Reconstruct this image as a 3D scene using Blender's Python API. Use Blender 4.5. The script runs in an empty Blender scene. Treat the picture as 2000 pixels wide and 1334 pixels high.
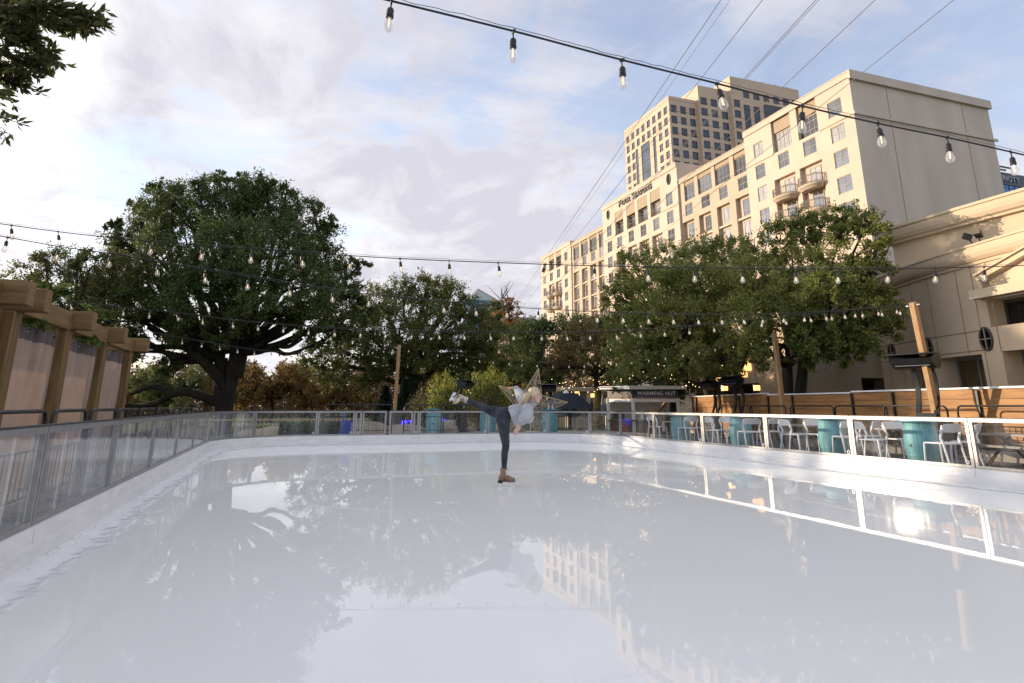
import bpy, bmesh, math, random
import numpy as np
from mathutils import Vector, Matrix
random.seed(7)
RNG = np.random.default_rng(11)
scene = bpy.context.scene
COL = scene.collection
pi = math.pi
rad = math.radians

# ------------------------------------------------------------------ camera
F_PX, HOR, YAW, ROLL, EYE = 1228.0, 318.0, rad(19.3), 0.003, 1.2
PITCH = math.atan(HOR / F_PX)
cF = np.array([math.sin(YAW)*math.cos(PITCH), math.cos(YAW)*math.cos(PITCH), math.sin(PITCH)])
_R = np.array([math.cos(YAW), -math.sin(YAW), 0.0])
_U = np.cross(_R, cF)
cR = _R*math.cos(ROLL) + _U*math.sin(ROLL)
cU = _U*math.cos(ROLL) - _R*math.sin(ROLL)
cam_d = bpy.data.cameras.new('camera')
cam = bpy.data.objects.new('camera', cam_d)
COL.objects.link(cam)
M = Matrix.Identity(4)
for i in range(3):
    M[i][0], M[i][1], M[i][2] = cR[i], cU[i], -cF[i]
M[0][3], M[1][3], M[2][3] = 0, 0, EYE
cam.matrix_world = M
cam_d.sensor_width = 36
cam_d.lens = F_PX/2000*36
cam_d.shift_y = -192/2000
cam_d.clip_start = 0.05
cam_d.clip_end = 3000
scene.camera = cam

# surveying: direction of a photo point, turned into real points at a measured height, plane or range
def ray(x, y):
    return cF*F_PX + cR*(x-1000) - cU*(y-475)
EYEP = np.array([0, 0, EYE])
def onz(x, y, z):
    d = ray(x, y); return EYEP + d*((z-EYE)/d[2])
def at(x, y, d):
    return EYEP + ray(x, y)*(d/F_PX)

# ------------------------------------------------------------------ materials
MATS = {}
def node(nt, t, **kw):
    n = nt.nodes.new(t)
    for k, v in kw.items():
        setattr(n, k, v)
    return n
def mat(name, col, rough=.6, metal=0., noise=None, col2=None, bump=None, stretch=(1, 1, 1), spec=.5, coat=0., coat_rough=.1,
        emit=None, estr=0., trans=None, island=0., detail=4):
    """noise=(scale, amount): tone variation; col2: second colour mixed by the noise; bump=(scale, strength)"""
    m = bpy.data.materials.new(name); m.use_nodes = True
    nt = m.node_tree; b = nt.nodes['Principled BSDF']; out = nt.nodes['Material Output']
    b.inputs['Base Color'].default_value = (*col, 1)
    b.inputs['Roughness'].default_value = rough
    b.inputs['Metallic'].default_value = metal
    b.inputs['Specular IOR Level'].default_value = spec
    b.inputs['Coat Weight'].default_value = coat
    b.inputs['Coat Roughness'].default_value = coat_rough
    tc = node(nt, 'ShaderNodeTexCoord'); mp = node(nt, 'ShaderNodeMapping')
    mp.inputs['Scale'].default_value = stretch
    nt.links.new(tc.outputs['Object'], mp.inputs['Vector'])
    src = None
    if noise:
        n = node(nt, 'ShaderNodeTexNoise'); n.inputs['Scale'].default_value = noise[0]; n.inputs['Detail'].default_value = detail
        nt.links.new(mp.outputs['Vector'], n.inputs['Vector'])
        r = node(nt, 'ShaderNodeValToRGB')
        a = noise[1]
        c2 = col2 if col2 else tuple(min(1, c*(1+a)) for c in col)
        c1 = col if col2 else tuple(c*(1-a) for c in col)
        r.color_ramp.elements[0].position = .32; r.color_ramp.elements[1].position = .68
        r.color_ramp.elements[0].color = (*c1, 1); r.color_ramp.elements[1].color = (*c2, 1)
        nt.links.new(n.outputs['Fac'], r.inputs['Fac'])
        src = r.outputs['Color']
    if island:
        g = node(nt, 'ShaderNodeNewGeometry')
        mr = node(nt, 'ShaderNodeMapRange'); mr.inputs['To Min'].default_value = 1-island; mr.inputs['To Max'].default_value = 1+island
        nt.links.new(g.outputs['Random Per Island'], mr.inputs['Value'])
        hs = node(nt, 'ShaderNodeHueSaturation')
        if src: nt.links.new(src, hs.inputs['Color'])
        else: hs.inputs['Color'].default_value = (*col, 1)
        nt.links.new(mr.outputs['Result'], hs.inputs['Value'])
        mh = node(nt, 'ShaderNodeMapRange'); mh.inputs['To Min'].default_value = .5-island*.08; mh.inputs['To Max'].default_value = .5+island*.05
        nt.links.new(g.outputs['Random Per Island'], mh.inputs['Value'])
        nt.links.new(mh.outputs['Result'], hs.inputs['Hue'])
        src = hs.outputs['Color']
    if src: nt.links.new(src, b.inputs['Base Color'])
    if bump:
        n2 = node(nt, 'ShaderNodeTexNoise'); n2.inputs['Scale'].default_value = bump[0]; n2.inputs['Detail'].default_value = 6
        nt.links.new(mp.outputs['Vector'], n2.inputs['Vector'])
        bp = node(nt, 'ShaderNodeBump'); bp.inputs['Strength'].default_value = bump[1]; bp.inputs['Distance'].default_value = .02
        nt.links.new(n2.outputs['Fac'], bp.inputs['Height']); nt.links.new(bp.outputs['Normal'], b.inputs['Normal'])
    if emit:
        b.inputs['Emission Color'].default_value = (*emit, 1); b.inputs['Emission Strength'].default_value = estr
    if trans:
        t = node(nt, 'ShaderNodeBsdfTranslucent'); mx = node(nt, 'ShaderNodeMixShader'); mx.inputs['Fac'].default_value = trans
        if src: nt.links.new(src, t.inputs['Color'])
        else: t.inputs['Color'].default_value = (*col, 1)
        nt.links.new(b.outputs['BSDF'], mx.inputs[1]); nt.links.new(t.outputs['BSDF'], mx.inputs[2]); nt.links.new(mx.outputs['Shader'], out.inputs['Surface'])
    MATS[name] = m
    return m

def clear_mat(name, tint, ior=1.45, rough=.02, haze=.04, streak=None, wob=0.):
    """thin clear sheet: fresnel reflection over transparency, a little haze, scratched on the panels"""
    m = bpy.data.materials.new(name); m.use_nodes = True
    nt = m.node_tree; nt.nodes.remove(nt.nodes['Principled BSDF']); out = nt.nodes['Material Output']
    tr = node(nt, 'ShaderNodeBsdfTransparent'); tr.inputs['Color'].default_value = (*tint, 1)
    gl = node(nt, 'ShaderNodeBsdfGlossy'); gl.inputs['Roughness'].default_value = rough; gl.inputs['Color'].default_value = (1, 1, 1, 1)
    df = node(nt, 'ShaderNodeBsdfDiffuse'); df.inputs['Color'].default_value = (.75, .76, .78, 1)
    fr = node(nt, 'ShaderNodeFresnel'); fr.inputs['IOR'].default_value = ior
    m1 = node(nt, 'ShaderNodeMixShader'); m2 = node(nt, 'ShaderNodeMixShader')
    nt.links.new(tr.outputs[0], m1.inputs[1]); nt.links.new(df.outputs[0], m1.inputs[2]); m1.inputs['Fac'].default_value = haze
    ge = node(nt, 'ShaderNodeNewGeometry'); iv = node(nt, 'ShaderNodeMath', operation='SUBTRACT'); iv.inputs[0].default_value = 1.; nt.links.new(ge.outputs['Backfacing'], iv.inputs[1])
    mf = node(nt, 'ShaderNodeMath', operation='MULTIPLY'); nt.links.new(fr.outputs[0], mf.inputs[0]); nt.links.new(iv.outputs[0], mf.inputs[1]); nt.links.new(mf.outputs[0], m2.inputs['Fac']); nt.links.new(m1.outputs[0], m2.inputs[1]); nt.links.new(gl.outputs[0], m2.inputs[2])
    nt.links.new(m2.outputs[0], out.inputs['Surface'])
    tc = node(nt, 'ShaderNodeTexCoord')
    if streak:
        mp = node(nt, 'ShaderNodeMapping'); mp.inputs['Scale'].default_value = streak
        nt.links.new(tc.outputs['Object'], mp.inputs['Vector'])
        n = node(nt, 'ShaderNodeTexNoise'); n.inputs['Scale'].default_value = 1; n.inputs['Detail'].default_value = 5
        nt.links.new(mp.outputs[0], n.inputs['Vector'])
        mr = node(nt, 'ShaderNodeMapRange'); mr.inputs['From Min'].default_value = .46; mr.inputs['From Max'].default_value = .74
        mr.inputs['To Min'].default_value = haze*.5; mr.inputs['To Max'].default_value = haze*5
        nt.links.new(n.outputs['Fac'], mr.inputs['Value']); nt.links.new(mr.outputs[0], m1.inputs['Fac'])
    if wob:
        mp2 = node(nt, 'ShaderNodeMapping'); mp2.inputs['Scale'].default_value = (2.2, 2.2, .35)
        nt.links.new(tc.outputs['Object'], mp2.inputs['Vector'])
        n2 = node(nt, 'ShaderNodeTexNoise'); n2.inputs['Scale'].default_value = 1.; n2.inputs['Detail'].default_value = 2
        nt.links.new(mp2.outputs[0], n2.inputs['Vector'])
        bp = node(nt, 'ShaderNodeBump'); bp.inputs['Strength'].default_value = wob; bp.inputs['Distance'].default_value = .05
        nt.links.new(n2.outputs['Fac'], bp.inputs['Height'])
        nt.links.new(bp.outputs['Normal'], gl.inputs['Normal'])
    MATS[name] = m
    return m

def wood(name, c1, c2, axis=2, scale=14., rough=.65):
    st = [scale, scale, scale]; st[axis] = scale*.06
    return mat(name, c1, rough, noise=(1., .3), col2=c2, bump=(1.6, .25), stretch=tuple(st), detail=8)

wood('timber_post', (.10, .055, .017), (.215, .13, .045), 2, 22)
wood('timber_beam', (.135, .075, .025), (.24, .15, .056), 1, 22)
wood('timber_cross', (.135, .075, .025), (.24, .15, .056), 0, 22)
wood('pine', (.36, .215, .10), (.48, .30, .15), 2, 16)
wood('fence_plank', (.27, .12, .035), (.42, .215, .075), 1, 9)
wood('counter_wood', (.10, .045, .02), (.19, .09, .04), 0, 9)
wood('old_barrel', (.025, .019, .014), (.06, .046, .035), 2, 20)
wood('bench_wood', (.22, .19, .16), (.33, .29, .25), 1, 12)
wood('stake_wood', (.38, .27, .16), (.5, .38, .24), 2, 14)
mat('teal_paint', (.055, .235, .285), .55, noise=(3., .45), col2=(.17, .42, .46), bump=(14, .2), stretch=(3, 3, .5))
mat('teal_top', (.05, .25, .30), .45, noise=(4., .3))
mat('dark_hoop', (.03, .12, .14), .5, noise=(8., .3))
mat('white_plastic', (.78, .78, .80), .4, noise=(3., .04))
mat('kick_white', (.74, .74, .74), .42, noise=(2.2, .07), bump=(3., .08), stretch=(1, 1, 4), detail=12)
mat('aluminium', (.30, .30, .305), .38, metal=.6, noise=(9., .12), bump=(30, .05))
mat('black_metal', (.018, .018, .02), .38, metal=.2, noise=(10., .25))
mat('heater_black', (.012, .013, .016), .42, metal=.1, noise=(6., .3))
mat('heater_grey', (.2, .2, .21), .5)
mat('navy', (.012, .02, .04), .7, noise=(6., .2))
mat('sign_navy', (.018, .055, .10), .5, noise=(3., .2))
mat('sign_grey', (.12, .11, .10), .5, noise=(3., .2))
mat('letter_white', (.8, .8, .8), .5)
mat('letter_dark', (.035, .028, .022), .5)
mat('letter_steel', (.42, .45, .5), .4)
mat('hut_white', (.87, .87, .86), .55, noise=(5., .06))
mat('trim_orange', (.3, .12, .03), .6, noise=(8., .2))
mat('stucco', (.605, .49, .395), .85, noise=(.35, .05), bump=(25, .1))
mat('stucco_tan', (.52, .415, .315), .85, noise=(.4, .06), bump=(25, .1))
mat('stucco_panel', (.40, .31, .215), .85, noise=(.6, .06))
mat('stucco_end', (.60, .505, .435), .85, noise=(.3, .09), bump=(25, .1), stretch=(1, 1, .22))
mat('stucco_low', (.62, .49, .345), .85, noise=(.5, .06), bump=(30, .12))
mat('stucco_low_dark', (.33, .27, .20), .85, noise=(.5, .06), bump=(30, .12))  # darker copy: shade put into two wing walls; also roofs and glazing bars
mat('joint_line', (.24, .19, .13), .9)
mat('tower_stone', (.57, .445, .335), .8, noise=(.08, .07), bump=(10, .05))
mat('frame_tan', (.42, .34, .24), .6)
mat('frame_dark', (.05, .045, .04), .5)
mat('pane_hotel', (.15, .155, .16), .04, metal=.7, noise=(.25, .35), bump=(.5, .02))
mat('pane_hotel_curtain', (.34, .325, .30), .06, metal=.35, noise=(1.2, .25), stretch=(1, 5, .4), bump=(.5, .02))
mat('pane_hotel_dark', (.07, .072, .076), .04, metal=.6, noise=(.4, .4), bump=(.6, .03))
mat('pane_tower', (.018, .024, .036), .05, noise=(.3, .3), spec=.8)
mat('pane_tower_sunlit', (.13, .14, .16), .05, metal=.8, noise=(.2, .3))  # paler copy of the tower glass, sunlight on its left face put into colour
mat('pane_dark', (.012, .011, .010), .08, noise=(3., .4))
mat('drape_gold', (.09, .065, .03), .8, noise=(1., .5), stretch=(6, 6, .3))
mat('blue_glass', (.05, .16, .36), .06, metal=.6, noise=(.2, .3))
mat('slate', (.06, .07, .09), .5)
mat('pyramid_glass', (.33, .47, .47), .12, metal=.3, noise=(.3, .15))
mat('railing_iron', (.03, .025, .02), .5)
mat('skin', (.62, .40, .31), .5, noise=(12., .06))
mat('lip', (.42, .07, .07), .4)
mat('nail_red', (.35, .015, .02), .25)
mat('eye_white', (.7, .68, .66), .2)
mat('eye_dark', (.03, .025, .02), .2)
mat('brow', (.22, .14, .08), .8)
mat('hair_blonde', (.70, .57, .38), .45, noise=(1., .25), stretch=(30, 30, 30), island=.25)
mat('denim', (.010, .014, .02), .8, noise=(7., .5), col2=(.05, .058, .072), bump=(60, .15))
mat('boot_tan', (.27, .165, .105), .6, noise=(9., .15), bump=(30, .1))
mat('boot_tan_lit', (.56, .46, .36), .6, noise=(9., .12), bump=(30, .1))  # paler copy of the tan boot: light on the raised skate put into colour
mat('heel_black', (.01, .01, .01), .4)
mat('seam_grey', (.45, .45, .46), .7)
mat('steel', (.8, .8, .81), .25, metal=.25)
mat('cable_black', (.012, .012, .012), .6)
mat('wire_grey', (.14, .13, .13), .5, metal=.4)
mat('socket_black', (.012, .012, .012), .45)
mat('filament', (1, .8, .6), .5, emit=(1, .66, .36), estr=.8)
mat('fairy', (1, .75, .45), .5, emit=(1, .66, .3), estr=2.6)
mat('lantern_glow', (1, .6, .3), .5, emit=(1, .5, .16), estr=1.1)
mat('blue_led', (.05, .05, .8), .5, emit=(.04, .03, 1), estr=4)
mat('gold_frame', (.66, .53, .29), .4, metal=.35)
mat('gold_lattice', (.52, .44, .34), .5, metal=.2)
mat('rock', (.30, .25, .19), .9, noise=(1.5, .3), bump=(4, .6))
mat('soil', (.05, .035, .025), .95, noise=(4, .3))
mat('blue_plastic', (.012, .06, .42), .4, noise=(4, .1))
mat('red_plastic', (.45, .03, .03), .4)
mat('lamp_black', (.015, .015, .015), .4)
mat('lamp_lens', (.08, .06, .04), .2, emit=(1, .6, .25), estr=.1)
mat('cream_column', (.5, .42, .30), .8, noise=(1., .1))
mat('umbrella_grey', (.16, .17, .2), .8, noise=(4., .15))
mat('bottle', (.6, .62, .62), .3)
mat('bark', (.030, .024, .018), .95, noise=(3., .4), bump=(10, .9), stretch=(2, 2, .5))
mat('bark_grey', (.09, .075, .06), .95, noise=(3., .3), bump=(10, .6), stretch=(2, 2, .5))
def leaf(name, col, col2, tr=.3, isl=.45, sc=.35):
    return mat(name, col, .55, noise=(sc, .3), col2=col2, trans=tr, island=isl, spec=.3)
leaf('leaf_oak', (.055,.092,.026), (.14,.175,.056), .3)
leaf('leaf_oak_back', (.12,.14,.045), (.23,.235,.085), .38)
leaf('leaf_mid', (.08,.115,.032), (.19,.20,.055), .32)
leaf('leaf_right', (.125,.17,.038), (.28,.29,.08), .34)
leaf('leaf_right_dark', (0.041, 0.074, 0.024), (0.101, 0.135, 0.046), .28)
leaf('leaf_olive', (.17,.14,.05), (.27,.21,.085), .32)
leaf('leaf_willow', (.24,.29,.05), (.42,.43,.09), .5)
leaf('leaf_brown', (.14,.115,.055), (.22,.19,.08), .35)
leaf('leaf_orange', (.26,.14,.035), (.42,.24,.055), .45)
leaf('leaf_rust', (.20,.125,.042), (.32,.21,.07), .35)
leaf('leaf_woods', (.10, .06, .028), (.19, .115, .045), .35, .5, .05)
leaf('leaf_conifer', (0.012, 0.030, 0.018), (0.025, 0.050, 0.028), .15)
leaf('leaf_near', (.04,.062,.02), (.11,.115,.04), .4, .5, 1.5)
leaf('leaf_fern', (0.050, 0.100, 0.020), (0.140, 0.180, 0.040), .35)
leaf('leaf_shrub', (0.030, 0.070, 0.030), (0.060, 0.110, 0.045), .25)
leaf('leaf_agave', (0.040, 0.080, 0.050), (0.080, 0.120, 0.070), .2)
mat('lawn', (.035, .062, .016), .9, noise=(.6, .4), col2=(.075, .095, .03), bump=(20, .6), detail=10)
mat('grass_blade', (.05, .09, .02), .8, noise=(.5, .3), island=.3, trans=.2)
mat('paving', (.26, .245, .225), .85, noise=(.8, .12), bump=(20, .15))
mat('path_dark', (.085, .082, .078), .85, noise=(1.2, .3), bump=(15, .3))
mat('deck_grey', (.10, .10, .105), .75, noise=(1.5, .25), bump=(10, .2), stretch=(1, 4, 1))
# curtain: tan cloth, light passes through
mat('curtain', (.50, .40, .335), .85, noise=(3., .08), trans=.36, bump=(120, .08))
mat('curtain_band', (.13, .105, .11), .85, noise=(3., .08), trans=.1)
clear_mat('plexiglass', (.965, .975, .975), 1.36, .03, .014, streak=(3., 3., .6), wob=.05)
clear_mat('plexiglass_scratched', (.95, .96, .965), 1.62, .04, .085, streak=(13., 13., .1), wob=.35)
clear_mat('bulb_glass', (.95, .95, .94), 1.5, .02, .24)  # whitish haze: daylight in the clear bulbs put into the glass colour
# knitted sweater: ribs by a banded wave, with groove shade put into the colour
def knit():
    m = mat('knit', (.62, .64, .68), .9, noise=(9., .10))
    nt = m.node_tree; b = nt.nodes['Principled BSDF']
    tc = nt.nodes['Texture Coordinate'] if 'Texture Coordinate' in nt.nodes else node(nt, 'ShaderNodeTexCoord')
    at_ = node(nt, 'ShaderNodeAttribute', attribute_name='rib')
    w = node(nt, 'ShaderNodeMath', operation='SINE')
    mu = node(nt, 'ShaderNodeMath', operation='MULTIPLY'); mu.inputs[1].default_value = 1.0
    nt.links.new(at_.outputs['Fac'], mu.inputs[0]); nt.links.new(mu.outputs[0], w.inputs[0])
    gm = node(nt, 'ShaderNodeMapRange'); gm.inputs['From Min'].default_value = -1; gm.inputs['From Max'].default_value = .5; gm.inputs['To Min'].default_value = .74; gm.inputs['To Max'].default_value = 1.
    nt.links.new(w.outputs[0], gm.inputs['Value']); src_ = b.inputs['Base Color'].links[0].from_socket; ml = node(nt, 'ShaderNodeMix', data_type='RGBA', blend_type='MULTIPLY'); ml.inputs['Factor'].default_value = 1
    nt.links.new(src_, ml.inputs['A']); nt.links.new(gm.outputs[0], ml.inputs['B']); nt.links.new(ml.outputs['Result'], b.inputs['Base Color'])
    bp = node(nt, 'ShaderNodeBump'); bp.inputs['Strength'].default_value = .8; bp.inputs['Distance'].default_value = .012
    nt.links.new(w.outputs[0], bp.inputs['Height']); nt.links.new(bp.outputs['Normal'], b.inputs['Normal'])
knit()
# ice under a film of water
def ice_mat():
    m = bpy.data.materials.new('wet_ice'); m.use_nodes = True
    nt = m.node_tree; b = nt.nodes['Principled BSDF']
    tc = node(nt, 'ShaderNodeTexCoord')
    n = node(nt, 'ShaderNodeTexNoise'); n.inputs['Scale'].default_value = .35; n.inputs['Detail'].default_value = 5
    nt.links.new(tc.outputs['Object'], n.inputs['Vector'])
    r = node(nt, 'ShaderNodeValToRGB'); r.color_ramp.elements[0].position = .35; r.color_ramp.elements[1].position = .7
    r.color_ramp.elements[0].color = (.89, .90, .86, 1); r.color_ramp.elements[1].color = (.93, .935, .90, 1)
    nt.links.new(n.outputs['Fac'], r.inputs['Fac']); nt.links.new(r.outputs['Color'], b.inputs['Base Color'])
    b.inputs['Roughness'].default_value = .6; b.inputs['Specular IOR Level'].default_value = 0
    b.inputs['Coat Weight'].default_value = .72; b.inputs['Coat IOR'].default_value = 1.33
    n2 = node(nt, 'ShaderNodeTexNoise'); n2.inputs['Scale'].default_value = .8; n2.inputs['Detail'].default_value = 3
    nt.links.new(tc.outputs['Object'], n2.inputs['Vector'])
    mr = node(nt, 'ShaderNodeMapRange'); mr.inputs['From Min'].default_value = .5; mr.inputs['From Max'].default_value = .75
    mr.inputs['To Min'].default_value = .004; mr.inputs['To Max'].default_value = .035
    nt.links.new(n2.outputs['Fac'], mr.inputs['Value']); nt.links.new(mr.outputs[0], b.inputs['Coat Roughness'])
    n3 = node(nt, 'ShaderNodeTexNoise'); n3.inputs['Scale'].default_value = 1.3; n3.inputs['Detail'].default_value = 4
    nt.links.new(tc.outputs['Object'], n3.inputs['Vector'])
    bp = node(nt, 'ShaderNodeBump'); bp.inputs['Strength'].default_value = .03; bp.inputs['Distance'].default_value = .02
    nt.links.new(n3.outputs['Fac'], bp.inputs['Height']); nt.links.new(bp.outputs['Normal'], b.inputs['Coat Normal'])
    # faint skate cuts: thin pale scratches in two directions
    col = r.outputs['Color']
    for st_, rz in (((1.2, 60., 1), .35), ((1.0, 75., 1), -.8), ((1.5, 50., 1), 1.5)):
        mp = node(nt, 'ShaderNodeMapping'); mp.inputs['Scale'].default_value = st_; mp.inputs['Rotation'].default_value = (0, 0, rz)
        wv = node(nt, 'ShaderNodeTexNoise'); wv.inputs['Scale'].default_value = .5; wv.inputs['Detail'].default_value = 3; wv.inputs['Distortion'].default_value = .6
        nt.links.new(tc.outputs['Object'], mp.inputs['Vector']); nt.links.new(mp.outputs[0], wv.inputs['Vector'])
        rg = node(nt, 'ShaderNodeMapRange'); rg.inputs['From Min'].default_value = .66; rg.inputs['From Max'].default_value = .74; rg.inputs['To Max'].default_value = .55
        nt.links.new(wv.outputs['Fac'], rg.inputs['Value'])
        mxc = node(nt, 'ShaderNodeMix', data_type='RGBA'); nt.links.new(rg.outputs[0], mxc.inputs['Factor']); nt.links.new(col, mxc.inputs['A']); mxc.inputs['B'].default_value = (.97, .97, .97, 1); col = mxc.outputs['Result']
    nt.links.new(col, b.inputs['Base Color'])
    MATS['wet_ice'] = m
ice_mat()
mat('frost', (.86, .86, .86), .5, noise=(3., .06), bump=(15, .3), spec=.3)
def frost_fade():      # frosted rim that thins out toward the wet ice
    nt = MATS['frost'].node_tree; b = nt.nodes['Principled BSDF']; out = nt.nodes['Material Output']
    a = node(nt, 'ShaderNodeAttribute', attribute_name='fade'); tc = node(nt, 'ShaderNodeTexCoord')
    n = node(nt, 'ShaderNodeTexNoise'); n.inputs['Scale'].default_value = 6.; n.inputs['Detail'].default_value = 8; nt.links.new(tc.outputs['Object'], n.inputs['Vector'])
    ad = node(nt, 'ShaderNodeMath', operation='ADD'); nt.links.new(a.outputs['Fac'], ad.inputs[0]); nt.links.new(n.outputs['Fac'], ad.inputs[1])
    mr = node(nt, 'ShaderNodeMapRange', interpolation_type='SMOOTHSTEP'); mr.inputs['From Min'].default_value = .62; mr.inputs['From Max'].default_value = 1.05; nt.links.new(ad.outputs[0], mr.inputs['Value'])
    t = node(nt, 'ShaderNodeBsdfTransparent'); mx = node(nt, 'ShaderNodeMixShader'); nt.links.new(mr.outputs[0], mx.inputs['Fac']); nt.links.new(t.outputs[0], mx.inputs[1]); nt.links.new(b.outputs[0], mx.inputs[2]); nt.links.new(mx.outputs[0], out.inputs['Surface'])
frost_fade()

# ------------------------------------------------------------------ mesh building
class MB:
    def __init__(self): self.v = []; self.f = []
    def add(self, vs, fs):
        o = len(self.v); self.v += [tuple(map(float, p)) for p in vs]; self.f += [tuple(i+o for i in f) for f in fs]; return self
    def box(self, lo, hi, mtx=None):
        x0, y0, z0 = lo; x1, y1, z1 = hi
        vs = [(x0,y0,z0),(x1,y0,z0),(x1,y1,z0),(x0,y1,z0),(x0,y0,z1),(x1,y0,z1),(x1,y1,z1),(x0,y1,z1)]
        if mtx is not None: vs = [tuple(mtx @ Vector(p)) for p in vs]
        return self.add(vs, [(3,2,1,0),(4,5,6,7),(0,1,5,4),(1,2,6,5),(2,3,7,6),(3,0,4,7)])
    def cbox(self, lo, hi, c=.01, mtx=None):
        """box with chamfered edges"""
        bm = bmesh.new(); x0, y0, z0 = lo; x1, y1, z1 = hi
        vs = [bm.verts.new(p) for p in [(x0,y0,z0),(x1,y0,z0),(x1,y1,z0),(x0,y1,z0),(x0,y0,z1),(x1,y0,z1),(x1,y1,z1),(x0,y1,z1)]]
        for f in [(3,2,1,0),(4,5,6,7),(0,1,5,4),(1,2,6,5),(2,3,7,6),(3,0,4,7)]: bm.faces.new([vs[i] for i in f])
        bmesh.ops.bevel(bm, geom=bm.edges[:], offset=c, segments=1, affect='EDGES')
        bm.verts.index_update()
        vv = [v.co.copy() for v in bm.verts]
        if mtx is not None: vv = [mtx @ p for p in vv]
        self.add(vv, [[v.index for v in f.verts] for f in bm.faces]); bm.free(); return self
    def bar(self, a, b, w, h=None, up=(0, 0, 1)):
        a = Vector(a); b = Vector(b); h = h or w; d = (b-a).normalized(); up = Vector(up)
        if abs(d.dot(up)) > .98: up = Vector((1, 0, 0))
        s = d.cross(up).normalized(); u = s.cross(d).normalized(); vs = []
        for p in (a, b):
            for sx, sy in ((-1,-1),(1,-1),(1,1),(-1,1)): vs.append(p+s*(sx*w/2)+u*(sy*h/2))
        return self.add(vs, [(0,1,2,3)[::-1],(4,5,6,7),(0,1,5,4),(1,2,6,5),(2,3,7,6),(3,0,4,7)])
    def tube(self, pts, r, n=8, cap=True, flat=1.):
        pts = [Vector(p) for p in pts]; m = len(pts)
        rs = [r]*m if isinstance(r, (int, float)) else list(r)
        prev = None; vs = []
        for i, p in enumerate(pts):
            t = (pts[min(i+1, m-1)]-pts[max(i-1, 0)]).normalized()
            if prev is None:
                up = Vector((0, 0, 1)) if abs(t.z) < .9 else Vector((1, 0, 0))
                s = t.cross(up).normalized()
            else:
                s = (prev - t*prev.dot(t)).normalized()
            prev = s; u = t.cross(s).normalized()
            for k in range(n):
                a = 2*pi*k/n
                vs.append(p + s*(math.cos(a)*rs[i]) + u*(math.sin(a)*rs[i]*flat))
        fs = []
        for i in range(m-1):
            for k in range(n):
                fs.append((i*n+k, i*n+(k+1) % n, (i+1)*n+(k+1) % n, (i+1)*n+k))
        if cap:
            fs.append(tuple(range(n))[::-1]); fs.append(tuple((m-1)*n+k for k in range(n)))
        return self.add(vs, fs)
    def lathe(self, prof, n=24, c=(0, 0, 0), cap=True):
        vs = []; fs = []
        for (r, z) in prof:
            for k in range(n):
                a = 2*pi*k/n; vs.append((c[0]+r*math.cos(a), c[1]+r*math.sin(a), c[2]+z))
        for i in range(len(prof)-1):
            for k in range(n): fs.append((i*n+k, i*n+(k+1) % n, (i+1)*n+(k+1) % n, (i+1)*n+k))
        if cap:
            fs.append(tuple(range(n))[::-1]); fs.append(tuple((len(prof)-1)*n+k for k in range(n)))
        return self.add(vs, fs)
    def ball(self, c, r, n=12, m=8, mtx=None):
        rr = (r, r, r) if isinstance(r, (int, float)) else r
        vs = []; fs = []
        for i in range(m+1):
            th = pi*i/m
            th = min(max(th, .02), pi-.02)
            for k in range(n):
                a = 2*pi*k/n
                p = Vector((rr[0]*math.sin(th)*math.cos(a), rr[1]*math.sin(th)*math.sin(a), -rr[2]*math.cos(th)))
                if mtx is not None: p = mtx @ p
                vs.append(p+Vector(c))
        for i in range(m):
            for k in range(n): fs.append((i*n+k, i*n+(k+1) % n, (i+1)*n+(k+1) % n, (i+1)*n+k))
        fs.append(tuple(range(n))[::-1]); fs.append(tuple(m*n+k for k in range(n)))
        return self.add(vs, fs)
    def prism(self, poly, z0, z1):
        n = len(poly)
        vs = [(x, y, z0) for x, y in poly]+[(x, y, z1) for x, y in poly]
        fs = [tuple(range(n))[::-1], tuple(range(n, 2*n))]+[(i, (i+1) % n, n+(i+1) % n, n+i) for i in range(n)]
        return self.add(vs, fs)
    def xf(self, mtx):
        self.v = [tuple(mtx @ Vector(p)) for p in self.v]; return self
    def mesh(self, name, m, smooth=False):
        me = bpy.data.meshes.new(name); me.from_pydata(self.v, [], self.f); me.update()
        if m: me.materials.append(MATS[m] if isinstance(m, str) else m)
        if smooth: me.shade_smooth()
        return me
    def build(self, name, m, parent=None, smooth=False, label=None):
        """mesh in world coordinates; under a thing it is stored relative to that thing's base"""
        if parent is not None:
            L = parent; off = Vector((0, 0, 0))
            while L is not None: off += Vector(L.location); L = L.parent
            if off.length > 0: self.v = [(x-off.x, y-off.y, z-off.z) for x, y, z in self.v]
        o = bpy.data.objects.new(name, self.mesh(name, m, smooth)); COL.objects.link(o)
        if parent is not None: o.parent = parent
        if label: o['label'] = label
        return o
def link(name, me, parent, loc=(0, 0, 0), rot=None):
    o = bpy.data.objects.new(name, me); COL.objects.link(o); o.parent = parent; o.location = loc
    if rot: o.rotation_euler = rot
    return o
def tag(o, label, cat, group=None):
    o['label'] = label; o['category'] = cat
    if group: o['group'] = group
    return o
def thing(name, loc, label, cat, group=None, rz=0):
    o = bpy.data.objects.new(name, None); COL.objects.link(o); o.location = loc; o.rotation_euler = (0, 0, rz)
    o.empty_display_size = .2
    return tag(o, label, cat, group)
def struct(name, mb, m, kind='structure', smooth=False):
    o = mb.build(name, m, None, smooth); o['kind'] = kind; return o
def copy_thing(src, loc, rz, label, group=None):
    r = src.copy(); COL.objects.link(r); r.location = loc; r.rotation_euler = (0, 0, rz); r['label'] = label
    if group: r['group'] = group
    for ch in src.children:
        c = ch.copy(); COL.objects.link(c); c.parent = r
        for g in ch.children:
            d = g.copy(); COL.objects.link(d); d.parent = c
    return r
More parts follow.
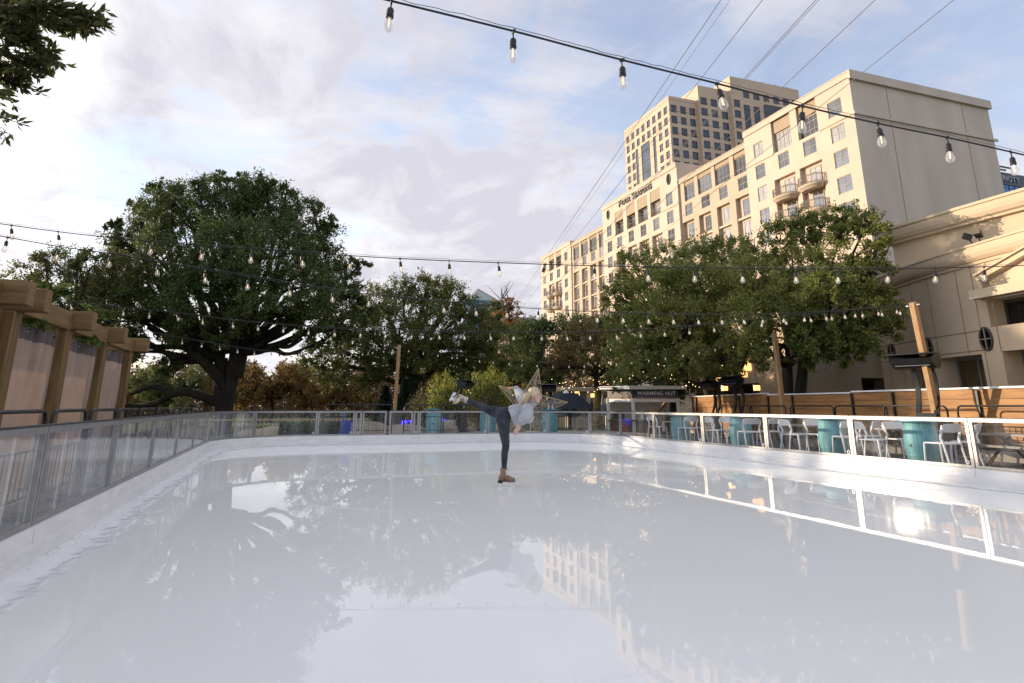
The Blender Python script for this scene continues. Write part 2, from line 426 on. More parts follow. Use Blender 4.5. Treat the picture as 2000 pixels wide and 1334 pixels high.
def catmull(pts, n=8):
    P = [np.array(p, float) for p in pts]; out = []
    P = [2*P[0]-P[1]]+P+[2*P[-1]-P[-2]]
    for i in range(1, len(P)-2):
        for k in range(n):
            t = k/n
            out.append(.5*((2*P[i])+(-P[i-1]+P[i+1])*t+(2*P[i-1]-5*P[i]+4*P[i+1]-P[i+2])*t*t+(-P[i-1]+3*P[i]-3*P[i+1]+P[i+2])*t**3))
    out.append(P[-2]); return out
def text_mesh(s, size, depth, name, m, mtx, parent, spacing=1., offset=0., width=None):
    cu = bpy.data.curves.new(name, 'FONT'); cu.body = s; cu.size = size; cu.extrude = depth; cu.align_x = 'CENTER'; cu.space_character = spacing
    cu.offset = offset
    t = bpy.data.objects.new(name, cu); COL.objects.link(t)
    dg = bpy.context.evaluated_depsgraph_get(); me = bpy.data.meshes.new_from_object(t.evaluated_get(dg))
    bpy.data.objects.remove(t)
    if width:
        xs = [v.co.x for v in me.vertices]; me.transform(Matrix.Diagonal((width/(max(xs)-min(xs)), 1, 1, 1)))
    me.transform(mtx)
    off = Vector((0, 0, 0)); L = parent
    while L is not None: off += Vector(L.location); L = L.parent
    me.transform(Matrix.Translation(-off)); me.materials.clear(); me.materials.append(MATS[m])
    o = bpy.data.objects.new(name, me); COL.objects.link(o); o.parent = parent; return o
def axes(x, y, z, o):
    m = Matrix.Identity(4)
    for i in range(3): m[i][0], m[i][1], m[i][2], m[i][3] = x[i], y[i], z[i], o[i]
    return m
ORD = ['first', 'second', 'third', 'fourth', 'fifth', 'sixth', 'seventh', 'eighth', 'ninth', 'tenth', 'eleventh', 'twelfth', 'thirteenth', 'fourteenth']
# ------------------------------------------------------------------ sky and sun
SUN_AZ, SUN_EL = rad(-50), rad(8.0)
sun_dir = Vector((math.sin(SUN_AZ)*math.cos(SUN_EL), math.cos(SUN_AZ)*math.cos(SUN_EL), math.sin(SUN_EL)))
sd = bpy.data.lights.new('sun', 'SUN'); sd.energy = 2.75; sd.angle = rad(.6); sd.color = (1, .81, .58)
so = bpy.data.objects.new('sun', sd); COL.objects.link(so)
so.rotation_euler = (-sun_dir).to_track_quat('-Z', 'Y').to_euler()
so.location = (0, 0, 60)
w = bpy.data.worlds.new('World'); scene.world = w; w.use_nodes = True
nt = w.node_tree; nt.nodes.clear()
out = node(nt, 'ShaderNodeOutputWorld')
sky = node(nt, 'ShaderNodeTexSky', sky_type='NISHITA'); sky.sun_disc = False
sky.sun_elevation = SUN_EL; sky.sun_rotation = SUN_AZ; sky.air_density = 1.2; sky.dust_density = 1.0; sky.ozone_density = 1.5
bg = node(nt, 'ShaderNodeBackground'); bg.inputs['Strength'].default_value = .15
tint = node(nt, 'ShaderNodeMix', data_type='RGBA', blend_type='MULTIPLY'); tint.inputs['Factor'].default_value = 1; nt.links.new(sky.outputs[0], tint.inputs['A']); tint.inputs['B'].default_value = (1.0, 1.06, 1.35, 1); nt.links.new(tint.outputs['Result'], bg.inputs['Color'])
tc = node(nt, 'ShaderNodeTexCoord'); sep = node(nt, 'ShaderNodeSeparateXYZ'); nt.links.new(tc.outputs['Generated'], sep.inputs[0])
def mth(op, a, b=None, c=None, clamp=False):
    n = node(nt, 'ShaderNodeMath', operation=op); n.use_clamp = clamp
    for i, x in enumerate((a, b, c)):
        if x is None: continue
        if isinstance(x, (int, float)): n.inputs[i].default_value = x
        else: nt.links.new(x, n.inputs[i])
    return n.outputs[0]
zc = mth('ADD', mth('MAXIMUM', sep.outputs['Z'], 0.0), .13)
cmb = node(nt, 'ShaderNodeCombineXYZ')
nt.links.new(mth('DIVIDE', sep.outputs['X'], zc), cmb.inputs[0]); nt.links.new(mth('DIVIDE', sep.outputs['Y'], zc), cmb.inputs[1])
def noise(scale, detail, rough=.55, loc=(0, 0, 0), rot=0., st=(1, 1, 1), dist=0.):
    mp = node(nt, 'ShaderNodeMapping'); mp.inputs['Location'].default_value = loc; mp.inputs['Rotation'].default_value = (0, 0, rot); mp.inputs['Scale'].default_value = st
    nt.links.new(cmb.outputs[0], mp.inputs[0])
    n = node(nt, 'ShaderNodeTexNoise'); n.inputs['Scale'].default_value = scale; n.inputs['Detail'].default_value = detail; n.inputs['Roughness'].default_value = rough; n.inputs['Distortion'].default_value = dist
    nt.links.new(mp.outputs[0], n.inputs['Vector']); return n.outputs['Fac']
def bump_dir(px, py, k):
    """soft lobe of the sky about a real direction"""
    d = ray(px, py); d = d/np.linalg.norm(d)
    vm = node(nt, 'ShaderNodeVectorMath', operation='DOT_PRODUCT'); nt.links.new(tc.outputs['Generated'], vm.inputs[0]); vm.inputs[1].default_value = tuple(d)
    return mth('POWER', mth('MAXIMUM', vm.outputs['Value'], 0.), k)
big = noise(.9, 9, .56, (3.1, 1.7, 0), dist=.3)
fine = noise(3.4, 12, .62, (8.3, 2.2, 0), rot=.5, st=(1, .6, 1), dist=.5)
streak = noise(3.4, 8, .6, (1.5, 6.6, 0), rot=-.75, st=(.45, 1.9, 1), dist=.25)
shade = noise(1.2, 8, .55, (5.2, 9.4, 0), dist=.4)
dens = mth('ADD', mth('ADD', mth('MULTIPLY', big, .55), mth('MULTIPLY', fine, .55)), mth('MULTIPLY', streak, .22))
for px, py, k, a in ((330, 180, 12, .10), (930, 480, 45, .10), (700, 400, 90, .06), (1900, 60, 10, -.03), (1250, 130, 30, -.07), (830, 260, 60, -.05), (650, 340, 160, -.06), (280, 270, 200, -.05), (1000, 470, 120, .06)):
    dens = mth('ADD', dens, mth('MULTIPLY', bump_dir(px, py, k), a))
mr = node(nt, 'ShaderNodeMapRange', interpolation_type='SMOOTHSTEP'); mr.inputs['From Min'].default_value = .56; mr.inputs['From Max'].default_value = .735
mr.inputs['To Min'].default_value = .37; mr.inputs['To Max'].default_value = 1.
nt.links.new(dens, mr.inputs['Value'])
ramp = node(nt, 'ShaderNodeValToRGB')
ramp.color_ramp.elements[0].position = .34; ramp.color_ramp.elements[0].color = (1.0, .975, .965, 1)
ramp.color_ramp.elements[1].position = .64; ramp.color_ramp.elements[1].color = (.62, .61, .68, 1)
e = ramp.color_ramp.elements.new(.48); e.color = (.84, .825, .86, 1)
sh = mth('ADD', mth('ADD', mth('MULTIPLY', shade, .72), mth('MULTIPLY', dens, .2)), mth('MULTIPLY', mth('SUBTRACT', fine, .42), .55))
for px, py, k, a in ((330, 170, 25, .07), (930, 490, 60, .09), (60, 420, 14, -.16), (600, 220, 120, -.03)):
    sh = mth('ADD', sh, mth('MULTIPLY', bump_dir(px, py, k), a))
nt.links.new(sh, ramp.inputs['Fac'])
bgc = node(nt, 'ShaderNodeBackground'); pass
nt.links.new(ramp.outputs['Color'], bgc.inputs['Color'])
vs_ = node(nt, 'ShaderNodeVectorMath', operation='DOT_PRODUCT'); nt.links.new(tc.outputs['Generated'], vs_.inputs[0]); vs_.inputs[1].default_value = tuple(sun_dir)
glow = mth('POWER', mth('MAXIMUM', vs_.outputs['Value'], 0.), 22)
nt.links.new(mth('ADD', mth('MULTIPLY', glow, 1.9), .575), bgc.inputs['Strength'])
mixs = node(nt, 'ShaderNodeMixShader'); nt.links.new(mr.outputs[0], mixs.inputs['Fac']); nt.links.new(bg.outputs[0], mixs.inputs[1]); nt.links.new(bgc.outputs[0], mixs.inputs[2])
nt.links.new(mixs.outputs[0], out.inputs['Surface'])
scene.view_settings.view_transform = 'Standard'; scene.view_settings.look = 'None'; scene.view_settings.exposure = 1.02; scene.view_settings.gamma = 1
scene.render.engine = 'CYCLES'
cy = scene.cycles; cy.transparent_max_bounces = 24; cy.max_bounces = 8; cy.glossy_bounces = 5; cy.diffuse_bounces = 3; cy.transmission_bounces = 4
cy.sample_clamp_indirect = 4.0; cy.use_denoising = True; cy.caustics_refractive = False; cy.blur_glossy = .3

# ------------------------------------------------------------------ ground
struct('ground', MB().box((-700, -400, -.6), (700, 1000, -.2)), 'lawn')
struct('walkway', MB().box((-6.6, -7, -.3), (-1.98, 21.6, .0)), 'path_dark')
struct('deck', MB().box((10.55, -7, -.3), (15.6, 21.86, .1)), 'deck_grey')
struct('patio', MB().box((-1.0, 21.88, -.3), (14.4, 28.5, .1)), 'paving')

# rink outline (glass line), from the near left round the far end to the near right
def arc(c, r, a0, a1, n):
    return [(c[0]+r*math.cos(a0+(a1-a0)*i/n), c[1]+r*math.sin(a0+(a1-a0)*i/n)) for i in range(n+1)]
OUT = [(-1.82, -6), (-1.82, 18.6)] + arc((1.0, 18.75), 2.82, pi, pi/2, 10)[1:] + arc((7.6, 18.95), 2.72, pi/2, 0, 10) + [(10.35, 14), (10.4, -6)]
def offset(poly, d):
    res = []
    for i, p in enumerate(poly):
        a = np.array(poly[max(i-1, 0)]); b = np.array(poly[min(i+1, len(poly)-1)])
        t = (b-a)/np.linalg.norm(b-a); res.append((p[0]+t[1]*d, p[1]-t[0]*d))
    return res
# the outline runs clockwise seen from above, so +d moves into the rink
inner = offset(OUT, .05)
struct('ice', MB().prism(inner[::-1], -.19, 0), 'wet_ice')
ib = MB(); a = offset(OUT, .06)
fine_pts = []
for i in range(len(OUT)-1):
    L = math.dist(OUT[i], OUT[i+1]); n = max(1, int(L/.12))
    for k in range(n): fine_pts.append((OUT[i][0]+(OUT[i+1][0]-OUT[i][0])*k/n, OUT[i][1]+(OUT[i+1][1]-OUT[i][1])*k/n))
o1 = offset(fine_pts, .07); vs = []; fs = []; s = 0
for i, p in enumerate(fine_pts):
    wd = .46 + .05*math.sin(i*.13)+.03*math.sin(i*.47+1)
    q = offset(fine_pts[max(0, i-1):i+2], wd)[1 if i > 0 else 0]
    vs += [(o1[i][0], o1[i][1], .008), (q[0], q[1], .0025)]
    if i: fs.append((2*i-2, 2*i-1, 2*i+1, 2*i))
ib.add(vs, fs); oe = struct('ice_edge', ib, 'frost'); fa = oe.data.attributes.new('fade', 'FLOAT', 'POINT'); fa.data.foreach_set('value', [1. if i % 2 == 0 else 0. for i in range(len(oe.data.vertices))])
lt = MB()
for k in range(150):
    y = random.uniform(2.5, 18)**1.0; x = -1.82+.08+abs(random.gauss(0, .07)); s_ = random.uniform(.004, .014); z = .0095; a_ = random.uniform(0, 6)
    c_, n_ = math.cos(a_)*s_, math.sin(a_)*s_; lt.add([(x-c_, y-n_, z), (x+n_*.4, y-c_*.4, z+.003), (x+c_, y+n_, z), (x-n_*.4, y+c_*.4, z+.002)], [(0, 1, 2, 3)])
o = lt.build('leaf_litter', 'leaf_rust'); o['kind'] = 'stuff'

# ------------------------------------------------------------------ rink barrier
bar = thing('rink_barrier', (4.3, 21.6, 0), 'low aluminium rink barrier of clear panels on a white kickboard round the ice', 'rink barrier')
def sweep(path, prof, closed_ends=True):
    """sweep a (inward, z) profile along the outline"""
    mb = MB(); n = len(prof); vs = []; fs = []
    offs = [offset(path, d) for d, z in prof]
    for i in range(len(path)):
        for k in range(n): vs.append((*offs[k][i], prof[k][1]))
    for i in range(len(path)-1):
        for k in range(n): fs.append((i*n+k, i*n+(k+1) % n, (i+1)*n+(k+1) % n, (i+1)*n+k))
    fs.append(tuple(range(n))); fs.append(tuple((len(path)-1)*n+k for k in range(n))[::-1])
    mb.add(vs, fs); return mb
def clip_path(p0, p1):
    """outline between two arc lengths"""
    res = []; s = 0
    for i in range(len(OUT)-1):
        a = np.array(OUT[i]); b = np.array(OUT[i+1]); L = np.linalg.norm(b-a)
        if s+L > p0 and s < p1:
            t0 = max(0, (p0-s)/L); t1 = min(1, (p1-s)/L)
            q0 = a+(b-a)*t0; q1 = a+(b-a)*t1
            if not res: res.append(tuple(q0))
            res.append(tuple(q1))
        s += L
    return res
def arclen(pt):
    best = None; s = 0
    for i in range(len(OUT)-1):
        a = np.array(OUT[i]); b = np.array(OUT[i+1]); L = np.linalg.norm(b-a); t = np.clip(np.dot(np.array(pt)-a, b-a)/L/L, 0, 1)
        d = np.linalg.norm(a+(b-a)*t-np.array(pt))
        if best is None or d < best[0]: best = (d, s+t*L)
        s += L
    return best[1]
TOTAL = sum(math.dist(OUT[i], OUT[i+1]) for i in range(len(OUT)-1))
g0, g1 = arclen((2.42, 21.6)), arclen((4.1, 21.6))
ZB, ZT = .27, 1.03
kick = [(-.06, -.15), (-.06, ZB), (.03, ZB), (.05, ZB-.01), (.05, .14), (.075, .12), (.075, 0.004), (.05, -.15)]
sweep(OUT, kick).build('kickboard', 'kick_white', bar, label='white plastic kickboard with scuffs along the ice')
posts = [arclen(p) for p in [(-1.82, y) for y in (-3.3, -.9, 1.5, 3.9, 6.3, 8.7, 11.1, 13.5, 15.9, 18.2)]+[(-1.15, 20.6), (-.85, 21.0)][1:]+[(1.04, 21.6), (2.2, 21.6)]] + [g0, g1] + [arclen(p) for p in [(4.3, 21.6), (6.7, 21.6), (8.85, 21.4), (10.0, 20.3), (10.32, 18.8), (10.35, 16.8), (10.35, 14.45), (10.36, 12.1), (10.37, 9.75), (10.38, 7.45), (10.39, 5.2), (10.39, 2.9), (10.4, .5), (10.4, -1.9), (10.4, -4.3)]]
posts = sorted([.02]+posts+[TOTAL-.02])
for p in posts[1:-1]:
    sweep(clip_path(p-.004, p+.004), [(.0505, .145), (.0505, ZB-.02), (.0515, ZB-.02), (.0515, .145)]).build('board_seam', 'seam_grey', bar)
sc_ = MB()
for k in range(90):
    p = random.uniform(6, TOTAL-4); q = clip_path(p-.004-random.random()*.012, p+.004); z_ = random.uniform(.15, .24); c_ = sweep(q, [(.0506, z_), (.0506, z_+.006), (.0512, z_+.006), (.0512, z_)]); sc_.add(c_.v, c_.f)
o_ = sc_.build('scuff_marks', 'seam_grey', bar); o_['kind'] = 'stuff'
for i in range(len(posts)-1):
    p0, p1 = posts[i], posts[i+1]
    gate = abs(p0-g0) < 1e-6
    if gate:                                  # two leaves with a dark gap between them
        mid = (p0+p1)/2
        spans = [(p0+.02, mid-.05), (mid+.05, p1-.02)]
    else:
        spans = [(p0+.008, p1-.008)]
    for (q0, q1) in spans:
        path = clip_path(q0, q1)
        lf = None
        par = bar
        if gate:
            par = bpy.data.objects.new('gate_leaf', None); COL.objects.link(par); par.parent = bar
        mid_y = np.mean([p[1] for p in path]); left = np.mean([p[0] for p in path]) < -1
        # top and bottom rails, then the uprights
        par_frame = sweep(path, [(-.028, ZT-.055), (-.028, ZT), (.028, ZT), (.028, ZT-.055)]); fr = par_frame
        b2 = sweep(path, [(-.025, ZB+.003), (-.025, ZB+.045), (.025, ZB+.045), (.025, ZB+.003)]); fr.add(b2.v, b2.f)
        for (u0, u1) in ((q0, q0+.05), (q1-.05, q1)):
            c = sweep(clip_path(u0, u1), [(-.023, ZB+.046), (-.023, ZT-.056), (.023, ZT-.056), (.023, ZB+.046)]); fr.add(c.v, c.f)
        pth2 = clip_path(q0+.045, q1-.045)
        if gate:
            fr.build('frame', 'aluminium', par)
        else:
            fr.build('panel_frame', 'aluminium', bar)
        # cap strip, darker, on top of the rail
        cp = sweep(path, [(-.034, ZT+.002), (-.034, ZT+.014), (.034, ZT+.014), (.034, ZT+.002)])
        gm = 'plexiglass_scratched' if left else 'plexiglass'
        gp = sweep(pth2, [(-.005, ZB+.03), (-.005, ZT-.04), (.005, ZT-.04), (.005, ZB+.03)])
        if gate:
            cp.build('cap_strip', 'black_metal', par); gp.build('clear_pane', gm, par)
        else:
            cp.build('cap_strip', 'black_metal', bar); gp.build('clear_pane', gm, bar)
        # drain rings bolted near the foot of each panel
        if not gate and not left and mid_y > 3:
            e0 = np.array(clip_path(q1-.10, q1-.08)[0]); 
            t = np.array(clip_path(q1-.10, q1-.08)[-1])-e0; t /= np.linalg.norm(t); nn = np.array((t[1], -t[0]))
            c = (e0[0]+nn[0]*.03, e0[1]+nn[1]*.03, ZB+.09)
            rg = [(c[0]+t[0]*.028*math.cos(k*pi/6), c[1]+t[1]*.028*math.cos(k*pi/6), c[2]+.028*math.sin(k*pi/6)) for k in range(13)]
            MB().tube(rg, .007, 6, cap=False).build('ring_bolt', 'steel', bar)
# ------------------------------------------------------------------ facade helper
def wall(O, U, V, N, u0, u1, v0, v1, holes, depth):
    """wall in the plane O+u*U+v*V, outward N; holes=(u0,u1,v0,v1[,depth]) are recesses with a back"""
    O, U, V, N = (np.array(q, float) for q in (O, U, V, N)); mb = MB()
    us = sorted({round(u, 4) for u in [u0, u1]+[h[0] for h in holes]+[h[1] for h in holes] if u0 <= u <= u1})
    vs_ = sorted({round(v, 4) for v in [v0, v1]+[h[2] for h in holes]+[h[3] for h in holes] if v0 <= v <= v1})
    P = lambda u, v, d=0: tuple(O+U*u+V*v-N*d)
    flip = np.dot(np.cross(U, V), N) < 0
    def quad(*p):
        mb.add(p if not flip else p[::-1], [(0, 1, 2, 3)])
    for i in range(len(us)-1):
        j = 0
        while j < len(vs_)-1:
            cu, cv = (us[i]+us[i+1])/2, (vs_[j]+vs_[j+1])/2
            if any(h[0] < cu < h[1] and h[2] < cv < h[3] for h in holes): j += 1; continue
            k = j+1
            while k < len(vs_)-1 and not any(h[0] < cu < h[1] and h[2] < (vs_[k]+vs_[k+1])/2 < h[3] for h in holes): k += 1
            quad(P(us[i], vs_[j]), P(us[i+1], vs_[j]), P(us[i+1], vs_[k]), P(us[i], vs_[k])); j = k
    for h in holes:
        a, b, c, e = h[:4]; d = h[4] if len(h) > 4 else depth
        quad(P(a, c, d), P(b, c, d), P(b, e, d), P(a, e, d))
        quad(P(a, c), P(b, c), P(b, c, d), P(a, c, d)); quad(P(a, e, d), P(b, e, d), P(b, e), P(a, e))
        quad(P(a, c), P(a, c, d), P(a, e, d), P(a, e)); quad(P(b, c, d), P(b, c), P(b, e), P(b, e, d))
    return mb
def window(O, U, V, N, u0, u1, v0, v1, d, nu, nv, parent, fm, pm, fw=.06, name='window'):
    """frame with bars, as a part of its building, and its glass as a sub-part"""
    O, U, V, N = (np.array(q, float) for q in (O, U, V, N))
    m = axes(U, V, N, O-N*d)
    fr = MB(); e = .006
    fr.box((u0+e, v0+e, .004), (u0+fw, v1-e, .085), m); fr.box((u1-fw, v0+e, .004), (u1-e, v1-e, .085), m)
    fr.box((u0+fw, v0+e, .004), (u1-fw, v0+fw, .085), m); fr.box((u0+fw, v1-fw, .004), (u1-fw, v1-e, .085), m)
    us = [u0+fw+(u1-u0-2*fw)*i/nu for i in range(1, nu)]; vv = [v0+fw+(v1-v0-2*fw)*i/nv for i in range(1, nv)] if not isinstance(nv, list) else [v0+(v1-v0)*t for t in nv]
    for u in us: fr.box((u-.025, v0+fw, .045), (u+.025, v1-fw, .075), m)
    for v in vv: fr.box((u0+fw, v-.025, .045), (u1-fw, v+.025, .072), m)
    f = fr.build(name, fm, parent)
    MB().box((u0+fw, v0+fw, .010), (u1-fw, v1-fw, .04), m).build('pane', pm, f)
    return f
K = 1.2
def Y(y): return y*K
def Z(z): return EYE+(z-EYE)*K
# ------------------------------------------------------------------ hotel (facade on the plane x=60, facing the rink)
XH = 60.
hotel = thing('hotel_building', (XH+8, 100, -.2), 'long cream stucco hotel with rows of windows, balconies and dark letters along the roofline', 'hotel')
def HO(): return (XH, 0, 0), (0, 1, 0), (0, 0, 1), (-1, 0, 0)
sm = []      # (y0,y1,z0,z1,nu,nv)
for t in (31.35, 28.6, 25.92, 23.2, 20.5): sm += [(54.55, 56.1, t-1.72, t, 2, 2), (43.25, 44.97, t-1.72, t, 2, 2)]
sm += [(50.8, 52.4, 26.9, 28.62, 2, 2), (46.95, 48.7, 26.9, 28.62, 2, 2)]
blocks = {'R': (42, 57.6, 33.45), 'S3': (57.6, 71.7, 32.26), 'FS': (71.7, 94.5, 35.0), 'S2': (94.5, 108.2, 31.85), 'L': (108.2, 123.8, 32.4)}
holes = {k: [] for k in blocks}; wins = []; panels = []; rails = []; balc = []
def add(b, y0, y1, z0, z1, nu=2, nv=2, dep=.16, hole=None):
    holes[b].append((*(hole or (y0, y1, z0, z1)), dep)); wins.append((y0, y1, z0, z1, nu, nv, dep))
for q in sm: add('R', *q)
for a, b in ((50.1, 53.0), (46.4, 49.15)):
    add('R', a+.1, b, 29.03, 31.3, 4, [.3, .72], .5, (a, b, 29.0, 33.0)); panels.append((a, b, 31.4, 32.95, .28))
for a, b in ((50.1, 53.4), (46.4, 49.6)):
    for fl in (23.5, 20.8):
        add('R', a+.7, a+2.2, fl, fl+2.1, 2, [.75], .55, (a+.05, b-.05, fl-.12, fl+2.4)); balc.append((a, b, fl, 1.0))
for a, b in ((68.26, 70.6), (64.5, 67.5), (60.85, 63.85), (57.85, 60.1)):
    add('S3', a+.05, b-.05, 28.8, 31.0, 4 if b-a > 2.5 else 3, [.3], .3, (a, b, 28.78, 31.95)); panels.append((a, b, 31.05, 31.93, .12))
for a, b in ((69, 70.65), (65.2, 66.95), (61.6, 63.2), (57.9, 59.55)): add('S3', a, b, 26.62, 28.3)
for a, b in ((68.95, 70.75), (65.3, 67.0), (61.5, 63.2), (57.85, 59.55)):
    holes['S3'].append((a-.12, b+.75, 17.9, 25.9, .55))
    for t in (25.62, 22.85, 20.1): wins.append((a, b, t-2.15, t, 2, [.3], .55))
    for t in (23.32, 20.55): panels.append((a-.11, b+.74, t-.25, t, .12, 'ledge'))
for a, b in ((87.35, 90.1), (83.5, 86.2), (79.8, 82.7), (76.2, 79.0)):
    add('FS', a+.5, b-.1, 28.82, 31.05, 2, [.7], .7, (a, b, 28.8, 32.78)); panels.append((a, b, 31.1, 32.76, .06)); rails.append((a, b, 28.82))
for a in (87.95, 84.2, 80.5, 76.8): add('FS', a, a+1.62, 26.52, 28.38)
for a in (91.4, 73.1):
    for t in (31.15, 28.4, 25.7, 23.0): add('FS', a, a+1.62, t-1.9, t)
for a, b in ((87.4, 90.1), (83.5, 86.2), (79.8, 82.7), (76.2, 79.0)):
    add('FS', a+.4, a+1.9, 23.3, 25.4, 2, [.75], .6, (a, b, 23.1, 25.85))
balc += [(87.4, 90.1, 23.2, 1.0), (83.5, 86.2, 23.2, .35), (79.8, 82.7, 23.2, .35), (76.2, 79.0, 23.2, .35)]
for a, b in ((104.9, 107.5), (101.2, 104.1), (97.6, 100.45), (94.6, 96.75)):
    add('S2', a+.05, b-.05, 28.3, 30.75, 4 if b-a > 2.5 else 3, [.3], .3, (a, b, 28.28, 31.5)); panels.append((a, b, 30.8, 31.48, .12))
for a in (105.5, 101.9, 98.3, 95.0): add('S2', a, a+1.62, 26.5, 28.2)
for a in (105.3, 101.7, 98.2, 94.9):
    holes['S2'].append((a-.12, a+2.3, 15, 25.9, .55))
    for t in (25.6, 22.85, 20.1, 17.3): wins.append((a, a+1.7, t-2.15, t, 2, [.3], .55))
    for t in (23.32, 20.55, 17.8): panels.append((a-.11, a+2.29, t-.25, t, .12, 'ledge'))
for a, b in ((116.5, 119.15), (112.8, 115.5)):
    add('L', a+.5, b-.1, 28.5, 30.65, 2, [.7], .6, (a, b, 28.48, 32.3)); panels.append((a, b, 30.7, 32.28, .06))
    add('L', a+.7, a+2.3, 26.25, 28.05)
    for fl in (23.1, 20.3): add('L', a+.4, a+2.0, fl, fl+2.2, 2, [.75], .5, (a, b+.2, fl-.1, fl+2.5)); balc.append((a, b+.2, fl, 1.0))
for t in (30.7, 28.0, 25.4, 22.75, 20.1): add('L', 109.8, 111.3, t-1.75, t); add('L', 120.75, 122.35, t-1.75, t)
N_ = (-1, 0, 0)
for k, (a, b, zt) in blocks.items():
    stepx = {'R': 0, 'S3': .25, 'FS': -.1, 'S2': .25, 'L': 0}[k]
    hs = [(Y(h[0]), Y(h[1]), Z(h[2]), Z(h[3]), h[4]) for h in holes[k]]
    # ovals are drawn as round windows set on the wall below
    mb = wall((XH+stepx, 0, 0), (0, 1, 0), (0, 0, 1), N_, Y(a), Y(b), -.5, Z(zt), hs, .2)
    # sides and roof of the block
    y0, y1, x0, x1, z1 = Y(a), Y(b), XH+stepx, XH+22.8, Z(zt)
    mb.add([(x0, y0, 8), (x1, y0, 8), (x1, y0, z1), (x0, y0, z1)], [(0, 1, 2, 3)]) if k != 'R' else None
    mb.add([(x0, y1, -.5), (x1, y1, -.5), (x1, y1, z1), (x0, y1, z1)], [(3, 2, 1, 0)])
    mb.add([(x0, y0, z1), (x1, y0, z1), (x1, y1, z1), (x0, y1, z1)], [(0, 1, 2, 3)])
    mb.build('wall', 'stucco' if k in ('R', 'FS', 'L') else 'stucco_tan', hotel)
    # parapet coping
    cp = MB(); cp.box((x0-.16, y0+.004, z1-.75), (x0-.003, y1-.004, z1-.02)); cp.box((x0-.22, y0+.004, z1-.019), (x1-.1, y1-.004, z1+.12))
    cp.build('coping', 'stucco' if k in ('R', 'FS', 'L') else 'stucco_tan', hotel)
    if k in ('R', 'L', 'FS'):
        zb = Z(28.9 if k != 'R' else 28.98)
        segs = {'R': [(42, 46.35), (53.05, 57.6)], 'L': [(108.2, 112.75), (119.2, 123.8)], 'FS': [(71.7, 76.1), (90.2, 94.5)]}[k]
        for s0, s1 in segs: MB().box((x0-.12, Y(s0), zb-.12), (x0-.003, Y(s1), zb+.14)).build('belt_course', 'stucco', hotel)
# end wall toward the camera
EW = MB(); x0, x1, y0, zt = XH, XH+23.5, Y(42), Z(33.45)
EW.box((x0, y0-.02, -.5), (x1, y0, zt-.001)); EW.box((x1-.25, y0+.002, -.5), (x1, Y(57.6), zt-.001)); EW.build('end_wall', 'stucco_end', hotel)
ec = MB(); ec.box((x0-.22, y0-.36, zt-1.0), (x1+.3, y0-.022, zt+.13)); ec.build('coping', 'stucco_end', hotel)
eb = MB(); eb.box((x0-.12, y0-.22, Z(28.98)-.14), (x1+.5, y0-.022, Z(28.98)+.16)); eb.build('belt_course', 'stucco_end', hotel)
for fx in (.245, .79):
    xx = x0+(x1-x0)*fx; j = MB(); j.box((xx-.05, y0-.028, -.4), (xx+.05, y0-.021, zt-1.02)); j.build('expansion_joint', 'joint_line', hotel)
# windows
for (a, b, c, d, nu, nv, dep) in wins:
    stepx = .25 if (57.6 < a < 71.7 or 94.5 < a < 108.2) else (-.1 if 71.7 < a < 94.5 else 0)
    window((XH+stepx, 0, 0), (0, 1, 0), (0, 0, 1), N_, Y(a), Y(b), Z(c), Z(d), dep, nu, nv, hotel, 'frame_tan', random.choice(['pane_hotel', 'pane_hotel', 'pane_hotel_curtain', 'pane_hotel_dark']), .09)
for p in panels:
    a, b, c, d, dep = p[:5]; stepx = .25 if (57.6 < a < 71.7 or 94.5 < a < 108.2) else (-.1 if 71.7 < a < 94.5 else 0)
    MB().box((XH+stepx+dep, Y(a)+.012, Z(c)), (XH+stepx+dep+.18, Y(b)-.012, Z(d))).build(*(('floor_ledge', 'stucco') if len(p) > 5 else ('spandrel_panel', 'stucco_panel')), hotel)
# round windows
for yy, zz in ((92.4, 33.15), (73.75, 33.15)):
    c = (XH-.1, Y(yy), Z(zz)); ring = [(c[0]-.04, c[1]+.55*math.cos(k*pi/14), c[2]+.98*math.sin(k*pi/14)) for k in range(29)]
    o = MB().tube(ring, .09, 6, cap=False).build('oval_window', 'frame_dark', hotel)
    poly = MB(); poly.add([(c[0]-.012, *r[1:]) for r in ring[:-1]], [tuple(range(28))[::-1]]); 
    poly.bar((c[0]-.05, c[1], c[2]-.9), (c[0]-.05, c[1], c[2]+.9), .07); poly.bar((c[0]-.05, c[1]-.5, c[2]), (c[0]-.05, c[1]+.5, c[2]), .07, .07)
    poly.build('pane', 'pane_dark', o)
# balconies: bowed slab (part) with iron railing (sub-part)
def bow(y0, y1, proj, n=14, inset=0.):
    ym = (y0+y1)/2; h = (y1-y0)/2-inset
    return [(XH-.02-(proj-inset)*math.sin(pi*i/n)**.75, ym-h*math.cos(pi*i/n)) for i in range(n+1)]
def iron(path, z0, h):
    mb = MB(); 
    for zz in (z0+.08, z0+h-.14, z0+h): mb.tube([(*p, zz) for p in path], .028, 5)
    L = [0]
    for i in range(1, len(path)): L.append(L[-1]+math.dist(path[i], path[i-1]))
    n = max(3, int(L[-1]/.17)); 
    for k in range(n+1):
        s = L[-1]*k/n; i = next(j for j in range(1, len(L)) if L[j] >= s-1e-6); t = (s-L[i-1])/max(1e-6, L[i]-L[i-1])
        q = (path[i-1][0]+(path[i][0]-path[i-1][0])*t, path[i-1][1]+(path[i][1]-path[i-1][1])*t)
        mb.bar((*q, z0+.05), (*q, z0+h), .026)
    return mb
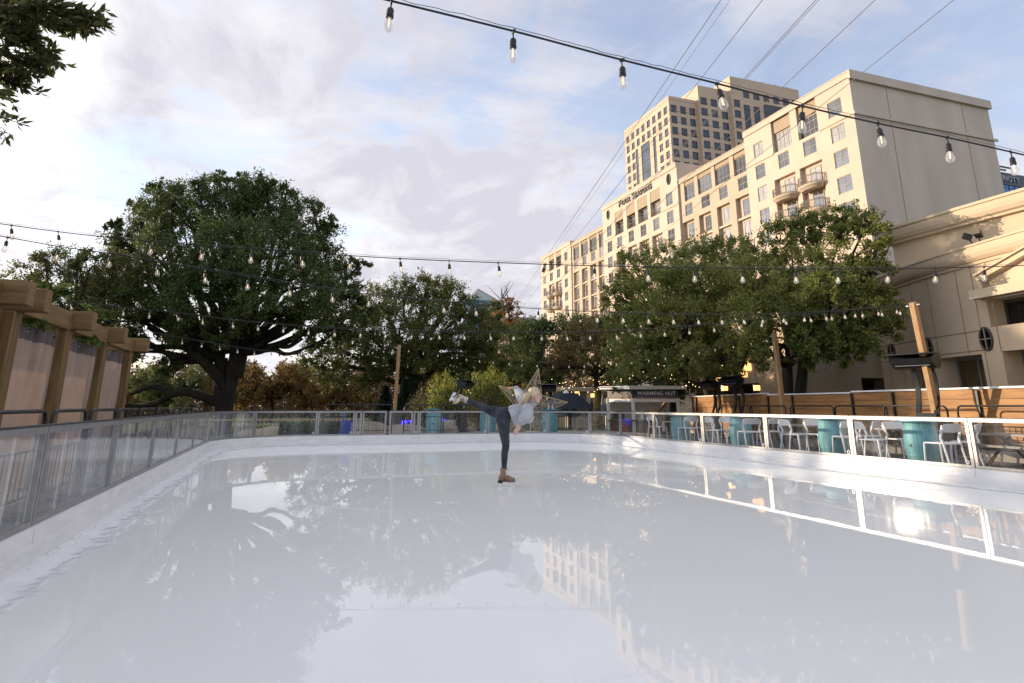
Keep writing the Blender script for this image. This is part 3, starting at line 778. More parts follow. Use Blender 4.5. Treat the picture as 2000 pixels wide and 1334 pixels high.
for (a, b, fl, pr) in balc:
    pth = bow(Y(a), Y(b), 1.25*pr+.1); z = Z(fl)
    s = MB(); ins = bow(Y(a), Y(b), 1.25*pr+.1, inset=.35)
    n = len(pth); vs = [(*p, z) for p in pth]+[(*p, z-.22) for p in pth]+[(*p, z-.62*min(1, pr+.2)) for p in ins]
    fs = [tuple(range(n))[::-1], tuple(range(2*n, 3*n))]
    for i in range(n-1): fs += [(i, i+1, n+i+1, n+i), (n+i, n+i+1, 2*n+i+1, 2*n+i)]
    fs += [(0, n, 2*n, 3*n-1, 2*n-1, n-1)]
    s.add(vs, fs); so_ = s.build('balcony', 'stucco_tan', hotel)
    iron(bow(Y(a), Y(b), 1.25*pr+.06, inset=.06), z+.002, 1.12).build('railing', 'railing_iron', so_)
for (a, b, fl) in rails:
    iron([(XH-.06, Y(a)+.06), (XH-.06, Y(b)-.06)], Z(fl), 1.05).build('railing', 'railing_iron', hotel)
# small roof plant rooms
rp = MB(); rp.box((XH+3, Y(110), Z(32.4)+.13), (XH+9, Y(118), Z(33.0))); rp.box((XH+4, Y(76), Z(35.0)+.13), (XH+12, Y(83), Z(35.0)+.6)); rp.build('roof_plant', 'frame_dark', hotel)
# letters
fm = axes((0, -1, 0), (0, 0, 1), (-1, 0, 0), (XH-.22, Y(83.35), Z(33.32)))
for word, sz, yy, wd in (('F', 1.75, 88.1, .8), ('OUR', 1.4, 86.1, 3.3), ('S', 1.75, 83.75, .9), ('EASONS', 1.4, 80.75, 5.9)):
    text_mesh(word, sz, .1, 'sign_lettering', 'letter_dark', axes((0, -1, 0), (0, 0, 1), (-1, 0, 0), (XH-.22, Y(yy), Z(33.3))), hotel, 1.12, .035, wd)
# ------------------------------------------------------------------ office tower behind
XT = 105.; YT = 1.4526*XT
tower = thing('office_tower', (XT+10, YT+12, -.2), 'tall sandstone office tower with stepped corners and dark square windows behind the hotel', 'tower')
ztA = EYE+math.tan(rad(26.94))*YT/math.cos(rad(34.54)); yB = YT-1.3; xB = yB*math.tan(rad(37.3)); ztB = EYE+math.tan(rad(27.44))*yB/math.cos(rad(37.45))
yC = yB-1.4; xC = yC*math.tan(rad(40.25)); ztC = EYE+math.tan(rad(27.81))*yC/math.cos(rad(40.29)); yL = XT/math.tan(rad(30.2))
U_, V_ = (0, 1, 0), (0, 0, 1)
cnt = 0; FH = 3.72; rest = MB()
def twin(O, U, N, u0, u1, v0, v1, pm):
    global cnt
    O, U, N = (np.array(q, float) for q in (O, U, N)); m = axes(U, V_, N, O-N*.28)
    cnt += 1
    mb = MB().box((u0+.03, v0+.03, .004), (u1-.03, v1-.03, .1), m)
    if cnt <= 100: mb.build('window', pm, tower)
    else: rest.add(mb.v, mb.f)
# left face
H = []; W = []
cw = (yL-YT)/8.3
for c in range(8):
    yc = YT+cw*(.62+c)
    for r in range(8):
        zt = ztA-3.0-r*FH
        if r >= 2 and c in (2, 3, 4, 5): continue
        W.append((yc-cw*.29, yc+cw*.29, zt-2.5, zt))
for (c0, c1) in ((1.85, 2.35), (2.95, 4.55), (5.1, 5.6)): W.append((YT+cw*(.62+c0), YT+cw*(.62+c1), ztA-3-9.5*FH, ztA-3-2*FH+.4))
zb = 40
wall((XT, 0, 0), U_, V_, N_, YT, yL, zb, ztA, [(*q, .3) for q in W], .3).build('wall', 'tower_stone', tower)
LW = W
# front faces
def face(x0, x1, y, zt, cols, rows, zoff, strips=(), skiprows=()):
    W = []
    pitch = (x1-x0)/cols
    for c in range(cols):
        for r in range(rows):
            if (c, r) in skiprows: continue
            xc = x0+pitch*(c+.5); z = zt-zoff-r*FH; W.append((xc-pitch*.31, xc+pitch*.31, z-2.55, z))
    W += list(strips)
    wall((0, y, 0), (1, 0, 0), V_, (0, -1, 0), x0, x1, zb, zt, [(*q, .3) for q in W], .3).build('wall', 'tower_stone', tower)
    return [((0, y, 0), (1, 0, 0), (0, -1, 0), *q) for q in W]
allW = []
allW += face(XT, xB, YT, ztA, 3, 6, 2.9)
allW += face(xB, xC, yB, ztB, 3, 7, ztB-ztA+2.9-FH)
p = (xC-xB)/3; xE = xC+p*7.2
sk = [(0, 0)]+[(c, r) for c in (1, 2) for r in range(2, 7)]+[(c, r) for c in (3, 4, 5, 6) for r in range(1, 7)]
st = [(xC+p*(1.15), xC+p*1.8, ztC-30, ztC-3.2-2*FH+1.3), (xC+p*2.15, xC+p*2.8, ztC-30, ztC-3.2-2*FH+1.3), (xC+p*3.2, xC+p*6.2, ztC-30, ztC-3.2-FH-.9)]
sk += [(c, 1) for c in (1, 2)]
allW += face(xC, xE, yC, ztC, 7, 7, ztC-ztA+2.9-2*FH-.6, st, sk)
for q in LW: twin((XT, 0, 0), U_, N_, *q, 'pane_tower_sunlit')
for q in allW: twin(*q, 'pane_tower')
if rest.v:
    o = rest.build('window', 'pane_tower', tower); o['kind'] = 'stuff'
tb = MB()
for (a, b, y, z) in ((XT, xB, YT, ztA), (xB, xC, yB, ztB), (xC, xE, yC, ztC)):
    tb.add([(a, y, z), (b, y, z), (b, yL, z), (a, yL, z)], [(0, 1, 2, 3)])
    tb.add([(a, y, zb), (a, y, z), (a, yL, z), (a, yL, zb)], [(0, 1, 2, 3)]) if a != XT else None
tb.build('roof', 'tower_stone', tower)
# stone course lines round the tower
cl = MB()
for r in range(9):
    z = ztA-1.2-r*FH
    cl.box((XT-.05, YT-.05, z), (XT-.002, yL, z+.09)); cl.box((XT, YT-.05, z), (xB-.06, YT-.002, z+.09)); cl.box((xB-.05, yB-.05, z), (xC-.06, yB-.002, z+.09)); cl.box((xC-.05, yC-.05, z), (xE, yC-.002, z+.09))
cl.build('course_joint', 'joint_line', tower)
ap = MB()
for i in range(4): ap.bar((xC+9+i*5.2, yC+1.5, ztC), (xC+9+i*5.2, yC+1.5, ztC+.9), .16); ap.ball((xC+9+i*5.2, yC+1.5, ztC+.9), .3, 8, 6)
ap.build('roof_light', 'frame_dark', tower)
# ------------------------------------------------------------------ blue glass hotel, far right, half hidden
bh = thing('glass_building', (131, 82, -.2), 'blue glass high-rise with pale letters on its grey top, far right', 'building')
ym = 76.; xm = ym*math.tan(rad(58.2)); 
zt = EYE+math.tan(rad(16.55))*ym/math.cos(rad(58.9))
b = MB(); b.box((xm, ym, -.5), (xm+26, ym+25, zt-2.5)); b.build('curtain_wall', 'blue_glass', bh)
b = MB(); b.box((xm-.1, ym-.15, zt-2.5+.002), (xm+26.1, ym+25, zt)); b.build('sign_band', 'slate', bh)
b = MB()
for i in range(17): b.box((xm+i*1.6, ym-.08, 5), (xm+i*1.6+.1, ym-.004, zt-2.51))
for i in range(18): b.box((xm, ym-.07, zt-3.1-i*1.9), (xm+26, ym-.006, zt-3.0-i*1.9))
b.build('mullions', 'slate', bh)
b = MB()
for k in range(6): b.box((xm+.5, ym+.3+k*1.1, zt+1.3+.01*k), (xm+7.5, ym+.5+k*1.1, zt+1.6+.01*k))
for xx in (xm+1, xm+7): b.box((xx, ym+.2, zt), (xx+.2, ym+.4, zt+1.3)); b.box((xx, ym+5, zt), (xx+.2, ym+5.2, zt+1.3))
b.build('roof_pergola', 'slate', bh)
text_mesh('MARRIOTT', 1.5, .08, 'sign_lettering', 'letter_steel', axes((1, 0, 0), (0, 0, 1), (0, -1, 0), (xm+3.75, ym-.26, zt-1.8)), bh, 1.12)
# ------------------------------------------------------------------ far glass pyramid tower
q = at(940, 590, 190); pt = thing('pyramid_tower', (q[0], q[1], -.2), 'distant tower capped by a pale green glass pyramid above the trees', 'tower')
zr = q[2]; hw = 4.4; tp = at(933, 563, 190)[2]
b = MB(); b.box((q[0]-hw, q[1]-hw, -.3), (q[0]+hw, q[1]+hw, zr)); b.build('shaft', 'blue_glass', pt)
b = MB(); b.add([(q[0]-hw+.3, q[1]-hw+.3, zr+.01), (q[0]+hw-.3, q[1]-hw+.3, zr+.01), (q[0]+hw-.3, q[1]+hw-.3, zr+.01), (q[0]-hw+.3, q[1]+hw-.3, zr+.01), (q[0]-1.1, q[1], tp)], [(0, 1, 4), (1, 2, 4), (2, 3, 4), (3, 0, 4)]); b.build('glass_cap', 'pyramid_glass', pt)
b = MB(); apx = Vector((q[0]-1.1, q[1], tp)); cs = [Vector((q[0]+sx*(hw-.3), q[1]+sy*(hw-.3), zr+.01)) for sx, sy in ((-1, -1), (1, -1), (1, 1), (-1, 1))]
for i in range(4):
    b.tube([cs[i], apx], .12, 4)
    for k in range(1, 6): b.tube([cs[i].lerp(apx, k/6), cs[(i+1) % 4].lerp(apx, k/6)], .07, 4); b.tube([cs[i].lerp(cs[(i+1) % 4], k/6), cs[i].lerp(apx, k/6) if k < 4 else apx], .06, 4)
b.build('glazing_bars', 'frame_tan', pt)
# pale low building between the trees
q = at(1015, 640, 120); fb = thing('far_building', (q[0], q[1], -.2), 'distant white building with a sloped grey roof seen between the trees', 'building')
b = MB(); b.box((q[0]-4, q[1], -.3), (q[0]+5, q[1]+8, q[2]+.2)); b.build('wall', 'hut_white', fb)
b = MB(); zt = q[2]+.21; b.add([(q[0]-4.4, q[1]-.4, zt), (q[0]+5.4, q[1]-.4, zt), (q[0]+5.4, q[1]+8.4, zt), (q[0]-4.4, q[1]+8.4, zt), (q[0]+4, q[1]+4, zt+2.4), (q[0]+.5, q[1]+4, zt+2.4)], [(0, 1, 4, 5), (1, 2, 4), (2, 3, 5, 4), (3, 0, 5), (3, 2, 1, 0)]); b.build('roof', 'umbrella_grey', fb)
b = MB()
for k in range(4): b.box((q[0]-3+k*2, q[1]-.05, q[2]-2.5), (q[0]-2+k*2, q[1]-.004, q[2]-1.0))
b.build('window', 'pane_tower', fb)
# ------------------------------------------------------------------ low building with the bowed bay
low = thing('banquet_hall', (19.5, 11, -.2), 'low tan stucco hall with a bowed bay, rolled cornices and oval windows, right edge', 'building')
BAY = [(19.35, 16.6), (19.0, 15.6), (18.55, 14.6), (18.12, 13.5), (17.8, 12.4), (17.53, 11.3), (17.3, 10.2), (17.12, 9.0), (17.0, 7.5), (16.95, 5.5), (16.95, 3.0)]
BAY = [tuple(p[:2]) for p in catmull([(x, y, 0) for x, y in BAY], 3)]
def bay_off(d):    # outward (toward the rink) by d
    r = []
    for i, p in enumerate(BAY):
        a = np.array(BAY[max(i-1, 0)]); b_ = np.array(BAY[min(i+1, len(BAY)-1)]); t = (b_-a)/np.linalg.norm(b_-a); r.append((p[0]+t[1]*d, p[1]-t[0]*d))
    return r
def bsweep(prof, i0=0, i1=None):
    mb = MB(); n = len(prof); pts = [bay_off(d)[i0:i1] for d, z in prof]; m = len(pts[0]); vs = []; fs = []
    for i in range(m):
        for k in range(n): vs.append((*pts[k][i], prof[k][1]))
    for i in range(m-1):
        for k in range(n): fs.append((i*n+k, (i+1)*n+k, (i+1)*n+(k+1) % n, i*n+(k+1) % n))
    fs += [tuple(range(n))[::-1], tuple((m-1)*n+k for k in range(n))]
    return mb.add(vs, fs)
sgn = -1 if bay_off(1)[10][0] > BAY[10][0] else 1
_bo = bay_off
def bay_off(d): return _bo(d*sgn)
S = [0]
for i in range(1, len(BAY)): S.append(S[-1]+math.dist(BAY[i], BAY[i-1]))
def bpt(s, d=0.):
    s = min(max(s, 0), S[-1]-1e-4); i = next(j for j in range(1, len(S)) if S[j] >= s); t = (s-S[i-1])/(S[i]-S[i-1]); o = bay_off(d)
    return np.array(o[i-1])*(1-t)+np.array(o[i])*t
def s_at(azd):
    best = min(range(0, 4000), key=lambda k: abs(math.degrees(math.atan2(*bpt(S[-1]*k/4000)))-azd)); return S[-1]*best/4000
def bay_wall(holes, z0, z1, d=0.):
    mb = MB(); us = sorted({round(u, 3) for u in list(np.linspace(0, S[-1], 46))+[h[0] for h in holes]+[h[1] for h in holes]}); vs_ = sorted({z0, z1}|{h[2] for h in holes}|{h[3] for h in holes})
    P = lambda s, z, dd=0: (*bpt(s, d-dd), z)
    for i in range(len(us)-1):
        for j in range(len(vs_)-1):
            cu, cv = (us[i]+us[i+1])/2, (vs_[j]+vs_[j+1])/2
            h = next((h for h in holes if h[0] < cu < h[1] and h[2] < cv < h[3]), None)
            if h is None: mb.add([P(us[i], vs_[j]), P(us[i+1], vs_[j]), P(us[i+1], vs_[j+1]), P(us[i], vs_[j+1])], [(0, 1, 2, 3)])
    for (a, b_, c, e, dp) in holes:
        for (p, q_) in (((a, c), (b_, c)), ((b_, c), (b_, e)), ((b_, e), (a, e)), ((a, e), (a, c))):
            mb.add([P(*p), P(*q_), P(*q_, dp), P(*p, dp)], [(0, 1, 2, 3)])
    return mb
sd0, sd1, sd2 = s_at(53.0), s_at(55.75), s_at(56.95); sw = s_at(56.6)
HB = [(s_at(51.0), s_at(52.2), -.4, 2.5, .5), (sd0, sd1, -.4, 2.6, .6), (sd2, sd2+2.6, -.4, 2.62, .6), (sw, sw+3.2, 3.27, 4.0, .55)]
bay_wall(HB, -.4, 5.1).build('wall', 'stucco_low', low)
for k, (a, b_, c, e, dp) in enumerate(HB):
    w_ = MB(); g = MB(); p, q_ = bpt(a, -dp), bpt(b_, -dp); t = (q_-p)/np.linalg.norm(q_-p); n_ = np.array((t[1], -t[0]))*(1 if sgn == 1 else 1)
    L = np.linalg.norm(q_-p); m = axes((t[0], t[1], 0), (0, 0, 1), (n_[0], n_[1], 0), (p[0], p[1], 0))
    w_.box((0, c, -.06), (.07, e, .06), m); w_.box((L-.07, c, -.06), (L, e, .06), m); w_.box((.07, e-.09, -.06), (L-.07, e, .06), m); w_.box((L/2-.03, c, -.05), (L/2+.03, e-.09, .05), m)
    f = w_.build('window' if k == 3 else 'door', 'frame_dark' if k == 3 else 'heater_grey', low)
    g.box((.07, c, -.02), (L-.07, e-.09, .02), m); g.build('pane', 'drape_gold' if k == 1 else 'pane_dark', f)
    # what stands behind the glass
roll = lambda z0, z1, d: [(d*.0-.05, z0), (.06, z0), (.07, z0+.07), (.13, z0+.09), (.20, z0+.16), (.25, z0+.26), (.27, z0+.36), (.27, z1-.06), (.31, z1-.05), (.31, z1), (-.3, z1)]
bsweep(roll(5.0, 5.5, .25)).build('cornice', 'stucco_low', low)
# roof of the bay and the straight parapet behind it
pm_ = MB(); pm_.box((18.6, -6, 5.2), (30, 14.9, 6.45)); pm_.build('parapet', 'stucco_low', low)
pc = MB()
prof = [(18.6, 6.40), (18.45, 6.40), (18.44, 6.46), (18.36, 6.5), (18.30, 6.6), (18.27, 6.72), (18.27, 6.83), (18.22, 6.84), (18.22, 6.92), (19.2, 6.92), (19.2, 6.46)]
n = len(prof); vs = [(x, -6, z) for x, z in prof]+[(x, 15.15, z) for x, z in prof]
pc.add(vs, [tuple(range(n)), tuple(range(n, 2*n))[::-1]]+[(i, n+i, n+(i+1) % n, (i+1) % n) for i in range(n)]); pc.build('cornice', 'stucco_low', low)
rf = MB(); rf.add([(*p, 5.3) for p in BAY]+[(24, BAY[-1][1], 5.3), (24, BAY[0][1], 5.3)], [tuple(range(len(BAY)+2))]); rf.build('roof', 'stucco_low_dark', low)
# joints scored in the plaster (thin dark beads)
jn = MB()
for azd in (49.9, 50.75, 52.0, 53.15, 55.0, 55.95, 56.9):
    s_ = s_at(azd); 
    z0_ = 2.62 if any(h[0]-.05 < s_ < h[1]+.05 for h in HB[:3]) else -.3
    p = bpt(s_, .002); q_ = bpt(s_+.028, .006); jn.add([(*p, z0_), (*q_, z0_), (*q_, 4.99), (*p, 4.99)], [(0, 1, 2, 3)])
for z_ in (3.2, 2.68):
    vs = []; ss = np.linspace(.1, sw-.05, 50)
    for s_ in ss: vs += [(*bpt(s_, .004), z_), (*bpt(s_, .006), z_+.03)]
    jn.add(vs, [(2*i, 2*i+2, 2*i+3, 2*i+1) for i in range(len(ss)-1)])
jn.build('plaster_joints', 'joint_line', low)
for azd, ez in ((56.21, 4.79), (52.64, 4.31), (50.21, 4.03)):
    s_ = s_at(azd); p = bpt(s_, .01); t = bpt(s_+.05)-bpt(s_-.05); t /= np.linalg.norm(t); n_ = np.array((t[1], -t[0])); 
    n_ = n_*(1 if n_[0] < 0 else -1)
    z_ = EYE+math.tan(rad(ez))*np.linalg.norm(p)
    ring = [(p[0]+n_[0]*.015+t[0]*.19*math.cos(k*pi/12), p[1]+n_[1]*.015+t[1]*.19*math.cos(k*pi/12), z_+.30*math.sin(k*pi/12)) for k in range(25)]
    o = MB().tube(ring, .028, 6, cap=False).build('oval_window', 'frame_dark', low)
    g = MB(); g.add(ring[:-1], [tuple(range(24))]); g.build('pane', 'pane_dark', o)
    br = MB(); c = np.array((p[0]+n_[0]*.03, p[1]+n_[1]*.03)); br.bar((*c, z_-.29), (*c, z_+.29), .025); br.bar((*(c-t*.18), z_), (*(c+t*.18), z_), .025); br.build('glazing_bar', 'stucco_low_dark', o)
# gabled portal
g = MB(); s0 = s_at(56.5); A, B = bpt(s0, .02), bpt(s0+3.8, .02); t = (B-A)/np.linalg.norm(B-A); n_ = np.array((t[1], -t[0])); n_ = n_*(1 if n_[0] < 0 else -1)
m = axes((t[0], t[1], 0), (0, 0, 1), (n_[0], n_[1], 0), (A[0], A[1], 0))
g.box((-.1, 4.02, 0.0), (3.7, 4.26, .34), m); g.build('lintel', 'stucco_low', low)
g = MB()
for (p, q_) in (((.1, 4.55), (1.85, 5.05)), ((1.85, 5.05), (3.6, 4.55))):
    g.bar(m @ Vector((p[0], p[1], .1)), m @ Vector((q_[0], q_[1], .1)), .28, .13); g.bar(m @ Vector((p[0], p[1]+.1, .14)), m @ Vector((q_[0], q_[1]+.1, .14)), .34, .05)
g.box((.06, 4.262, .0), (.16, 4.5, .16), m); g.build('gable_moulding', 'stucco_low', low)
# wings behind the bay; shade is put into the darker stucco of two walls
wg = MB()
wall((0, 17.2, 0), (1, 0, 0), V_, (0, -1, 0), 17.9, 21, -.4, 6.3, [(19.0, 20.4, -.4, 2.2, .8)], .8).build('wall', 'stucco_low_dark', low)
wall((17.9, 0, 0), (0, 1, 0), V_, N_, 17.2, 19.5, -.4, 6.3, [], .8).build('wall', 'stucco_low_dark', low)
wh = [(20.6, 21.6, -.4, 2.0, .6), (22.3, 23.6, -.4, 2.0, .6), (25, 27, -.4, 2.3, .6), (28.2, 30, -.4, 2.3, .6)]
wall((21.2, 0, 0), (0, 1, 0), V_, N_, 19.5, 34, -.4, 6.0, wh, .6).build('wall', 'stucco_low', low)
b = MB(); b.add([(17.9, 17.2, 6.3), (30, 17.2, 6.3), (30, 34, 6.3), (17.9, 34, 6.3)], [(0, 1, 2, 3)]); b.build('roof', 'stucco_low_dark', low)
for (a, b_, c, e, dp) in wh:
    x = 21.2+dp-.05; f = MB(); f.box((x-.06, a+.03, c+.05), (x, a+.12, e-.03)); f.box((x-.06, b_-.12, c+.05), (x, b_-.03, e-.03)); f.box((x-.06, a+.12, e-.12), (x, b_-.12, e-.03)); fo = f.build('door', 'frame_dark', low)
    f = MB(); f.box((x-.03, a+.12, c+.05), (x-.01, b_-.12, e-.12)); f.build('pane', 'pane_dark', fo)
f = MB(); f.box((19.05, 17.9, -.35), (20.35, 17.95, 2.15)); f.build('door', 'pane_dark', low)
for (yy, zz) in ((22.0, 2.9),):
    ring = [(21.17, yy+.2*math.cos(k*pi/12), zz+.32*math.sin(k*pi/12)) for k in range(25)]; o = MB().tube(ring, .03, 6, cap=False).build('oval_window', 'frame_dark', low); g = MB(); g.add(ring[:-1], [tuple(range(24))]); g.build('pane', 'pane_dark', o)
# lit lobby window in the wing
f = MB(); f.box((21.14, 25.4, 2.9), (21.19, 26.2, 3.5)); f.build('lit_window', 'lantern_glow', low)
# twin floodlights on the bay cornice
for azd, lab in ((49.9, 'pair of small black floodlights on the cornice beside the oak crown'), (56.9, 'pair of small black floodlights on the cornice at the right edge')):
    s_ = s_at(azd); p = bpt(s_, .12); fl = thing('floodlight', (p[0], p[1], 5.5), lab, 'floodlight', 'floodlights on the low hall')
    b = MB(); b.cbox((p[0]-.05, p[1]-.16, 5.502), (p[0]+.05, p[1]+.16, 5.55), .01); b.bar((p[0], p[1]-.1, 5.54), (p[0]-.04, p[1]-.12, 5.66), .03); b.bar((p[0], p[1]+.1, 5.54), (p[0]-.04, p[1]+.14, 5.66), .03); b.build('bracket', 'lamp_black', fl)
    for sgn_, yaw in ((-1, .3), (1, -.9)):
        mm = Matrix.Translation((p[0]-.06, p[1]+sgn_*.14, 5.74)) @ Matrix.Rotation(yaw, 4, 'Z') @ Matrix.Rotation(.45, 4, 'Y')
        h = MB().cbox((-.14, -.09, -.08), (.08, .09, .08), .02, mm).build('lamp_head', 'lamp_black', fl)
        MB().box((-.15, -.075, -.065), (-.142, .075, .065), mm).build('lens', 'lamp_lens', h)
# ------------------------------------------------------------------ trees
def leaf_mesh(name, C, D, L, m, aspect=.5, droop=0.):
    """one small pointed blade per position C, pointing along D"""
    n = len(C); D = D/np.maximum(1e-6, np.linalg.norm(D, axis=1))[:, None]
    r = RNG.normal(size=(n, 3)); S = np.cross(D, r); S /= np.maximum(1e-6, np.linalg.norm(S, axis=1))[:, None]
    L = L*RNG.uniform(.65, 1.3, n)[:, None]
    W = L*aspect*.5; Nn = np.cross(D, S)
    v = np.empty((n, 4, 3)); v[:, 0] = C; v[:, 1] = C+D*L*.5+S*W+Nn*L*.06; v[:, 2] = C+D*L; v[:, 3] = C+D*L*.5-S*W+Nn*L*.06
    me = bpy.data.meshes.new(name); me.vertices.add(n*4); me.vertices.foreach_set('co', v.reshape(-1).astype(np.float32))
    me.loops.add(n*4); me.loops.foreach_set('vertex_index', np.arange(n*4, dtype=np.int32))
    me.polygons.add(n); me.polygons.foreach_set('loop_start', np.arange(0, n*4, 4, dtype=np.int32)); me.polygons.foreach_set('loop_total', np.full(n, 4, np.int32))
    me.update(calc_edges=True); me.materials.append(MATS[m]); return me
def mesh_part(name, me, parent):
    me.transform(Matrix.Translation(-Vector(parent.location))); o = bpy.data.objects.new(name, me); COL.objects.link(o); o.parent = parent; return o
def crown_points(lobes, per, spread=.17, shell=.5, flat=.8, n_cl=38, hang=0.):
    """tufts of leaves near the skin of each lobe; lobes=[(centre, radius)]"""
    C = []; D = []; centres = []
    for c, r in lobes:
        k = max(8, int(1.7*n_cl*min(3., (r/1.6)**1.6)))
        u = RNG.normal(size=(k, 3)); u /= np.linalg.norm(u, axis=1)[:, None]
        rr = r*(shell+(1.06-shell)*RNG.uniform(0, 1, k)**.6)
        cc = c+u*rr[:, None]*np.array((1, 1, flat)); 
        centres += list(cc)
        for i in range(k):
            out_ = u[i]+RNG.normal(size=3)*.45+np.array((0, 0, .15-hang)); out_ /= np.linalg.norm(out_)
            m_ = int(.72*per*RNG.uniform(.5, 1.5)); sr = 1.15*spread*min(r, 2.4)*RNG.uniform(.6, 1.4)
            # three or four twigs per tuft
            for _ in range(4):
                tw = out_+RNG.normal(size=3)*.7; tw /= np.linalg.norm(tw)
                t = RNG.uniform(-.5, 1.55, m_//4)
                C.append(cc[i]+tw*(t*sr*1.5)[:, None]+RNG.normal(size=(m_//4, 3))*sr*.34); D.append(tw+RNG.normal(size=(m_//4, 3))*.9)
    return np.concatenate(C), np.concatenate(D), centres
def limb(mb, a, b, r0, r1, bend=.12, n=7, seg=7):
    a = np.array(a, float); b = np.array(b, float); L = np.linalg.norm(b-a); k1 = a+(b-a)*.35+RNG.normal(size=3)*L*bend; k2 = a+(b-a)*.7+RNG.normal(size=3)*L*bend
    pts = catmull([a, k1, k2, b], 4); mb.tube(pts, [r0+(r1-r0)*(i/(len(pts)-1)) for i in range(len(pts))], seg); return pts
def tree(name, base, fork, lobes, m, label, r0=.3, per=90, leaf_l=.13, bark='bark', limbs=(), nl=22, spread=.17, shell=.5, group='trees round the rink', aspect=.5, n_cl=38, flat=.8, hang=0., cat='tree', forks=None):
    t = thing(name, tuple(base), label, cat, group)
    C, D, cen = crown_points(lobes, per, spread, shell, flat, n_cl, hang)
    mesh_part('crown', leaf_mesh('crown', C, D, leaf_l, m, aspect), t)
    tb = MB(); base = np.array(base, float); forks = forks or [fork]
    for fk in forks:
        fk = np.array(fk, float); mid = base*.5+fk*.5+RNG.normal(size=3)*.08
        tb.tube(catmull([base-np.array((0, 0, .1)), base*.85+mid*.15, mid, fk], 4), [r0*1.45, r0*1.2, r0*1.1, r0*1.02, r0, r0*.97, r0*.95, r0*.93, r0*.92, r0*.9, r0*.88, r0*.86, r0*.85][:13], 10)
    sel = [cen[i] for i in RNG.choice(len(cen), min(nl, len(cen)), replace=False)]
    for c, r in lobes:
        fk = np.array(min(forks, key=lambda q: np.linalg.norm(np.array(q)-c)), float)
        pts = limb(tb, fk, c, r0*.5, r0*.12, .07)
        for _ in range(5):
            u = RNG.normal(size=3); u /= np.linalg.norm(u); limb(tb, pts[random.randint(len(pts)//2, len(pts)-1)], c+u*r*.85, r0*.13, .012, .1, seg=5)
    for lm in limbs:
        pts, ra, rb = lm; pp = catmull(pts, 5); tb.tube(pp, [ra+(rb-ra)*i/(len(pp)-1) for i in range(len(pp))], 8)
    tb.build('trunk', bark, t, smooth=True)
    return t
def lob(px, py, rpx, d, dd=0.):
    """lobe seen at a photo point, at range d+dd"""
    return (at(px, py, d+dd), rpx*(d+dd)/F_PX)
def ground_at(px, d, z=-.2):
    p = at(px, 790, d); p[2] = z; return p
# the great live oak, left
d = 33
L = [lob(*q) for q in [(440, 400, 62, d, 0), (375, 415, 62, d, 2), (520, 405, 58, d, 1), (310, 425, 45, d, -1), (590, 445, 58, d, 0), (280, 475, 55, d, 1), (330, 500, 60, d, -3), (430, 490, 75, d, -4), (540, 490, 70, d, -3), (635, 505, 48, d, 1), (470, 450, 60, d, 3), (655, 555, 44, d, 0), (600, 560, 62, d, -3), (500, 570, 62, d, -4), (390, 575, 65, d, -4), (300, 570, 55, d, -2), (250, 530, 42, d, 0), (660, 610, 46, d, 0), (610, 625, 40, d, -2), (360, 640, 38, d, -2), (440, 645, 36, d, -3), (290, 640, 42, d, 0), (545, 620, 30, d, -2), (260, 600, 36, d, 1), (480, 380, 40, d, 0), (330, 385, 36, d, 0), (640, 660, 28, d, 0), (330, 715, 26, d, 0), (225, 445, 17, d, 0), (470, 350, 16, d, 1), (560, 375, 18, d, 0), (640, 440, 20, d, 0), (700, 520, 18, d, 0), (690, 575, 24, d, 0), (245, 475, 24, d, 0), (385, 352, 16, d, 0), (300, 372, 15, d, 1), (225, 505, 22, d, 0), (205, 560, 26, d, 0), (712, 605, 16, d, 0), (520, 352, 14, d, 0), (430, 345, 14, d, 2), (265, 405, 16, d, 0), (610, 400, 16, d, 1), (205, 610, 34, d, 0), (170, 585, 30, d, 1), (225, 650, 32, d, 1), (190, 545, 26, d, 2), (250, 690, 24, d, 1), (690, 640, 26, d, 0), (140, 620, 30, d, 2)]]
p_ = lambda x, y, dd=0: at(x, y, d+dd)
base = ground_at(440, d)
tree('live_oak', base, p_(455, 700), L, 'leaf_oak', 'great spreading dark live oak behind the left corner of the rink', r0=.40, per=170, leaf_l=.13, spread=.15, shell=.35, n_cl=40,
     forks=[p_(432, 700), p_(462, 690)], limbs=[
    ([p_(440, 760), p_(425, 735, -.5), p_(380, 690, -1), p_(330, 660, -1), p_(290, 640)], .36, .1),
    ([p_(462, 735), p_(472, 690), p_(478, 630), p_(490, 560), p_(510, 500)], .36, .12),
    ([p_(470, 700), p_(478, 690), p_(510, 686, -.5), p_(535, 675, -.5), p_(563, 677, -.5), p_(590, 661, 0)], .2, .09),
    ([p_(430, 790), p_(405, 778, -.5), p_(360, 765, -1), p_(335, 770, -1), p_(300, 755, -1), p_(255, 770)], .26, .1),
    ([p_(335, 770, -1), p_(310, 785, -.5), p_(270, 793), p_(240, 790)], .2, .1),
    ([p_(345, 700, -1), p_(300, 680), p_(250, 690)], .12, .04),
    ([p_(445, 690), p_(440, 620), p_(420, 550), p_(400, 480)], .3, .08)])
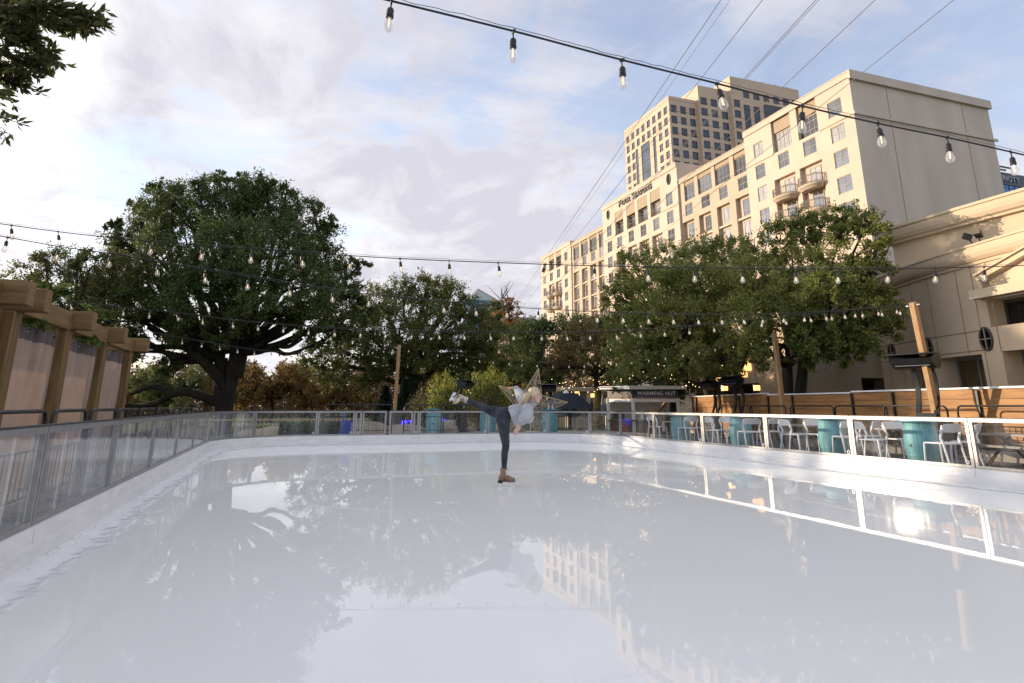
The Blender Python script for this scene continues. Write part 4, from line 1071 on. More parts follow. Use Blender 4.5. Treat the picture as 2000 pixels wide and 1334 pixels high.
# lower, lighter trees at the far left
d = 30
L = [lob(*q) for q in [(60, 530, 34, d, 0), (120, 522, 38, d, 1), (175, 525, 40, d, 0), (90, 505, 20, d, 0), (150, 500, 18, d, 0), (235, 520, 34, d, 0), (265, 580, 40, d, 1), (215, 560, 40, d, 1), (130, 590, 50, d, 0), (60, 600, 45, d, 0), (200, 620, 45, d, 0), (150, 650, 40, d, 1), (15, 560, 28, d, 2), (235, 680, 34, d, 2)]]
tree('oak_tree', ground_at(140, d), at(140, 690, d), L, 'leaf_oak_back', 'pale green sunlit tree with spiky twigs behind the timber pergola', r0=.22, per=130, leaf_l=.12, spread=.19, shell=.4, n_cl=34)
d = 38
L = [lob(*q) for q in [(-40, 600, 60, d, 0), (-100, 560, 80, d, 0), (-60, 660, 60, d, 1)]]
tree('oak_tree', ground_at(-60, d), at(-60, 690, d), L, 'leaf_oak_back', 'tree whose twigs show at the left edge above the pergola', r0=.25, per=90, leaf_l=.14)
# middle oak
d = 42
L = [lob(*q) for q in [(835, 560, 34, d, 0), (790, 575, 34, d, 0), (880, 575, 32, d, 1), (740, 590, 42, d, -1), (700, 640, 46, d, -2), (780, 640, 52, d, -2), (860, 630, 50, d, -1), (910, 610, 34, d, 0), (930, 650, 40, d, 0), (690, 690, 42, d, -2), (760, 700, 40, d, -2), (650, 725, 34, d, -1), (950, 700, 34, d, 1), (880, 690, 42, d, 0), (820, 690, 36, d, -2), (955, 610, 24, d, 2), (930, 690, 40, d, 1), (960, 655, 30, d, 1), (840, 725, 34, d, 0), (905, 740, 32, d, 2), (975, 720, 26, d, 2), (610, 700, 28, d, -1), (720, 745, 24, d, -2)]]
p_ = lambda x, y, dd=0: at(x, y, d+dd)
tree('live_oak', ground_at(795, d), p_(795, 715), L, 'leaf_mid', 'middle live oak with a dark forked trunk behind the short timber pole', r0=.42, per=140, leaf_l=.15, shell=.4, n_cl=36, forks=[p_(785, 715), p_(808, 700)], limbs=[
    ([p_(795, 745), p_(770, 745, -.5), p_(740, 738, -.5), p_(710, 745)], .22, .08), ([p_(805, 740), p_(830, 735), p_(860, 715), p_(900, 705)], .25, .08), ([p_(800, 700), p_(815, 640), p_(830, 580), p_(838, 545)], .24, .06), ([p_(790, 700), p_(770, 650), p_(755, 600)], .22, .06), ([p_(808, 700), p_(850, 640), p_(880, 590)], .2, .06)])
# bare-topped orange tree
d = 52
L = [lob(*q) for q in [(975, 610, 22, d, 0), (1000, 590, 14, d, 0), (1010, 625, 16, d, 0), (985, 660, 24, d, 0), (1000, 700, 24, d, 0), (960, 645, 20, d, 1), (1010, 740, 20, d, 0), (1000, 610, 20, d, 0), (960, 625, 22, d, 1), (1020, 650, 22, d, 0), (980, 690, 26, d, 0), (1010, 670, 24, d, 1), (990, 640, 22, d, -1)]]
p_ = lambda x, y, dd=0: at(x, y, d+dd)
lm = [([p_(995, 640), p_(985, 600), p_(978, 560)], .09, .02)]
for k in range(26):
    a_ = random.uniform(-.8, .8); x0_ = 985+random.uniform(-8, 10); y0_ = random.uniform(575, 625); ln = random.uniform(18, 45)
    lm.append(([p_(x0_, y0_), p_(x0_+math.sin(a_)*ln*.5+random.uniform(-3, 3), y0_-math.cos(a_)*ln*.5), p_(x0_+math.sin(a_)*ln, y0_-math.cos(a_)*ln)], .035, .012))
tree('autumn_tree', ground_at(1000, d), p_(998, 640), L, 'leaf_orange', 'thin orange autumn tree with bare top twigs beside the glass pyramid', r0=.2, per=60, leaf_l=.18, limbs=lm, shell=.3, bark='bark_grey', n_cl=30)
# autumn understorey
for (px, py, R_, d, m, lab) in ((530, 745, 62, 55, 'leaf_rust', 'rust brown autumn tree just right of the great oak trunk'), (610, 760, 55, 58, 'leaf_orange', 'orange autumn tree low between the great oak and the middle oak'), (690, 775, 45, 56, 'leaf_rust', 'low rust brown tree left of the dark conifers'), (330, 770, 60, 58, 'leaf_oak_back', 'yellow-green small tree under the great oak left limbs'), (855, 745, 40, 60, 'leaf_orange', 'orange autumn foliage glowing behind the middle oak trunk'), (250, 770, 55, 62, 'leaf_rust', 'brownish bush low behind the end of the pergola'), (450, 775, 50, 60, 'leaf_rust', 'brown undergrowth tree right behind the great oak trunk')):
    Ls = [lob(px+random.uniform(-1.05, 1.05)*R_, py+random.uniform(-.9, .5)*R_*.8, R_*random.uniform(.24, .46), d, random.uniform(-2, 2)) for _ in range(13)]
    tree('autumn_tree', ground_at(px, d), at(px, 778, d), Ls, m, lab, r0=.16, per=110, leaf_l=.18, shell=.15, n_cl=34, bark='bark')
# far bank of brown woods, one mass
C = []; D = []
for k in range(1100):
    px = random.uniform(-300, 1250); d_ = random.uniform(75, 95); c = at(px, 790, d_); c[2] = random.uniform(-.2, 5.6+1.6*math.sin(px*.021)+.8*math.sin(px*.057)); n_ = 70
    C.append(c+RNG.normal(size=(n_, 3))*np.array((1.3, 1.3, 1.0))); D.append(RNG.normal(size=(n_, 3)))
me = leaf_mesh('woods', np.concatenate(C), np.concatenate(D), .46, 'leaf_woods'); o = bpy.data.objects.new('far_woods', me); COL.objects.link(o); o['kind'] = 'stuff'
# willow-like shrubs behind the skater
def shrub(px, ytop, wpx, d, m, label, m_stem='bark_grey', name='willow_shrub', n=90, per=70, ll=.12):
    base = ground_at(px, d); t = thing(name, tuple(base), label, 'shrub', 'shrubs beyond the far barrier'); C = []; D = []; st = MB(); h = at(px, ytop, d)[2]; w_ = wpx*d/F_PX
    for k in range(n):
        a_ = random.uniform(0, 2*pi); rr = w_*.5*math.sqrt(random.random()); hh = h*random.uniform(.55, 1.02)*(1-.35*(rr/(w_*.5))**2)
        tip = base+np.array((rr*math.cos(a_), rr*math.sin(a_)*.7, hh)); root = base+np.array((rr*.35*math.cos(a_), rr*.3*math.sin(a_), 0)); mid = root*.5+tip*.5+np.array((0, 0, hh*.12))+RNG.normal(size=3)*.1
        pp = np.array(catmull([root, mid, tip], 5)); st.tube(pp, [.022]*(len(pp)-1)+[.006], 4, cap=False)
        tt = RNG.uniform(.35, 1, per)**.8*(len(pp)-1); i0 = tt.astype(int).clip(0, len(pp)-2); C.append(pp[i0]+(pp[i0+1]-pp[i0])*(tt-i0)[:, None]+RNG.normal(size=(per, 3))*.11); D.append(RNG.normal(size=(per, 3))*.5+np.array((0, 0, 1.)))
    mesh_part('crown', leaf_mesh('crown', np.concatenate(C), np.concatenate(D), ll, m, .3), t); st.build('stem', m_stem, t); return t
shrub(840, 748, 95, 33, 'leaf_brown', 'dense brownish shrub under the yellow-green tops, left of the skate', n=120)
shrub(870, 716, 90, 32, 'leaf_willow', 'yellow-green willowy shrub with pointed tops above the brown shrub', n=80)
shrub(955, 697, 100, 32, 'leaf_willow', 'tallest bright yellow-green willowy shrub behind the gold star', n=130)
shrub(960, 765, 90, 31, 'leaf_brown', 'brown twiggy shrub in front of the bright willow', n=110)
# dark conifers beside the pole
def conifer(px, ytop, wpx, d, label):
    base = ground_at(px, d); t = thing('conifer', tuple(base), label, 'tree', 'dark conifers by the pole'); h = at(px, ytop, d)[2]; w_ = wpx*d/F_PX/2; n = 9000
    z = RNG.uniform(0, 1, n)**1.3; a = RNG.uniform(0, 2*pi, n); r = w_*(1-z*.95)*RNG.uniform(.5, 1.05, n)*(1+.18*np.sin(a*5+z*30)); C = np.stack([base[0]+r*np.cos(a), base[1]+r*np.sin(a), z*h], 1); D = np.stack([np.cos(a), np.sin(a), RNG.uniform(-.2, .8, n)], 1)+RNG.normal(size=(n, 3))*.4
    mesh_part('crown', leaf_mesh('crown', C, D, .14, 'leaf_conifer', .35), t); MB().tube([base, base+np.array((0, 0, h*.95))], [.12, .02], 8).build('trunk', 'bark', t)
conifer(752, 755, 46, 34, 'small dark conifer left of the timber pole beyond the gate')
conifer(790, 740, 50, 35, 'taller dark conifer just right of the timber pole')
# right side: dark backing trees and the two sunlit oaks behind the plank fence
d = 46
L = [lob(*q) for q in [(1060, 645, 32, d, 0), (1040, 680, 36, d, 0), (1100, 640, 30, d, 1), (1130, 650, 36, d, 1), (1030, 720, 34, d, 0), (1090, 700, 40, d, 1), (1060, 740, 36, d, 0), (1150, 640, 28, d, 2), (1180, 635, 24, d, 2), (1010, 660, 26, d, 2), (1000, 700, 32, d, 2), (1035, 650, 26, d, 0), (980, 735, 32, d, 2), (1120, 700, 34, d, 2), (940, 725, 30, d, 3)]]
tree('live_oak', ground_at(1075, d), at(1075, 740, d), L, 'leaf_oak', 'dark green oak behind the gold star, below the hotel left end', r0=.3, per=120, leaf_l=.16, shell=.3)
d = 35
L = [lob(*q) for q in [(1130, 660, 34, d, 0), (1180, 640, 36, d, 0), (1100, 690, 30, d, 0), (1160, 690, 40, d, -1), (1210, 670, 36, d, -1), (1130, 720, 28, d, 0), (1190, 725, 30, d, 0), (1080, 720, 22, d, 0)]]
tree('oak_tree', ground_at(1170, d), at(1165, 735, d), L, 'leaf_olive', 'olive brown sunlit tree left of the warming hut roof', r0=.22, per=130, leaf_l=.12, shell=.35)
d = 26
p_ = lambda x, y, dd=0: at(x, y, d+dd)
L = [lob(*q) for q in [(1240, 530, 42, d, 2), (1290, 515, 45, d, 2), (1350, 510, 50, d, 2), (1410, 505, 46, d, 1), (1230, 585, 48, d, 1), (1300, 580, 62, d, 0), (1380, 575, 62, d, -1), (1270, 640, 50, d, -1), (1345, 640, 58, d, -2), (1420, 640, 56, d, -2), (1245, 690, 36, d, -1), (1310, 700, 40, d, -1), (1385, 700, 40, d, -1), (1440, 560, 50, d, 0), (1215, 630, 36, d, 1), (1255, 715, 32, d, -2), (1345, 700, 40, d, -3), (1420, 700, 40, d, -3), (1295, 610, 46, d, -2), (1360, 545, 46, d, -1), (1200, 580, 30, d, 2), (1465, 690, 30, d, -3)]]
tree('live_oak', ground_at(1400, d+2.5), p_(1395, 735, 2), L, 'leaf_right', 'broad sunlit live oak behind the warming hut', r0=.3, per=200, leaf_l=.105, spread=.16, shell=.45, n_cl=42, forks=[p_(1375, 730, 2), p_(1405, 735, 2), p_(1440, 730, 2)])
d = 21.5
p_ = lambda x, y, dd=0: at(x, y, d+dd)
L = [lob(*q) for q in [(1490, 500, 48, d, 1), (1545, 475, 50, d, 1), (1600, 450, 46, d, 0), (1650, 430, 44, d, -1), (1690, 445, 36, d, -2), (1480, 560, 56, d, 0), (1560, 550, 64, d, -1), (1640, 520, 62, d, -2), (1690, 540, 46, d, -2.5), (1715, 600, 42, d, -3), (1520, 630, 56, d, -1), (1610, 620, 66, d, -2), (1690, 640, 44, d, -3), (1480, 690, 34, d, -1), (1560, 690, 32, d, -1), (1640, 680, 36, d, -2), (1735, 640, 26, d, -3), (1720, 480, 20, d, -3), (1690, 590, 44, d, -3), (1650, 640, 44, d, -2), (1590, 670, 40, d, -2), (1700, 670, 30, d, -3), (1540, 590, 52, d, -1.5), (1460, 620, 46, d, -1), (1745, 600, 24, d, -3), (1620, 560, 50, d, -3)]]
tree('live_oak', ground_at(1552, d), p_(1550, 730), L, 'leaf_right', 'tallest sunlit live oak behind the plank fence, reaching over the hall', r0=.2, per=210, leaf_l=.10, spread=.16, shell=.45, n_cl=42, forks=[p_(1537, 715), p_(1570, 700)])
# unseen oaks added left of the frame to keep low sun off the ice
for k, (y0_, y1_) in enumerate(((26.5, 31), (32, 37), (38, 44))):
    rq = random.Random(21+k); Ls = [(np.array((-15+rq.uniform(-1.2, 1.2), rq.uniform(y0_, y1_), rq.uniform(.8, 3.75 if k == 0 else 4.2))), rq.uniform(1.1, 1.4)) for _ in range(18)]
    tree('sun_block_oak', (-15, (y0_+y1_)/2, -.2), (-15, (y0_+y1_)/2, 1.4), Ls, 'leaf_oak', 'unseen oak added on the left to block the low sun, %s from the camera' % ORD[k], r0=.2, per=80, leaf_l=.17, shell=.2)
d = 25
p_ = lambda x, y, dd=0: at(x, y, d+dd)
# oak added as dark backing, standing in for shade under the sunlit crowns
d = 31
L = [lob(*q) for q in [(1220, 700, 40, d, 0), (1270, 735, 36, d, 0), (1290, 680, 46, d, 1), (1350, 720, 40, d, 1), (1400, 690, 44, d, 2), (1330, 755, 30, d, 0), (1440, 730, 36, d, 2), (1210, 745, 30, d, 0), (1380, 755, 26, d, 1), (1480, 710, 34, d, 2), (1500, 660, 34, d, 2)]]
tree('live_oak', ground_at(1310, d), at(1310, 740, d), L, 'leaf_oak', 'oak added as dark backing for the shade under the sunlit crowns, behind the hut roof', r0=.25, per=120, leaf_l=.13, shell=.2)
# near branch hanging in at the top left
d = 6.0
br = thing('oak_branch', tuple(at(-160, 60, d)), 'near leafy branch hanging into the top left corner', 'branch')
tw = MB(); C = []; D = []
def spray(pts, n, sp=.05, dn=(.0, 0, -.1)):
    pp = np.array(catmull([at(x, y, d+random.uniform(-.3, .3)) for x, y in pts], 8)); tw.tube(pp, [.011*(1-i/len(pp))+.0022 for i in range(len(pp))], 5)
    t = RNG.uniform(.15, 1, n)*(len(pp)-1); i0 = t.astype(int).clip(0, len(pp)-2); dr = pp[i0+1]-pp[i0]; dr /= np.linalg.norm(dr, axis=1)[:, None]
    C.append(pp[i0]+dr*0+RNG.normal(size=(n, 3))*sp*.5); D.append(dr*1.1+RNG.normal(size=(n, 3))*.55+np.array(dn))
    for _ in range(n//14):
        i = random.randint(len(pp)//4, len(pp)-2); q = pp[i]+(pp[i+1]-pp[i])/np.linalg.norm(pp[i+1]-pp[i])*random.uniform(.08, .2)+RNG.normal(size=3)*.07
        tw.tube([pp[i], q], [.004, .002], 4); k = 12; tt = RNG.uniform(.2, 1, k)[:, None]; C.append(pp[i]+(q-pp[i])*tt); D.append((q-pp[i])*4+RNG.normal(size=(k, 3))*.5)
for pts, n in (([(-60, 20), (40, 15), (120, 22), (200, 42)], 190), ([(-60, 30), (60, 35), (130, 50), (185, 52)], 150), ([(-60, -10), (20, -5), (60, 10), (80, 20)], 110), ([(-60, 60), (0, 60), (50, 80), (92, 108)], 120), ([(-60, 70), (0, 95), (40, 120), (85, 128)], 110), ([(-60, 100), (-10, 120), (20, 140), (55, 150)], 90), ([(-60, 110), (-20, 140), (10, 155), (30, 166)], 60), ([(-60, 20), (0, 40), (30, 60), (60, 70)], 130), ([(-60, 0), (0, 10), (30, 20), (50, 40)], 130), ([(-60, 150), (-20, 175), (0, 182), (12, 186)], 26), ([(-60, 200), (-20, 225), (5, 230), (18, 232)], 22), ([(-60, 230), (-20, 250), (0, 256), (8, 260)], 16)):
    spray(pts, int(n*1.7))
tw.tube([at(-200, 20, d), at(-60, 30, d)], [.03, .016], 8); tw.tube([at(-200, 40, d), at(-60, 110, d)], [.025, .012], 8); tw.tube([at(-200, 60, d), at(-60, 215, d)], [.02, .01], 8)
tw.build('twig', 'bark', br); mesh_part('foliage', leaf_mesh('foliage', np.concatenate(C), np.concatenate(D), .10, 'leaf_near', .34), br)
# ------------------------------------------------------------------ timber pergolas and curtains, left
def pergola(ys, label, hide_first=False):
    y0, y1 = ys[0], ys[-1]; t = thing('pergola', (-3.6, (y0+y1)/2, 0), label, 'pergola', 'timber pergolas')
    for xx in (-3.4, -6.2):
        for y in ys:
            yy = y if y == ys[0] else y-.06
            m = MB(); m.cbox((xx-.13, yy-.13, 0), (xx+.13, yy+.13, 2.34), .012); m.build('post', 'timber_post', t)
    for xx in (-3.33, -6.1):
        for i in range(len(ys)-1):
            MB().cbox((xx-.075, ys[i]+.112, 2.33), (xx+.075, ys[i+1]-.112, 2.6), .008).build('beam', 'timber_beam', t)
    for y in ys: MB().cbox((-6.7, y-.11, 2.345), (-2.98, y+.11, 2.635), .008).build('cross_beam', 'timber_cross', t)
    for i in range(len(ys)-1):
        MB().tube([(-3.42, ys[i]+.14, 2.2), (-3.42, ys[i+1]-.2, 2.2)], .016, 8).build('curtain_rod', 'black_metal', t)
        MB().cbox((-6.15, ys[i]+.112, 2.15), (-6.05, ys[i+1]-.112, 2.32), .008).build('back_rail', 'timber_beam', t)
    return t
P2 = [9.57, 11.73, 13.95, 16.11]; P1 = [2.6, 4.8, 7.0, 8.98]
pergola(P1, 'nearer timber pergola cut off by the left edge')
pergola(P2, 'farther timber pergola with four posts hung with tan curtains')
def curtain(y0, y1, label, ph):
    t = thing('curtain', (-3.42, (y0+y1)/2, .05), label, 'curtain', 'tan curtains in the pergolas'); nx = 90
    def sheet(z0, z1, nz, off):
        vs = []; fs = []; 
        for j in range(nz+1):
            z = z0+(z1-z0)*j/nz
            for i in range(nx+1):
                u = i/nx; amp = .062*(1.0-.3*(z/2.2)); x = -3.42+amp*(2*abs(math.sin(u*pi*5.2+ph))-1)+.022*math.sin(u*15+z*1.3+ph)+.02*math.sin(z*2+u*5); y = y0+(y1-y0)*(u+.012*math.sin(u*40+z*2.+ph))
                vs.append((x+off, y, z+(.012*math.cos(u*2*pi*9+ph) if j == nz and z1 > 2.2 else 0)))
        n = nx+1
        for j in range(nz):
            for i in range(nx): fs.append((j*n+i, j*n+i+1, (j+1)*n+i+1, (j+1)*n+i))
        mb = MB(); b2 = len(vs); vs2 = [(x-.006, y, z) for x, y, z in vs]; mb.add(vs+vs2, fs+[tuple(b2+k for k in f[::-1]) for f in fs]); return mb
    sheet(.06, 2.06, 14, 0).build('cloth', 'curtain', t, smooth=True)
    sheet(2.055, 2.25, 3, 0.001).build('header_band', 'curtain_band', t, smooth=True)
    for k in range(9):
        u = (k+.5)/9; yy = y0+(y1-y0)*u; ring = [(-3.42+.0, yy+.03*math.cos(a*pi/6), 2.2+.03*math.sin(a*pi/6)) for a in range(13)]
        MB().tube(ring, .006, 5, cap=False).build('grommet', 'steel', t)
for ys, nm in ((P2, 'far'), (P1, 'near')):
    for i in range(3):
        if nm == 'near' and i == 0: continue
        curtain(ys[i]+.16, ys[i+1]-.24, {('far', 0): 'widest tan curtain, nearest bay of the farther pergola', ('far', 1): 'tan curtain in the middle bay of the farther pergola', ('far', 2): 'narrow tan curtain in the last bay of the farther pergola', ('near', 1): 'tan curtain in the nearer pergola, middle bay', ('near', 2): 'tan curtain at the left edge in the nearer pergola'}[(nm, i)], i*1.3+.4)
def fern(c, label, n=26, L=.42, up=.5):
    t = thing('fern', c, label, 'plant', 'ferns on the pergola beams'); C = []; D = []; st = MB()
    for k in range(n):
        a = random.uniform(0, 2*pi); tip = np.array((math.cos(a)*L*random.uniform(.5, 1), math.sin(a)*L*random.uniform(.5, 1), L*up*random.uniform(.3, 1.2))); mid = tip*.5+np.array((0, 0, abs(L)*.25)); pp = np.array(catmull([(0, 0, 0), mid, tip], 6))+np.array(c)
        st.tube(pp, .004, 4); 
        for i in range(1, len(pp)):
            d_ = pp[i]-pp[i-1]; s_ = np.cross(d_, (0, 0, 1)); 
            for sg in (-1, 1): C.append(pp[i]); D.append(d_*.6+s_*sg)
    st.build('frond_stem', 'leaf_fern', t); mesh_part('fronds', leaf_mesh('fronds', np.array(C), np.array(D), .10, 'leaf_fern', .3), t)
fern((-3.3, 10.65, 2.6), 'green fern standing on top of the pergola beam, first bay', L=.3, up=.9)
fern((-3.3, 13.2, 2.6), 'green fern standing on top of the pergola beam, second bay', L=.3, up=.9)
fern((-3.45, 10.4, 2.3), 'dark fern hanging under the pergola beam above the widest curtain', up=-.15, L=.36)
fern((-3.45, 12.9, 2.3), 'dark fern hanging under the pergola beam above the middle curtain', up=-.15, L=.36)
# dried vine wreath at the very left edge
t = thing('vine_wreath', (-2.9, 7.4, 1.6), 'pale dried vine twigs hanging at the left edge', 'garland'); m = MB()
for k in range(16):
    a = random.uniform(0, 6); m.tube(catmull([(-2.95+random.uniform(-.08, .08), 7.7+random.uniform(-.15, .15), 1.9-.9*q/4+random.uniform(-.05, .05)) for q in range(5)], 5), .006, 5)
m.build('twigs', 'stake_wood', t)
# ------------------------------------------------------------------ black crowd barriers
def make_barrier(L, label, group):
    t = thing('crowd_barrier', (0, 0, 0), label, 'barrier', group); h = 1.13; r = .11
    pts = [(-L/2, 0, .05), (-L/2, 0, h-r)]+[(-L/2+r-r*math.cos(a), 0, h-r+r*math.sin(a)) for a in (pi/6, pi/3, pi/2)]+[(L/2-r+r*math.sin(a), 0, h-r+r*math.cos(a)) for a in (0, pi/6, pi/3, pi/2)]+[(L/2, 0, .05)]
    MB().tube(pts, .021, 8).build('frame', 'black_metal', t, smooth=True)
    m = MB().tube([(-L/2, 0, .25), (L/2, 0, .25)], .014, 6); m.tube([(-L/2, 0, .72), (L/2, 0, .72)], .014, 6); m.build('rail', 'black_metal', t)
    m = MB()
    n = int(L/.13)
    for k in range(1, n): m.tube([(-L/2+L*k/n, 0, .255), (-L/2+L*k/n, 0, .715)], .007, 5)
    m.build('infill_bars', 'black_metal', t)
    for s in (-1, 1): MB().cbox((s*L/2*.86-.03, -.26, 0), (s*L/2*.86+.03, .26, .05), .01).build('foot', 'black_metal', t)
    return t
GB = 'black crowd barriers round the rink'
b0 = make_barrier(1.35, '', GB)
ylist = [4.95, 6.45, 7.95, 9.45, 10.95, 12.45, 13.95, 15.5, 17.1, 18.8, 20.6]
for i, y in enumerate(ylist):
    lab = 'black crowd barrier before the pergola curtains, %s from the left edge' % ORD[i]
    if i == 0: b0.location = (-2.55, y, 0); b0.rotation_euler = (0, 0, pi/2); b0['label'] = lab
    else: copy_thing(b0, (-2.55+.02*i, y, 0), pi/2+random.uniform(-.03, .03), lab)
for i, (x, y, rz, lab) in enumerate(((3.0, 23.4, .05, 'black crowd barrier behind the left gate leaf at the far end'), (4.75, 23.2, -.02, 'black crowd barrier behind the right gate leaf, beside the timber pole'), (6.2, 23.3, .03, 'black crowd barrier just right of the timber pole and first barrel'), (2.0, 23.6, 0, 'black crowd barrier at the far end left of the gate'))):
    copy_thing(b0, (x, y, .1), rz, lab)
rb = make_barrier(1.75, 'black crowd barrier in front of the plank fence at the right edge', 'black crowd barriers along the plank fence'); rb.location = (13.75, 7.95, .1); rb.rotation_euler = (0, 0, pi/2-.15)
for i, (x, y) in enumerate(((13.95, 9.5), (14.35, 11.6), (14.5, 13.3), (14.55, 15.05), (14.65, 17.0), (14.8, 18.7))):
    copy_thing(rb, (x, y, .1), pi/2-(.2 if i < 1 else .06), 'black crowd barrier along the plank fence, %s from the right' % ORD[i+1])
# ------------------------------------------------------------------ plank fence
def fence(pts, z0, z1, label, npl=7, postside=-1):
    c = np.mean(np.array(pts), 0); t = thing('plank_fence', (c[0], c[1], z0), label, 'fence', 'timber plank fence'); a, b_ = np.array(pts[0]), np.array(pts[1]); d_ = (b_-a); L = np.linalg.norm(d_); d_ /= L; n_ = np.array((-d_[1], d_[0])); n_ = n_*(1 if n_[0] < 0 else -1)
    m = axes((n_[0], n_[1], 0), (d_[0], d_[1], 0), (0, 0, 1), (a[0], a[1], 0)); h = (z1-z0)/npl; k = 0; s = 0
    while s < L-.05:
        e = min(L, s+2.45); mb = MB()
        for r in range(npl):
            j = random.uniform(0, .008); mb.cbox((-.012+j, s+.004, z0+r*h+.004), (.014+j, e-.004, z0+(r+1)*h-.004), .003, m)
        mb.build('plank_bay', 'fence_plank', t); s = e
        MB().cbox((.028, min(s, L)-.03, z0), (.075, min(s, L)+.03, z1-.02), .004, m).build('fence_post', 'black_metal', t)
    MB().cbox((-.05, 0, z1+.002), (.07, L, z1+.045), .006, m).build('cap', 'hut_white', t)
fence([(13.85, 3.0), (15.3, 14.2)], .1, 1.6, 'warm orange plank fence behind the barrel tables, nearest stretch at the right edge')
fence([(15.3, 14.25), (15.55, 17.9)], .1, 1.57, 'plank fence stretch with a white cap behind the leaning timber pole')
fence([(15.6, 17.95), (17.85, 25.5)], -.2, 1.62, 'farthest plank fence stretch beside the warming hut', 8)
# ------------------------------------------------------------------ teal barrel tables and white chairs
def make_barrel(label, zt=.86):
    t = thing('barrel_table', (0, 0, 0), label, 'barrel table', 'teal barrel tables'); prof = []
    for i in range(15):
        u = i/14; prof.append((.262+.052*math.sin(pi*u), .0+zt*.93*u))
    mb = MB(); n = 30; mb.lathe(prof, n)
    mb.build('barrel', 'teal_paint', t, smooth=False)
    for u in (.06, .22, .78, .94):
        r = .262+.052*math.sin(pi*u)+.001; z = zt*.93*u; MB().lathe([(r-.006, z-.022), (r+.002, z-.02), (r+.002, z+.02), (r-.006, z+.022)], 30, cap=False).build('hoop', 'teal_paint', t)
    MB().lathe([(0.001, zt*.93+.003), (.36, zt*.93+.003), (.375, zt*.93+.012), (.375, zt*.93+.03), (.36, zt*.93+.038), (.001, zt*.93+.038)], 36, cap=False).build('table_top', 'teal_top', t)
    mb = MB().lathe([(.001, 0), (.028, 0), (.028, .012), (.001, .012)], 12, cap=False); mb.xf(Matrix.Translation((-.309, 0, .36)) @ Matrix.Rotation(-pi/2, 4, 'Y')); mb.build('bung', 'black_metal', t)
    return t
bt0 = make_barrel('teal barrel table nearest the right edge with four white chairs'); BT = [(12.24, 9.83), (12.55, 12.4), (12.37, 15.5), (12.5, 18.7)]
bt0.location = (*BT[0], .1)
for (x, y), lab, rz in zip(BT[1:], ('teal barrel table with white chairs, second from the right edge', 'teal barrel table with white chairs, third from the right edge', 'teal barrel table with white chairs, nearest the warming hut'), (.9, 2.2, 3.5)): copy_thing(bt0, (x, y, .1), rz, lab)
for (x, y), lab, rz in zip(((5.65, 25.4), (7.75, 25.0), (10.1, 24.2)), ('tall teal barrel left of the raised skate beyond the far barrier', 'teal barrel behind the skater hip beyond the far barrier', 'teal barrel behind the skater with bottles on its top'), (1.2, 2.6, .4)):
    c = copy_thing(bt0, (x, y, .1), rz, lab); c.scale = (1.05, 1.05, 1.17)
def make_chair(label):
    t = thing('patio_chair', (0, 0, 0), label, 'chair', 'white chairs at the barrel tables')
    # seat: dished square with rounded corners
    m = MB(); nx = 10; vs = []; fs = []
    for j in range(nx+1):
        for i in range(nx+1):
            u, v = i/nx*2-1, j/nx*2-1; k = 1-.10*(abs(u*v))**3
            vs.append((u*.225*k, v*.235*k, .45-.012*(1-u*u)*(1-v*v)-.012*(u < -.8)))
    n = nx+1; o_ = len(vs); vs += [(x, y, z-.022) for x, y, z in vs[:o_]]
    for j in range(nx):
        for i in range(nx): a = j*n+i; fs += [(a, a+1, a+n+1, a+n), (o_+a+n, o_+a+n+1, o_+a+1, o_+a)]
    for i in range(nx): fs += [(i+1, i, o_+i, o_+i+1), (nx*n+i, nx*n+i+1, o_+nx*n+i+1, o_+nx*n+i), (i*n, (i+1)*n, o_+(i+1)*n, o_+i*n), ((i+1)*n+nx, i*n+nx, o_+i*n+nx, o_+(i+1)*n+nx)]
    m.add(vs, fs).build('seat', 'white_plastic', t)
    for s in (-1, 1): m = MB(); m.tube([(.2, s*.205, .435), (.215, s*.215, .25), (.225, s*.225, 0)], [.025, .02, .015], 8).build('leg', 'white_plastic', t)
    # each rear leg runs up, kinks forward and carries the back
    for s in (-1, 1):
        MB().tube(catmull([(-.285, s*.225, 0), (-.235, s*.222, .25), (-.2, s*.22, .45), (-.175, s*.228, .53), (-.215, s*.24, .63), (-.262, s*.243, .72)], 4), [.015+.008*min(1, i/8) for i in range(20)]+[.02], 8).build('leg', 'white_plastic', t)
    m = MB(); vs = []; fs = []; nn = 16
    for i in range(nn+1):
        u = i/nn*2-1; y = u*.25; xb = -.285+.075*abs(u)**2.6
        for (z, dx) in ((.635+.01*abs(u), .03), (.80-.03*abs(u)**3, -.03)): vs.append((xb+dx, y, z)); vs.append((xb+dx-.018, y, z))
    for i in range(nn):
        a = i*4; b_ = a+4; fs += [(a, b_, b_+2, a+2), (a+1, a+3, b_+3, b_+1), (a+2, b_+2, b_+3, a+3), (a, a+1, b_+1, b_)]
    fs += [(0, 2, 3, 1), (nn*4, nn*4+1, nn*4+3, nn*4+2)]
    m.add(vs, fs).build('backrest', 'white_plastic', t); return t
ch0 = None
TB = ['the rightmost barrel table', 'the second barrel table from the right', 'the third barrel table from the right', 'the barrel table nearest the hut']
for i, (x, y) in enumerate(BT):
    for (dx, dy, rz, w_) in ((-.42, .72, -pi/2+.35, 'left near chair'), (.35, .78, -pi/2-.2, 'left far chair'), (-.18, -.62, pi/2-.12, 'right near chair'), (.55, -.5, pi/2+.35, 'right far chair')):
        if i == 3 and w_ == 'left far chair': continue
        lab = 'white plastic chair: %s at %s' % (w_, TB[i]); loc = (x+dx+random.uniform(-.05, .05), y+dy+random.uniform(-.06, .06), .1); r_ = rz+random.uniform(-.15, .15)
        if ch0 is None: ch0 = make_chair(lab); ch0.location = loc; ch0.rotation_euler = (0, 0, r_)
        else: copy_thing(ch0, loc, r_, lab)
